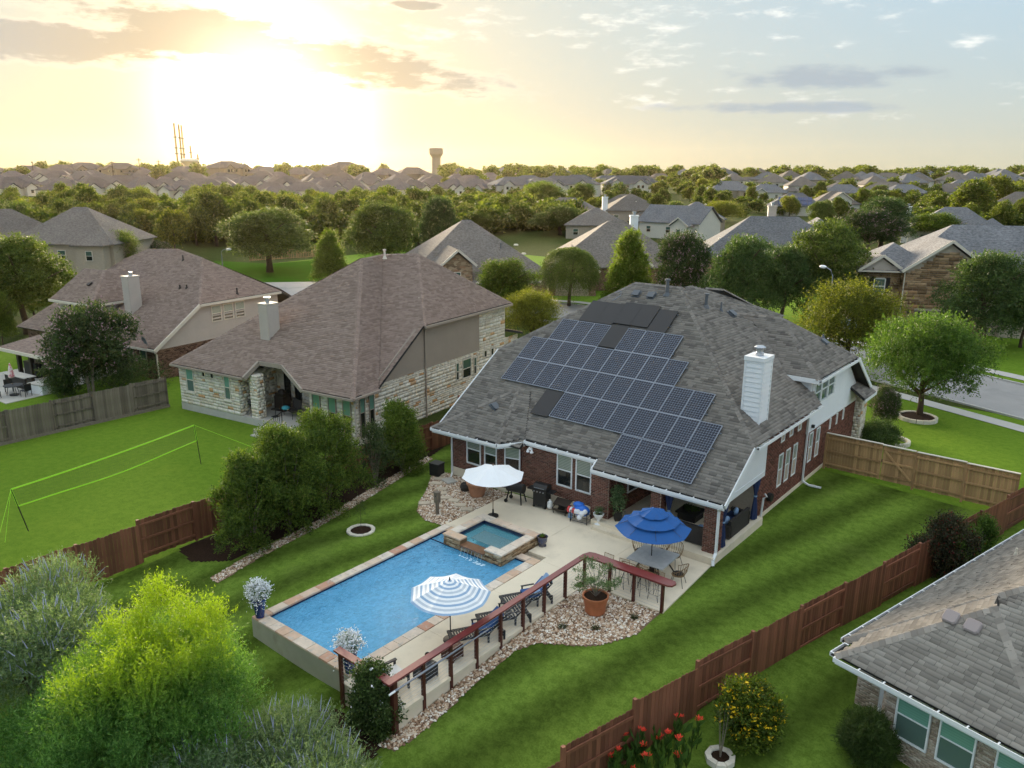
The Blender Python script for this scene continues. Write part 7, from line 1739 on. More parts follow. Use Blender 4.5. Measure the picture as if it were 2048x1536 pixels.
pot('urn', 'white pedestal urn on a block beside the brick column', (-16.95, 27.05, .0), [(.001, .1), (.17, .1), (.17, .15), (.09, .2), (.06, .32), (.12, .4), (.2, .52), (.24, .6), (.24, .64), (.2, .64), (.18, .58)], M_white, .19, .58)
q = MB(); q.box(-17.12, -16.78, 26.88, 27.22, 0, .1); tag(q.build('urn_block', M_deck), 'square cream block under the white urn', 'block')
c = thing('urn_plant', 'small spiky plant growing in the white urn', 'plant', (-16.95, 27.05, .6)); k = leaf_cloud('foliage', [(0, 0, .08, .12, .12, .1)], 80, .2, 5, .09, .025, LEAF['vitex'], 92, up=1.); k.parent = c
pot('planter', 'tall dark square planter between the brick columns', (-16.35, 27.65, .28), [(.001, 0), (.2, 0), (.24, .5), (.2, .5), (.19, .4)], M_blackp, .19, .42, seg=4)
c = thing('tall_plant', 'leafy tall plant in the dark square planter by the column', 'plant', (-16.35, 27.65, .7)); k = leaf_cloud('foliage', [(0, 0, .35, .22, .22, .4), (0, 0, .85, .18, .18, .3)], 240, .25, 6, .12, .045, LEAF['vitex'], 93, up=.6, droop=.5); k.parent = c
for i, (x, y, l) in enumerate(((1125, 1257, 'small dark agave at the left of the rock bed'), (1191, 1260, 'small dark agave in front of the terracotta pot'), (1269, 1238, 'small dark agave at the right of the rock bed'))):
    P = gp(x, y); o = thing('agave', l, 'plant', P, i, 'small agaves in the rock bed')
    for k in range(34):
        a = k*2.4; e = .25+.9*k/34; L_ = .28; dx, dz = L_*cos(e), L_*sin(e); q = MB(); w = .018
        q.add([(w*sin(a), -w*cos(a), .0), (-w*sin(a), w*cos(a), .0), (dx*cos(a), dx*sin(a), dz), (dx*.4*cos(a), dx*.4*sin(a), dz*.4+.02)], [(0, 3, 2), (3, 1, 2)]); q.build('leaf', LEAF['photinia'] if k % 3 else LEAF['dark'], o)
P = gp(1131, 1216); o = thing('red_succulent', 'tiny dark red rosette in the rock bed near the rail', 'plant', P)
for k in range(14): a = k*2.4; q = MB(); q.add([(0, 0, 0), (.06*cos(a-.3), .06*sin(a-.3), .05), (.13*cos(a), .13*sin(a), .08), (.06*cos(a+.3), .06*sin(a+.3), .05)], [(0, 1, 2, 3)]); q.build('leaf', mat('dark_red_leaf', (.11, .015, .025), .6), o)

# ------------------------------------------------------------------ grills and garden things by the house wall
gr = thing('gas_grill', 'black gas grill with silver knobs against the brick wall', 'grill', (-20.15, 27.2, 0), .12)
q = MB(); q.box(-.33, .33, -.25, .25, .12, .78); q.build('cabinet', M_black, gr)
q = MB(); q.slab([(-.36, -.26, .86), (-.36, .26, .86), (-.36, .26, 1.04), (-.36, .1, 1.16), (-.36, -.12, 1.14), (-.36, -.26, 1.0)], (.72, 0, 0)); q.build('lid', M_black, gr)
q = MB(); q.tube([(-.26, -.3, 1.0), (.26, -.3, 1.0)], .014, 6); q.build('handle', M_chrome, gr)
q = MB(); q.box(-.35, .35, -.3, -.24, .78, .88); q.build('control_panel', M_black, gr)
for k in range(4): q = MB(); q.tube([(-.24+k*.16, -.34, .83), (-.24+k*.16, -.3, .83)], .03, 8); q.build('knob', M_chrome, gr)
for s in (-1, 1): q = MB(); q.box(s*.36 if s > 0 else -.68, .68 if s > 0 else -.36, -.22, .22, .82, .86); q.build('side_shelf', M_black, gr)
for s in (-1, 1): q = MB(); q.tube([(s*.3-.025, -.2, .08), (s*.3+.025, -.2, .08)], .08, 12); q.build('wheel', M_blackp, gr)
q = MB(); q.lathe([(.001, .1), (.12, .1), (.14, .2), (.12, .38), (.05, .44), (.05, .5), (.001, .5)], (.5, .0, 0), 14); tk = tag(q.build('gas_bottle', M_pvc), 'white propane bottle beside the black gas grill', 'gas bottle'); tk.location = (-20.15, 27.15, 0)
sm = thing('pellet_grill', 'black barrel grill on four splayed legs under the white umbrella', 'grill', (-21.4, 26.85, 0), .2)
q = MB(); q.tube([(-.42, 0, .72), (.42, 0, .72)], .23, 14); q.build('barrel', M_black, sm)
q = MB(); q.box(-.7, -.42, -.2, .2, .68, .71); q.build('side_shelf', M_black, sm)
for s in (-1, 1):
    for t in (-1, 1): q = MB(); q.beam((s*.3, t*.14, .6), (s*.4, t*.26, .0), .06, .05); q.build('leg', M_blackp, sm)
for t in (-1, 1): q = MB(); q.tube([(-.4, t*.26-.03, .09), (-.4, t*.26+.03, .09)], .09, 12); q.build('wheel', M_blackp, sm)
wr = thing('log_rack', 'bronze curved log holder against the wall right of the gas grill', 'log rack', (-19.0, 27.2, 0), .1)
for s in (-1, 1): q = MB(); q.tube([(s*.3, -.25, .05), (s*.34, -.3, .3), (s*.25, 0, .5), (s*.33, .22, .35), (s*.28, .25, .05)], .03, 6); q.build('hoop', M_dkbrown, wr)
q = MB(); q.add([(x, .3*cos(a), .3-.24*sin(a)) for x in (-.32, .32) for a in np.linspace(0, pi, 9)], [(i, i+1, 10+i, 9+i) for i in range(8)]); q.build('cradle', M_dkbrown, wr); q = MB(); q.slab([(-.36, -.22, .44), (.36, -.22, .44), (.4, .26, .58), (-.4, .26, .58)], (0, 0, .03)); q.build('lid', M_dkbrown, wr)
ty = thing('toy_rack', 'black rack on the deck edge holding pool floats and balls', 'rack', (-17.85, 27.0, 0), .15)
for s in (-1, 1):
    for t in (-1, 1): q = MB(); q.box(s*.4-.015, s*.4+.015, t*.22-.015, t*.22+.015, 0, .55); q.build('leg', M_black, ty)
for z in (.08, .3, .54): q = MB(); q.tube([(-.4, -.22, z), (.4, -.22, z), (.4, .22, z), (-.4, .22, z), (-.4, -.22, z)], .012, 5); q.build('frame_rail', M_black, ty)
def top(nm, lb, cat, P, rz, build): o = thing(nm, lb, cat, P, rz); build(o); return o
M_poolblue = mat('blue_vinyl', (.015, .15, .62), .35, .5); M_strp = mat('white_vinyl', (.75, .76, .8), .35, .5); M_redv = mat('red_vinyl', (.55, .05, .05), .35, .5)
def _f(o): q = MB(); q.ball((0, 0, 0), .34, 14, 8, sc_=(1.15, .7, .8)); q.ball((-.15, .05, .25), .22, 12, 7, sc_=(1.2, .8, .6)); q.build('float_body', M_poolblue, o)
top('pool_float', 'bundled bright blue pool float in the rack', 'pool float', (-17.85, 27.05, .5), .3, _f)
for i, (dx, dy, dz, rr_) in enumerate(((.2, -.22, .5, .13), (.02, -.26, .56, .12), (.13, -.3, .34, .12), (.32, -.15, .6, .11))):
    q = MB(); q.ball((0, 0, 0), rr_, 12, 8); b = tag(q.build('ball', M_strp), ('white ball at the right front of the pool toy rack', 'white ball in the middle of the pool toy rack', 'lowest white ball in the pool toy rack', 'smallest white ball at the right end of the toy rack')[i], 'ball'); b.location = (-17.85+dx, 27.0+dy, dz)
q = MB()
for k in range(5): q.tube([(-.3+.12*k, 0, 0), (-.2+.12*k, 0, 0)], .15-.01*k, 12, mi=k % 2)
b = tag(q.build('inflatable_ring', [M_redv, M_strp]), 'red and white striped inflatable at the left of the rack', 'inflatable'); b.location = (-18.1, 26.85, .5)
q = MB(); q.slab([(-.1, 0, 0), (.1, 0, 0), (.14, .02, .5), (-.06, .02, .5)], (0, .06, 0)); b = tag(q.build('blue_towel', M_ltblue), 'pale blue towel hanging on the left end of the toy rack', 'towel'); b.location = (-18.3, 26.8, .1)
# wooden lantern post, dark bag, square cooler box by the downspout
lp = thing('garden_post', 'weathered wooden post with carved birdhouse top in the rock bed', 'post', gp(875, 1030)); q = MB(); q.box(-.06, .06, -.06, .06, -.1, 1.05); q.build('shaft', M_barkg, lp); q = MB(); q.box(-.11, .11, -.11, .11, .62, 1.1); q.prism([(-.13, -.13), (.13, -.13), (.13, .13), (-.13, .13)], 1.1, 1.14); q.build('head', M_barkg, lp); q = MB(); q.tube([(0, -.12, .95), (0, -.10, .95)], .03, 8); q.build('hole', M_black, lp)
bg_ = thing('storage_bag', 'dark round planter bag beside the big pale pot', 'bag', (-24.15, 26.35, .02)); q = MB(); q.lathe([(.001, 0), (.22, 0), (.27, .2), (.2, .34), (.001, .3)], (0, 0, 0), 12); q.build('bag_body', M_greyw, bg_)
bx = thing('hose_box', 'black box at the house corner beside the left downspout', 'box', (-26.65, 26.95, 0), .1); q = MB(); q.box(-.28, .28, -.26, .26, 0, .6); q.build('box_body', M_blackp, bx); q = MB(); q.box(-.3, .3, -.28, .28, .6, .66); q.build('lid', M_black, bx)
sb_ = tag(MB().prism([(-25.9, 26.5), (-25.3, 26.3), (-25.1, 26.8), (-25.75, 27.0)], .02, .09).build('splash_block', M_slab), 'grey concrete splash block below the left downspout', 'splash block')

# ------------------------------------------------------------------ porch furniture and curtains
def sofa(label, P, rz, w):
    o = thing('wicker_sofa', label, 'sofa', P, rz); q = MB(); q.box(-w/2, w/2, -.4, .4, .05, .38); q.build('base', M_greyw, o)
    q = MB(); q.box(-w/2, w/2, -.42, -.3, .05, .82); q.build('backrest', M_greyw, o)
    for s in (-1, 1): q = MB(); q.box(s*w/2-.08, s*w/2+.08, -.42, .4, .05, .62); q.build('armrest', M_greyw, o)
    n = max(2, round(w/.75))
    for i in range(n): a = -w/2+.1+(w-.2)*i/n; q = MB(); q.box(a+.01, a+(w-.2)/n-.01, -.28, .38, .38, .5); q.build('seat_cushion', M_navyc, o)
    return o
sofa('dark wicker sofa with its back to the deck between the porch columns', (-13.2, 28.05, .28), 0, 2.0)
sofa('dark wicker sofa along the open right side of the porch', (-12.15, 29.9, .28), pi/2, 1.9)
for P, rz, l in (((-12.6, 28.1, .86), .4, 'pale blue throw pillow on the front porch sofa'), ((-12.15, 30.4, .95), 1.8, 'white and blue pillow at the far end of the side porch sofa'), ((-12.1, 29.3, .95), 1.5, 'pale pillow at the near end of the side porch sofa')):
    o = thing('throw_pillow', l, 'pillow', P, rz); q = MB(); q.ball((0, 0, 0), .22, 12, 6, sc_=(1.1, .5, .8)); q.build('pillow_cloth', M_ltblue, o)
ot = thing('coffee_table', 'black square coffee table in the porch', 'table', (-14.0, 29.9, .28)); q = MB(); q.box(-.5, .5, -.5, .5, .3, .38); q.build('table_top', M_black, ot); q = MB(); q.box(-.42, .42, -.42, .42, 0, .3); q.build('base', M_blackp, ot)
c = thing('centrepiece', 'low green plant tray on the porch coffee table', 'plant', (-14.0, 29.9, .66)); k = leaf_cloud('foliage', [(0, 0, .05, .3, .2, .08)], 120, .12, 4, .07, .04, LEAF['grassy'], 95); k.parent = c
def curtain(label, x, y, rz, m=M_navyc):
    o = thing('curtain', label, 'curtain', (x, y, .32), rz); q = MB(); n = 12; rows = []
    for j, (z, w) in enumerate(((0, .16), (.5, .13), (1.0, .07), (1.15, .06), (1.6, .15), (2.15, .2))):
        rows.append([(w*cos(2*pi*k/n)*(1.2 if k % 2 else .8), w*.6*sin(2*pi*k/n)*(1.2 if k % 2 else .8), z) for k in range(n)])
    rings_mesh(q, rows); q.build('curtain_cloth', m, o); q = MB(); q.lathe([(.075, 1.05), (.08, 1.09), (.075, 1.13)], (0, 0, 0), 12); q.build('tie', M_ltblue, o)
curtain('navy curtain tied back beside the middle porch column', -13.95, 27.7, 0); curtain('navy curtain tied at the right front porch corner', -11.72, 28.1, 1.2); curtain('navy curtain at the far end of the open porch side', -11.78, 31.5, 1.2)

# ------------------------------------------------------------------ volleyball net
vb = thing('volleyball_net', 'neon yellow volleyball net on black poles across the left lawn', 'volleyball net', (0, 0, 0)); A_v = np.array(gp(57, 1062)); B_v = np.array(gp(402, 928)); A_t = A_v+np.array((-.12, -.35, 2.0)); B_t = B_v+np.array((-.1, -.1, 2.16))
for a, b in ((A_v, A_t), (B_v, B_t)): q = MB(); q.tube([a, b], .022, 6); q.build('pole', M_black, vb)
def tape(f, w, nm='tape'):
    q = MB(); P = [f(t) for t in np.linspace(0, 1, 25)]
    for a, b in zip(P[:-1], P[1:]): q.obox((a+b)/2, (b-a)/2, (0, 0, w/2), (.006, -.0, 0))
    q.build(nm, M_neon, vb)
top_f = lambda t: A_t*(1-t)+B_t*t+np.array((0, 0, -.08*4*t*(1-t)))
bot_f = lambda t: (A_t+(A_v-A_t)*.40)*(1-t)+(B_t+(B_v-B_t)*.40)*t+np.array((0, 0, -.16*4*t*(1-t)+.03*sin(t*9)))
tape(top_f, .07, 'top_tape'); tape(bot_f, .06, 'bottom_tape')
for t0 in (0., 1.): q = MB(); a, b = top_f(t0), bot_f(t0); q.obox((a+b)/2, (b-a)/2, (.0, .035, 0), (.006, 0, 0)); q.build('side_tape', M_neon, vb)
M_net = mat('net_cord', (.10, .16, .03), .8)
q = MB()
for i in range(1, 90): t = i/90; a, b = top_f(t), bot_f(t); q.obox((a+b)/2, (b-a)/2, (.0025, 0, 0), (0, .0025, 0))
for j in range(1, 8):
    P = [top_f(t)*(1-j/8)+bot_f(t)*j/8 for t in np.linspace(0, 1, 14)]
    for a, b in zip(P[:-1], P[1:]): q.obox((a+b)/2, (b-a)/2, (0, 0, .0025), (.0025, 0, 0))
tag(q.build('net_mesh', M_net, vb), kind='stuff')
for a, b in ((A_t, gp(-30, 1180)), (B_t, gp(560, 915)), (A_t, gp(10, 1085))): q = MB(); q.tube([a, np.array(b)], .008, 4); q.build('guy_line', M_neon, vb)

# ------------------------------------------------------------------ the far left patio
W3 = lambda x, y, z=0: np.array(F3.W(x, y, z)); ps = MB().prism([tuple(W3(-12, -8.3)[:2]), tuple(W3(-3.0, -9.3)[:2]), tuple(W3(-2.9, -6.0)[:2]), tuple(W3(-4.5, .0)[:2]), tuple(W3(-12, 0)[:2])], -.4, -.08).build('patio_slab', M_slab); tag(ps, kind='structure')
um = thing('closed_umbrella', 'closed pink and white umbrella standing in the far left patio', 'umbrella', W3(-4.6, -7.9, -.08)); q = MB(); q.lathe([(.16, 1.25), (.2, 1.35), (.12, 1.9), (.03, 2.25), (.001, 2.28)], (0, 0, 0), 10); q.build('canopy', mat('pink_canvas', (.62, .20, .24), .8, col2=(.75, .62, .6), c2f=(.4, .5), c2scale=3), um); q = MB(); q.tube([(0, 0, 0), (0, 0, 1.4)], .02); q.lathe([(.3, 0), (.3, .08), (.001, .1)], (0, 0, 0), 12); q.build('pole', M_black, um)
pt = thing('patio_table', 'round dark metal table under the closed pink umbrella', 'table', W3(-4.6, -7.9, -.08)); q = MB(); q.lathe([(.03, .72), (.6, .72), (.6, .69), (.03, .69)], (0, 0, 0), 18); q.build('table_top', M_char, pt)
for k in range(3): a = k*2.1; q = MB(); q.tube([(.3*cos(a), .3*sin(a), .69), (.45*cos(a), .45*sin(a), 0)], .02, 5); q.build('leg', M_black, pt)
for i, (dx, dy, a, l) in enumerate(((-1.0, .2, 1.2, 'left'), (-.3, -1.0, 2.8, 'front'), (.95, .3, -1.4, 'right'), (-.2, 1.0, .1, 'back'))):
    o = thing('metal_chair', f'black metal chair on the {l} side of the far left patio table', 'chair', W3(-4.6+dx, -7.9+dy, -.08), F3.a+a, 'black metal patio chairs'); q = MB(); q.box(-.25, .25, -.25, .25, .4, .44); q.build('seat', M_char, o); q = MB(); q.box(-.25, .25, .22, .26, .44, .9); q.build('backrest', M_black, o)
    for s in (-1, 1):
        for t in (-1, 1): q = MB(); q.box(s*.23-.015, s*.23+.015, t*.23-.015, t*.23+.015, 0, .4); q.build('leg', M_black, o)
o = thing('storage_bench', 'white storage bench with grey lid at the corner of the far left patio', 'bench', W3(-3.75, -6.5, -.08), F3.a+.1); q = MB(); q.box(-.75, .75, -.45, .45, 0, .6); q.build('bench_box', M_white, o); q = MB(); q.box(-.78, .78, -.48, .48, .6, .68); q.build('lid', M_slab, o)
o = thing('outdoor_bar', 'grey stone counter behind the far left patio table', 'counter', W3(-6.6, -6.4, -.08), F3.a); q = MB(); q.box(-1.3, 1.3, -.35, .35, 0, .8); q.build('counter_body', M_greyw, o); q = MB(); q.box(-1.4, 1.4, -.42, .42, .8, .86); q.build('counter_top', M_slab, o)
o = thing('covered_grill', 'black covered grill cabinet under the far left patio roof', 'grill', W3(-8.6, -4.2, -.08), F3.a); q = MB(); q.box(-.8, .8, -.4, .4, 0, 1.15); q.build('cover', M_blackp, o)

# ------------------------------------------------------------------ street lamps
def lamp(label, P, h, arm, rz):
    o = thing('street_lamp', label, 'street lamp', P, rz, None); q = MB(); q.tube([(0, 0, 0), (0, 0, h*.8)], [.1, .06], 8); q.build('pole', M_alu, o)
    q = MB(); q.tube([(0, 0, h*.8), (0, 0, h*.9), (arm*.3, 0, h*.97), (arm, 0, h)], .045, 6); q.build('arm', M_alu, o)
    q = MB(); q.ball((arm+.25, 0, h-.02), .3, 12, 6, sc_=(1.3, .7, .5)); q.build('lamp_head', M_white, o)
P = gp(1650, 690); lamp('tall street lamp with a curved arm among the trees behind the solar house', P, topz(P, 536)*1.0, 1.0, pi*.85)
P = gp(447, 552); lamp('street lamp with a curved arm beyond the far left roof', P, topz(P, 498), .9, pi*.2)
# ------------------------------------------------------------------ houses beyond the street
def bgroof(name, ramp, sc_=1.):
    "distant shingle roof: rows and mottling"
    m = bpy.data.materials.new(name); m.use_nodes = True; t = m.node_tree; t.nodes.clear(); q = G(t)
    b = q.n('ShaderNodeBsdfPrincipled'); out = q.n('ShaderNodeOutputMaterial'); t.links.new(b.outputs[0], out.inputs[0]); b.inputs['Roughness'].default_value = .95; b.inputs['Specular IOR Level'].default_value = .15
    co = q.n('ShaderNodeTexCoord').outputs['Object']; n = q.noise(q.v('MULTIPLY', co, (3., 3., 6.)), 1.2, 4, .75); n2 = q.noise(co, .35, 3)
    oi = q.n('ShaderNodeObjectInfo').outputs['Random']
    c = q.mix(q.ss(n, .35, .65), c4(ramp[0]), c4(ramp[1])); c = q.v('SCALE', c, None, q.m('MULTIPLY', q.lin(n2, .3, .7, .88, 1.12), q.lin(oi, 0., 1., .85, 1.15))); q.put(b.inputs[0], c); return m
RG = bgroof('grey_roof_far', ((.10, .10, .105), (.19, .19, .20))); RBn = bgroof('brown_roof_far', ((.11, .095, .085), (.20, .175, .155))); RD = bgroof('dark_roof_far', ((.075, .075, .082), (.145, .145, .155)))
M_wh = mat('cream_render_wall', (.62, .58, .50), .8, noise=.06); M_tanw = mat('tan_wall', (.40, .33, .25), .85, noise=.12, nscale=4)
def stonewall(name, ramp_, s=1.):
    m = bpy.data.materials.new(name); m.use_nodes = True; t = m.node_tree; t.nodes.clear(); q = G(t)
    b = q.n('ShaderNodeBsdfPrincipled'); out = q.n('ShaderNodeOutputMaterial'); t.links.new(b.outputs[0], out.inputs[0]); b.inputs['Roughness'].default_value = .9
    co = q.n('ShaderNodeTexCoord').outputs['Object']; v = q.n('ShaderNodeTexVoronoi'); q.put(v.inputs['Vector'], q.v('MULTIPLY', co, (1., 1., 2.1))); v.inputs['Scale'].default_value = 2.4*s
    q.put(b.inputs[0], q.ramp(q.xyz(v.outputs['Color'])[0], ramp_)); return m
M_sw = stonewall('mixed_stone_far', [(0, (.15, .095, .055)), (.4, (.30, .20, .12)), (.8, (.42, .32, .21)), (1, (.30, .15, .08))]); M_bw = stonewall('brick_far', [(0, (.16, .085, .06)), (.6, (.25, .14, .10)), (1, (.34, .22, .17))], 2.2)
def hip(rm, x0, x1, y0, y1, z, p=.62, oh=.45, gable='', wm=None, thick=.14, yr=None):
    "roof block; gable: which short ends are gabled ('-x','+x','-y','+y')"
    x0 -= oh; x1 += oh; y0 -= oh; y1 += oh; w, d = x1-x0, y1-y0; zb = z-.05
    if w >= d:
        h = d/2*p; a = 0 if '-x' in gable else d/2; b = 0 if '+x' in gable else d/2; ym = (y0+y1)/2; A, B = (x0+a, ym, z+h), (x1-b, ym, z+h)
        P = [(x0, y0, z), (x1, y0, z), (x1, y1, z), (x0, y1, z)]; fs = [[P[0], P[1], B, A], [P[2], P[3], A, B]]
        if a: fs.append([P[3], P[0], A])
        if b: fs.append([P[1], P[2], B])
        if wm is not None:
            if not a: wm.add([(x0+oh, y0+oh, z), (x0+oh, y1-oh, z), (x0+oh, ym, z+h-oh*p)], [(0, 1, 2)])
            if not b: wm.add([(x1-oh, y0+oh, z), (x1-oh, y1-oh, z), (x1-oh, ym, z+h-oh*p)], [(0, 1, 2)])
    else:
        h = w/2*p; a = 0 if '-y' in gable else w/2; b = 0 if '+y' in gable else w/2; xm = (x0+x1)/2; A, B = (xm, y0+a, z+h), (xm, y1-b, z+h)
        P = [(x0, y0, z), (x1, y0, z), (x1, y1, z), (x0, y1, z)]; fs = [[P[1], P[2], B, A], [P[3], P[0], A, B]]
        if a: fs.append([P[0], P[1], A])
        if b: fs.append([P[2], P[3], B])
        if wm is not None:
            if not a: wm.add([(x0+oh, y0+oh, z), (x1-oh, y0+oh, z), (xm, y0+oh, z+h-oh*p)], [(0, 1, 2)])
            if not b: wm.add([(x0+oh, y1-oh, z), (x1-oh, y1-oh, z), (xm, y1-oh, z+h-oh*p)], [(0, 1, 2)])
    for f in fs: rm.slab(f, (0, 0, -thick))
    return fs
def rake_trim(tm, x0, x1, y, z, p=.62, oh=.45):
    xm = (x0+x1)/2; h = ((x1-x0)/2+oh)*p
    tm.beam((x0-oh, y-oh-.03, z-.02), (xm, y-oh-.03, z+h-.02), .06, .26); tm.beam((xm, y-oh-.03, z+h-.02), (x1+oh, y-oh-.03, z-.02), .06, .26)
def bwin(root, x, y, z, w, h, face='-y', shutters=False, arch=False, trim=None):
    ud = {'-y': (1, 0, 0), '+x': (0, 1, 0), '-x': (0, -1, 0)}[face]; f = window(root, (x, y, 0), ud, w, z, z+h, glass=M_glassg if z > 3 else M_glass, bl=M_glassg, frame=trim or M_trim, fw=.08, rail=.5)
    if shutters:
        for s in (-.42, w+.04): q = MB(); c = np.array((x, y, 0))+np.array(ud)*s; q.obox(c+np.array(ud)*.19+np.array((0, 0, z+h/2)), np.array(ud)*.18, (0, 0, h/2+.05), np.cross(ud, (0, 0, 1.))*.03); q.build('shutter', M_shutter, f if False else root)
    return f
def garage(root, x, y, w, h=2.3, m=None, lights=True, z=-.1):
    q = MB(); q.box(x, x+w, y-.05, y, z, z+h); g_ = q.build('garage_door', m or M_door, root)
    for k in range(1, 4): q = MB(); q.box(x+.05, x+w-.05, y-.066, y-.05, z+k*h/4-.015, z+k*h/4+.015); q.build('panel_joint', M_shutter, g_)
    if lights:
        n = 3 if w > 3 else 2
        for k in range(n): a = x+.3+(w-.4)*k/n; q = MB(); q.box(a, a+(w-.4)/n-.35, y-.075, y-.05, z+h*.78, z+h*.93); q.build('pane', M_glass, g_)
def chim(root, x, y, z0, z1, m, w=.9): 
    q = MB(); q.box(x-w/2, x+w/2, y-w*.4, y+w*.4, z0, z1); q.box(x-w/2-.08, x+w/2+.08, y-w*.4-.08, y+w*.4+.08, z1-.15, z1+.05); c = q.build('chimney', m, root)
    q = MB(); q.lathe([(.2, 0), (.2, .35), (.3, .38), (.3, .5), (.001, .52)], (x, y, z1+.05), 10); q.build('chimney_cap', M_chrome, c)
def bhouse(label, px, py, delta, roofm, wallm, build, cat='house', name='house', P=None, group=None):
    P = gp(px, py) if P is None else P; az_ = math.atan2(P[0], P[1]); o = thing(name, label, cat, P, -az_+rad(delta), group)
    wm, rm, tm = MB(), MB(), MB(); build(o, wm, rm, tm)
    wm.build('wall', wallm, o); rm.build('roof', roofm, o)
    if tm.n: tm.build('trim', M_trim, o)
    return o
def vents(o, pts, m=M_trim):
    for x, y, z in pts: q = MB(); q.lathe([(.3, 0), (.3, .12), (.2, .2), (.001, .22)], (x, y, z), 12); q.build('roof_vent', m, o)
# brown gabled house with garage (centre)
def m1(o, w, r, t):
    w.box(-8.5, 8.5, 0, 16, -3, 3.1); hip(r, -8.5, 8.5, 0, 16, 3.1, .72, wm=w)
    w.box(-10.5, -5.2, -4.0, 2, -3, 3.0); hip(r, -10.5, -5.2, -4, 3, 3.0, .8, gable='-y', wm=w); rake_trim(t, -10.5, -5.2, -4, 3.0, .8)
    w.box(-5.0, -1.6, -3.4, 3, -3, 4.7); hip(r, -5.0, -1.6, -3.4, 4.5, 4.7, .85, gable='-y', wm=w); rake_trim(t, -5.0, -1.6, -3.4, 4.7, .85)
    w.box(-1.2, 5.4, -5.5, 2, -3, 2.9); hip(r, -1.2, 5.4, -5.5, 5, 2.9, .62, wm=w)
    w.prism([(-.9, -5.55), (5.1, -5.55), (5.1, -5.5), (-.9, -5.5)], 2.9, 3.6)
    t.beam((-1.7, -6.02, 2.95), (.9, -6.02, 4.35), .06, .24); t.beam((.9, -6.02, 4.35), (3.3, -6.02, 4.35), .06, .24); t.beam((3.3, -6.02, 4.35), (5.9, -6.02, 2.95), .06, .24)
    garage(o, -.3, -5.5, 4.9, 2.3, M_door); bwin(o, -3.75, -3.43, 2.9, .8, 1.1)
    vents(o, [(5.5, 4, 6.2), (6.2, 2.8, 5.2)]); flue(3.4, 3.5, 5.4, 1.1, .08, True, RG, o, None, False)
P1_ = gp(960, 602); bhouse('brown stone gabled house with garage and tall hip roof, left of the weeping tree', 0, 0, 12, RBn, M_sw, m1, P=P1_)
# next: hip house with brick front gables
def m2(o, w, r, t):
    w.box(-9, 9, 0, 16, -3, 3.1); hip(r, -9, 9, 0, 16, 3.1, .66, wm=w)
    w.box(-9.5, -3.5, -5, 2, -3, 3.1); hip(r, -9.5, -3.5, -5, 5, 3.1, .8, gable='-y', wm=w); rake_trim(t, -9.5, -3.5, -5, 3.1, .8)
    w.box(.2, 3.4, -2.6, 2, -3, 3.6); hip(r, .2, 3.4, -2.6, 4, 3.6, .85, gable='-y', wm=w); rake_trim(t, .2, 3.4, -2.6, 3.6, .85)
    garage(o, -8.6, -5, 4.2, 2.3, M_door); bwin(o, 1.3, -2.63, 1.0, 1.0, 1.5); chim(o, 2.5, 8.5, 7.0, 9.3, M_white, 1.1)
bhouse('red brick gabled house with grey hip roof behind the weeping tree', 0, 0, 6, RBn, M_bw, m2, P=gp(1235, 600)+np.array([-4, 7, 0]))
# big grey roof house right of centre
def m4(o, w, r, t):
    w.box(-12, 10, 0, 15, -3, 3.2); hip(r, -12, 10, 0, 15, 3.2, .70, wm=w); w.box(1, 10.5, 1, 13, -3, 4.2); hip(r, .2, 10.5, .5, 14, 4.2, .80, wm=w)
    w.box(-1.8, 3.2, -3, 2, -3, 3.4); hip(r, -1.8, 3.2, -3, 6, 3.4, .72, gable='', wm=w); t.beam((-2.3, -3.5, 3.4), (-.2, -3.5, 4.8), .06, .24); t.beam((-.2, -3.5, 4.8), (1.7, -3.5, 4.8), .06, .24); t.beam((1.7, -3.5, 4.8), (3.7, -3.5, 3.4), .06, .24)
    chim(o, -1.2, 9.5, 7, 10.2, M_beige, 1.2); vents(o, [(-9, 3.5, 5.5)])
    bwin(o, -9, -.03, .8, 1.4, 1.6); bwin(o, 6, -.03, .8, 1.4, 1.6); bwin(o, 10.53, 6, 1.0, 1.2, 1.5, '+x')
bhouse('long grey roofed house with tan chimney behind the street trees right of centre', 0, 0, 8, RG, M_sw, m4, P=gp(1590, 575)+np.array([-4, 6, 0]))
# two storey stone house with garages at right: its stones near enough to lay
P5 = gp(1790, 662); az5 = math.atan2(P5[0], P5[1]); h5 = thing('stone_house', 'two storey brown stone house with two grey garage doors at upper right', 'house', P5, -az5+rad(14))
w = MB(); r = MB(); t = MB()
w.box(-3.6, 3.0, 1.2, 12, -3, 5.8); w.box(.2, 14, -.3, 12, -3, 6.0)
hip(r, -3.6, 3.6, 1.2, 9, 5.8, .62, wm=w); hip(r, -3.6, -.0, .9, 6, 5.8, .7, gable='-y', wm=w); rake_trim(t, -3.6, 0, .9, 5.8, .7)
hip(r, .2, 7.6, -.3, 9, 6.0, .72, gable='-y', wm=None); rake_trim(t, .2, 7.6, -.3, 6.0, .72); hip(r, .2, 22, 1.5, 13, 6.0, .66, wm=w); hip(r, 9, 16, -1, 8, 6.1, .62, gable='-y', wm=w); rake_trim(t, 9, 16, -1, 6.1, .62); w.box(9, 16, -1, 4, -3, 6.1)
w.add([(.2, -.29, 6.0), (7.6, -.29, 6.0), (3.9, -.29, 6+3.7*.72)], [(0, 1, 2)])
t.box(-4.0, .2, .35, .95, 5.75, 5.85); w5 = w.build('wall', M_mortar, h5); r.build('roof', RG, h5); t.build('trim', M_trim, h5)
zl = lambda u: 6.0+.72*(3.7-abs(u-3.7))-.15
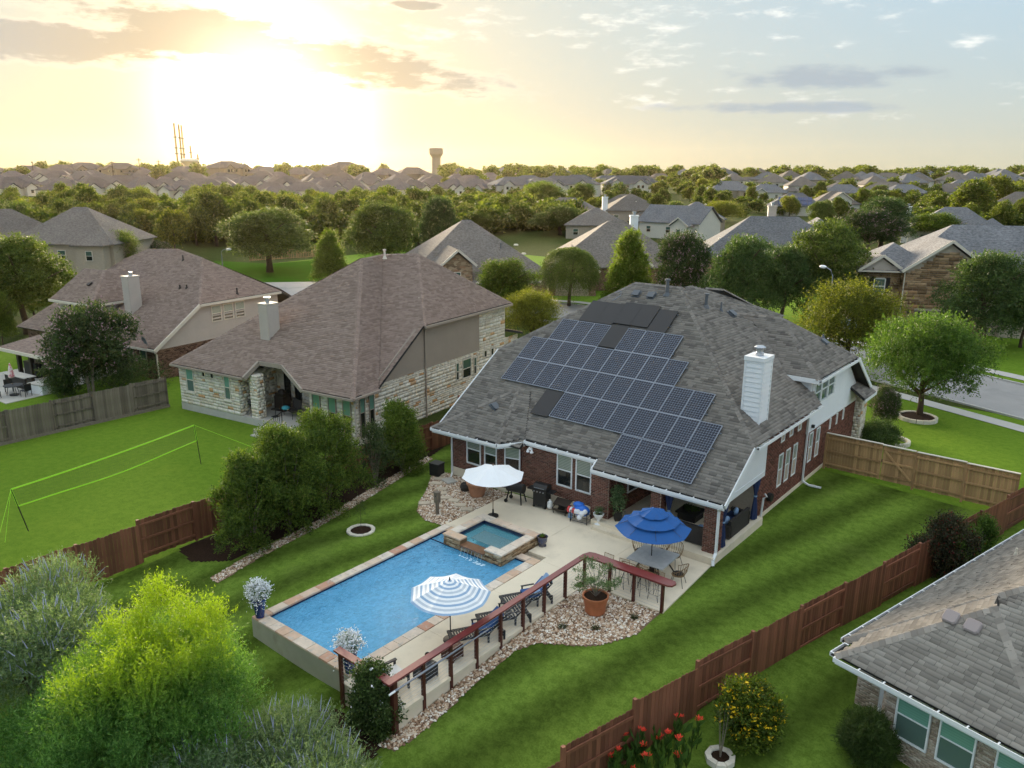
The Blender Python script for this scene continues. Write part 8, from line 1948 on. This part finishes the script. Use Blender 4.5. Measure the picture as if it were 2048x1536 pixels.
st5 = courses((.2, -.3, 0), (1, 0, 0), 7.4, -.3, 8.6, .6, .26, .025, .04, 201, [(1.2, 6.2, -.3, 2.35), (5.3, 6.9, 3.5, 5.1)], rnd=(.7, 1, 1.3), zlim=zl)
st5 += courses((-3.6, 1.2, 0), (1, 0, 0), 3.8, -.3, 5.7, .6, .26, .025, .04, 202, [(.4, 2.9, -.3, 2.3), (1.3, 2.3, 3.5, 5.1)], rnd=(.7, 1, 1.3)); st5 += courses((.2, 1.2, 0), (0, -1, 0), 1.5, -.3, 5.8, .6, .26, .025, .04, 203, rnd=(.7, 1, 1.3))
masonry_near(st5, 'stone', M_stone_b, w5, np.array((0, -80, 15)), 200, 'stone_courses')
garage(h5, 1.4, -.3, 5.0, 2.3, M_doorg); garage(h5, -3.2, 1.2, 2.5, 2.25, M_doorg)
bwin(h5, 5.6, -.36, 3.5, 1.2, 1.6, shutters=True, trim=M_white); bwin(h5, -2.3, 1.14, 3.5, 1.1, 1.55, shutters=True, trim=M_white)
q = MB(); q.box(-3.5, -.1, .88, .92, 6.0, 6.35); q.add([(-3.5, .9, 5.85), (-.1, .9, 5.85), (-1.8, .87, 7.0)], [(0, 1, 2)]); q.build('gable_board', M_beige, h5)
for pts in ([(.1, -.4, 5.9), (.12, -.36, 5.5), (.12, -.36, -.2)],): downspout(pts, .1, M_trim, h5, None)
q = MB(); q.box(.75, .95, -.45, -.3, 1.9, 2.3); q.build('wall_lamp', M_black, h5)
dwl = [(P5[0]+1, P5[1]-2), (P5[0]+1.5, P5[1]-9), (-13.5, 71.5)]
tag(ribbon('driveway', [(-16.4, 86.5), (-15.5, 78), (-14.0, 70.8)], 6., M_walk, .03), kind='structure')
# parked car half hidden behind the tree by the garage
car = thing('parked_car', 'pale blue grey car parked by the small garage door, mostly hidden by a tree', 'car', (P5[0]-3.6, P5[1]-3.6, P5[2]), -az5+rad(104))
q = MB(); q.add([(x, y, z) for y in (-.85, .85) for x, z in ((-2.2, .35), (-2.25, .75), (-1.9, .95), (-1.1, 1.0), (-.4, 1.42), (.9, 1.42), (1.6, 1.0), (2.15, .85), (2.2, .35))], [tuple(range(9))[::-1], tuple(range(9, 18))]+[(i, (i+1) % 9, 9+(i+1) % 9, 9+i) for i in range(9)]); q.build('body', mat('car_paint', (.22, .30, .36), .25, .6, coat=.6), car)
q = MB(); q.add([(x, s*.86, z) for s in (-1, 1) for x, z in ((-.95, 1.02), (-.35, 1.36), (.85, 1.36), (1.4, 1.02))], [(0, 1, 2, 3), (7, 6, 5, 4)]); q.build('side_window', M_glass, car)
for x in (-1.4, 1.35):
    for s in (-1, 1): q = MB(); q.tube([(x, s*.72, .33), (x, s*.9, .33)], .33, 14); q.build('wheel', M_blackp, car)
for s in (-1, 1): q = MB(); q.box(-2.27, -2.2, s*.6-.18, s*.6+.18, .62, .76); q.build('headlight', M_white, car)
# others of the middle distance
def simple(w_, d_, hw, p=.66, gab='', wings=(), ch=None, wn=3, vn=(), hw2=None):
    def f(o, w, r, t):
        w.box(-w_/2, w_/2, 0, d_, -4, hw); hip(r, -w_/2, w_/2, 0, d_, hw, p, gable=gab, wm=w)
        for (x0, x1, y0, h_, g_) in wings:
            w.box(x0, x1, y0, 3, -4, h_); hip(r, x0, x1, y0, 5, h_, .7, gable='-y' if g_ else '', wm=w)
            if g_: rake_trim(t, x0, x1, y0, h_, .7)
            bwin(o, (x0+x1)/2-.5, y0-.03, max(.8, h_-2.2), 1.0, 1.4)
        if ch: chim(o, *ch)
        for k in range(wn): bwin(o, -w_/2+w_*(k+.5)/wn-.6, -.03, max(.8, hw-2.3), 1.2, 1.4)
        vents(o, vn)
    return f
specs = [
 ('two storey house with white chimney right of the round dark tree', 1265, 470, 10, RBn, M_tanw, simple(12, 11, 5.6, .6, wings=((-1, 5, -3, 3.2, 0),), ch=(-6.6, 1.0, 0, 8.6, M_white, 1.2), vn=((1, 3.0, 7.4),))),
 ('house with a white gable end and long dark roof behind the pink crape myrtle', 1335, 478, -30, RG, M_wh, simple(15, 10, 3.6, .66, gab='+x -x', wings=((2, 6, -2.5, 3.2, 1),), ch=None)),
 ('hip roofed house with a small brick gable left of the tan chimney', 1395, 462, 5, RG, M_tanw, simple(13, 12, 3.0, .6, wings=((1, 5.5, -2.5, 3.0, 1),), vn=((2, 5, 6.2),))),
 ('grey hip roofed house with two white roof vents at right', 1905, 492, 4, RG, M_wh, simple(17, 13, 3.0, .66, wings=((3, 10, -2, 3.0, 0),), ch=(-9.0, 3, 0, 7.6, M_white, 1.3), vn=((-1.6, 4.5, 6.0), (6.5, 3.2, 5.1)))),
 ('tan hip roofed house cut by the right edge of the view', 2045, 440, 0, RBn, M_wh, simple(20, 14, 3.0, .66)),
 ('white house with a round topped gable window and brown roof right of centre', 1672, 428, 12, RBn, M_wh, simple(14, 12, 3.2, .62, gab='', wings=((-2.5, 3.5, -4, 4.6, 1),))),
 ('blue solar roofed house behind the tan chimney', 1590, 432, 4, RD, M_wh, simple(16, 12, 3.0, .62)),
 ('low grey hip house behind the tree line right of the water tower', 1130, 448, -8, RBn, M_wh, simple(17, 12, 3.0, .6, wings=((-7.5, -3, -3, 3.0, 1), (-4, -.5, -4.5, 2.8, 1)))),
 ('grey roofed house peeping between trees at the middle', 1190, 478, 0, RBn, M_tanw, simple(13, 12, 3.0, .55)),
 ('grey roof between the round tree and the white gable house', 1245, 435, -10, RBn, M_wh, simple(16, 12, 3.2, .55)),
 ('brown roofed house with chimney at the far left edge', 35, 540, 20, RBn, M_tanw, simple(20, 14, 3.4, .72, wings=((4, 8, -2, 4.2, 0), (8.5, 12, -1, 3.6, 0)), ch=(-9.5, 2, 0, 9.0, M_beige, 1.1))),
 ('brown roofed house with two light gable edges above the left tree', 130, 552, -30, RBn, M_tanw, simple(15, 13, 4.6, .70, wings=((3, 7, -2, 4.6, 0),))),
 ('grey hip roof left of the big light green tree at the horizon', 1530, 400, 8, RG, M_wh, simple(14, 11, 3.2, .6, wings=((-4, 0, -2, 3.2, 1),))),
]
bh = {}
for lb, px, py, dl, rm_, wm_, fn in specs: bh[lb] = bhouse(lb, px, py, dl, rm_, wm_, fn)
sh_ = bh['blue solar roofed house behind the tan chimney']
for r_ in range(2):
    for k in range(7): q = MB(); y = .9+r_*1.9; q.obox((-4.6+k*1.45, y, 3.12+.62*(y+.45)), (.68, 0, 0), (0, .8, .5), (0, -.02, .03)); q.build('solar_panel', mat('far_blue_panel', (.015, .03, .11), .2, .6), sh_)

# ---- far rows of houses, each its own object; four patterns copied
def far_proto(lb, roofm, wallm, fn, nm='house'):
    o = thing(nm, lb, 'house', (0, 0, -50)); w, r, t = MB(), MB(), MB(); fn(o, w, r, t); w.build('wall', wallm, o); r.build('roof', roofm, o)
    if t.n: t.build('trim', M_trim, o)
    return o
def fa(o, w, r, t): w.box(-8, 8, 0, 12, -4, 3.2); hip(r, -8, 8, 0, 12, 3.2, .7, wm=w); w.box(-6.5, -1.5, -3.5, 2, -4, 3.2); hip(r, -6.5, -1.5, -3.5, 6, 3.2, .75, gable='-y', wm=w); w.box(1.5, 5.5, -2.5, 2, -4, 3.6); hip(r, 1.5, 5.5, -2.5, 6, 3.6, .75, gable='-y', wm=w); far_win(o, [(-4.6, -3.55, 1, 1.2, 1.4), (3, -2.55, 1.2, 1.1, 1.4)])
def far_win(o, L):
    for x, y, z, w_, h_ in L: q = MB(); q.box(x, x+w_, y-.06, y, z, z+h_); q.build('window', M_glass, o)
def fb(o, w, r, t): w.box(-7, 7, 0, 13, -4, 5.4); hip(r, -7, 7, 0, 13, 5.4, .62, wm=w); w.box(-9, -2, -3, 3, -4, 3.0); hip(r, -9, -2, -3, 4, 3.0, .6, wm=w); far_win(o, [(-5, -.06, 3.4, 1.1, 1.3), (-2, -.06, 3.4, 1.1, 1.3), (3, -.06, 3.4, 1.1, 1.3), (3, -.06, .8, 1.6, 1.4)])
def fc(o, w, r, t): w.box(-9, 9, 0, 11, -4, 3.0); hip(r, -9, 9, 0, 11, 3.0, .62, wm=w); w.box(2, 7, -3, 2, -4, 3.0); hip(r, 2, 7, -3, 5, 3.0, .62, wm=w); far_win(o, [(-6, -.06, .8, 1.5, 1.4), (3.5, -3.06, .8, 1.6, 1.4)])
def fd(o, w, r, t): w.box(-11, 11, 0, 14, -4, 5.6); hip(r, -11, 11, 0, 14, 5.6, .5, wm=w); w.box(-8, -3, -2, 2, -4, 5.6); hip(r, -8, -3, -2, 5, 5.6, .7, gable='-y', wm=w); w.box(3, 8, -2, 2, -4, 5.6); hip(r, 3, 8, -2, 5, 5.6, .7, gable='-y', wm=w); far_win(o, [(x, -.06 if abs(x) < 2 else -2.06, z, 1.1, 1.3) for x in (-7, -5, -.6, 4, 6) for z in (.9, 3.7)])
rr = random.Random(90)
protos = {'w': [far_proto('x', bgroof('plum_roof_far', ((.10, .085, .085), (.165, .14, .14))), M_wh, f) for f in (fa, fa, fc)], 'w2': [far_proto('x', RD, M_wh, f) for f in (fd,)], 'r': [far_proto('x', bgroof('plum_roof_ridge', ((.10, .085, .085), (.15, .13, .13))), mat('dun_wall', (.26, .21, .17), .85), f) for f in (fd, fc)], 'g': [far_proto('x', RG, M_tanw, f) for f in (fb, fc)]+[far_proto('x', RBn, M_wh, f) for f in (fc, fb)]}
import math as _m
placed = []
def rowhouses(kind_, grid, label, group, rot=(-40, 40), s=1.):
    k = 0
    for (px, py) in grid:
        P = gp(px, py)
        if any((P[0]-a)**2+(P[1]-b)**2 < 150 for a, b in placed): continue
        placed.append((P[0], P[1])); pr = rr.choice(protos[kind_]); az_ = math.atan2(P[0], P[1])
        o = dup(pr, None, P, -az_+rad(rr.uniform(*rot)), label, group, s*rr.uniform(.9, 1.12)); k += 1
    return k
def line(x0, x1, y0, y1, n, jx=10, jy=2.): return [(x0+(x1-x0)*(i+.5)/n+rr.uniform(-jx, jx), y0+(y1-y0)*(i+.5)/n+rr.uniform(-jy, jy)) for i in range(n)]
n_ = 0
n_ += rowhouses('w', line(-40, 330, 392, 392, 7)+line(-30, 330, 382, 384, 8), 'one of the white gabled brown roofed houses at the left above the wood', 'white gabled houses at left above the wood')
n_ += rowhouses('w', line(360, 700, 408, 408, 6)+line(330, 860, 396, 394, 9)+line(300, 900, 386, 384, 10), 'one of the white gabled houses in the hazy rows below the sun', 'white gabled houses below the sun')
n_ += rowhouses('w', line(620, 1010, 390, 392, 8)+line(850, 1060, 382, 384, 5), 'one of the brown roofed houses in the rows below the water tower', 'houses below the water tower')
n_ += rowhouses('w', line(-40, 1010, 374, 378, 18)+line(-40, 1010, 367, 371, 18, 12, 1.2), 'one of the crowded distant roofs in the upper rows at left', 'crowded distant roofs at left')
n_ += rowhouses('w2', line(1010, 1330, 396, 392, 6, 6, 1)+line(1040, 1300, 385, 386, 5, 6, 1), 'one of the long dark roofed white houses right of the water tower', 'dark roofed white houses right of the tower')
n_ += rowhouses('g', line(1420, 2080, 396, 400, 9)+line(1500, 2080, 388, 392, 10), 'one of the grey hip roofed houses in the near far rows at right', 'grey hip roofed houses at right, near rows')
n_ += rowhouses('g', line(1440, 2080, 380, 384, 12)+line(1460, 2080, 374, 377, 13), 'one of the small hip roofed houses below the right horizon', 'small hip roofed houses below the right horizon')
n_ += rowhouses('g', line(900, 2080, 362.5, 367, 24, 10, .8), 'one of the tiny roofs along the right horizon', 'tiny roofs along the right horizon')
n_ += rowhouses('r', line(-30, 860, 357, 360, 15, 12, .8), 'one of the long pale blocks on the left skyline ridge', 'long blocks on the left skyline ridge', s=1.3)
for L in protos.values():
    for p in L:
        for c in list(p.children): bpy.data.objects.remove(c)
        bpy.data.objects.remove(p)
# ---- water tower, radio masts, ball tank, power poles
def at_r(px, py, dist):
    v = ray(px, py); v = v/np.linalg.norm(v); p = CAM+v*dist; return np.array([p[0], p[1], gzf(p[0], p[1])])
P = at_r(873, 348, 900); wt = thing('water_tower', 'concrete water tower with a wide flat bowl on the skyline', 'water tower', P); zt_ = topz(P, 296); M_conc = mat('tower_concrete', (.30, .26, .22), .85, noise=.05, nscale=.05)
q = MB(); q.lathe([(5.4, -5), (4.9, zt_*.3), (4.7, zt_*.62), (6.0, zt_*.72)], (0, 0, 0), 20); q.build('shaft', M_conc, wt)
q = MB(); q.lathe([(4.7, zt_*.64), (7.2, zt_*.76), (7.4, zt_*.8), (7.4, zt_*.96), (6.8, zt_), (.01, zt_*1.02)], (0, 0, 0), 24); q.build('tank', M_conc, wt)
P = at_r(380, 340, 1100); bt = thing('water_tank', 'pale bowl shaped water tank below the radio masts', 'water tank', P); h = topz(P, 316); q = MB(); q.lathe([(5, -5), (5, h*.45), (10.5, h*.72), (11.5, h*.8), (9, h*.95), (.01, h)], (0, 0, 0), 22); q.build('tank', M_wh, bt)
for i, (xb, yb, yt, l) in enumerate(((357, 335, 212, 'left and tallest of the three red and white radio masts'), (366, 335, 212, 'middle one of the three tall radio masts'), (371, 335, 240, 'right and shortest of the three tall radio masts'), (385, 335, 291, 'short mast with a square top right of the tall ones'), (398, 335, 308, 'smallest mast right of the water tank'))):
    P = at_r(xb, 341, 1150+i*25); o = thing('radio_mast', l, 'radio mast', P); h = topz(P, yt); q = MB(); q.box(-.8, .8, -.8, .8, -5, h); q.build('mast', mat('mast_orange', (.42, .22, .07), .7), o)
    for f in (.36, .48, .7): q = MB(); q.box(-1.7, 1.7, -1.7, 1.7, h*f, h*f+1.5); q.build('antenna', mat('mast_dark', (.12, .09, .05), .7), o)
for i, (x, yt) in enumerate(((68, 322), (227, 322), (281, 316), (320, 320), (940, 333), (1037, 335), (1172, 338), (1240, 338), (1297, 340), (1490, 338), (1533, 338), (1582, 337), (1609, 339), (1624, 342))):
    P = at_r(x, 352, 620); o = thing('power_pole', 'one of the thin wooden power poles on the skyline', 'pole', P, R.random(), 'power poles on the skyline'); h = min(topz(P, yt), 22); q = MB(); q.tube([(0, 0, -2), (0, 0, h)], .28, 5); q.build('pole', M_bark, o); q = MB(); q.box(-1.6, 1.6, -.15, .15, h*.9, h*.9+.35); q.build('cross_arm', M_bark, o)
pts_ = [at_r(x, 352, 620) for x in (1490, 1533, 1582, 1609, 1700, 1800)]; q = MB()
for a, b in zip(pts_[:-1], pts_[1:]):
    m_ = (a+b)/2; za = topz(a, 341); zb = topz(b, 343); q.tube([(a[0], a[1], a[2]+za), (m_[0], m_[1], m_[2]+(za+zb)/2-1.5), (b[0], b[1], b[2]+zb)], .05, 4)
tag(q.build('power_line', M_black), 'thin power line strung along the right skyline', 'cable')
# red fence and lawn beyond the street at the wood's edge
fence('cedar_fence', 'orange lit fence at the foot of the wood beyond the lawn', [tuple(gp(500, 522)[:2]), tuple(gp(655, 512)[:2])], lambda s: float(gp(580, 517)[2])+1.8, 1.9, M_fence_t, side=-1, bay=2.6, pw=.3)
cul = [gp(x, y)[:2] for x, y in ((430, 522), (540, 528), (665, 518), (700, 545), (640, 563), (500, 566), (400, 548))]
lw_ = MB(); lw_.poly([(p[0], p[1], gzf(*p)+.05) for p in cul]); tag(lw_.build('lawn', mat('flat_lawn', (.055, .12, .014), 1., 0., noise=.12, nscale=.3)), kind='structure')
pv = [gp(x, y)[:2] for x, y in ((500, 566), (640, 564), (700, 556), (720, 600), (560, 620), (470, 600))]; q = MB(); q.poly([(p[0], p[1], gzf(*p)+.06) for p in pv]); tag(q.build('street_end', M_asphalt), kind='structure')

# ------------------------------------------------------------------ haze: the evening air
hz = MB(); hz.box(-1900, 700, -40, 1700, -5.5, 66)
ho = hz.build('haze', [], None); ho['kind'] = 'stuff'; ho['label'] = 'warm evening haze over the suburb'
hm = bpy.data.materials.new('haze'); hm.use_nodes = True; t = hm.node_tree; t.nodes.clear(); vp = t.nodes.new('ShaderNodeVolumePrincipled'); out = t.nodes.new('ShaderNodeOutputMaterial'); t.links.new(vp.outputs[0], out.inputs['Volume'])
vp.inputs['Color'].default_value = (.98, .78, .50, 1); vp.inputs['Density'].default_value = .000026; vp.inputs['Anisotropy'].default_value = .7
ho.data.materials.append(hm)
sc.cycles.volume_step_rate = 4; sc.cycles.volume_max_steps = 64
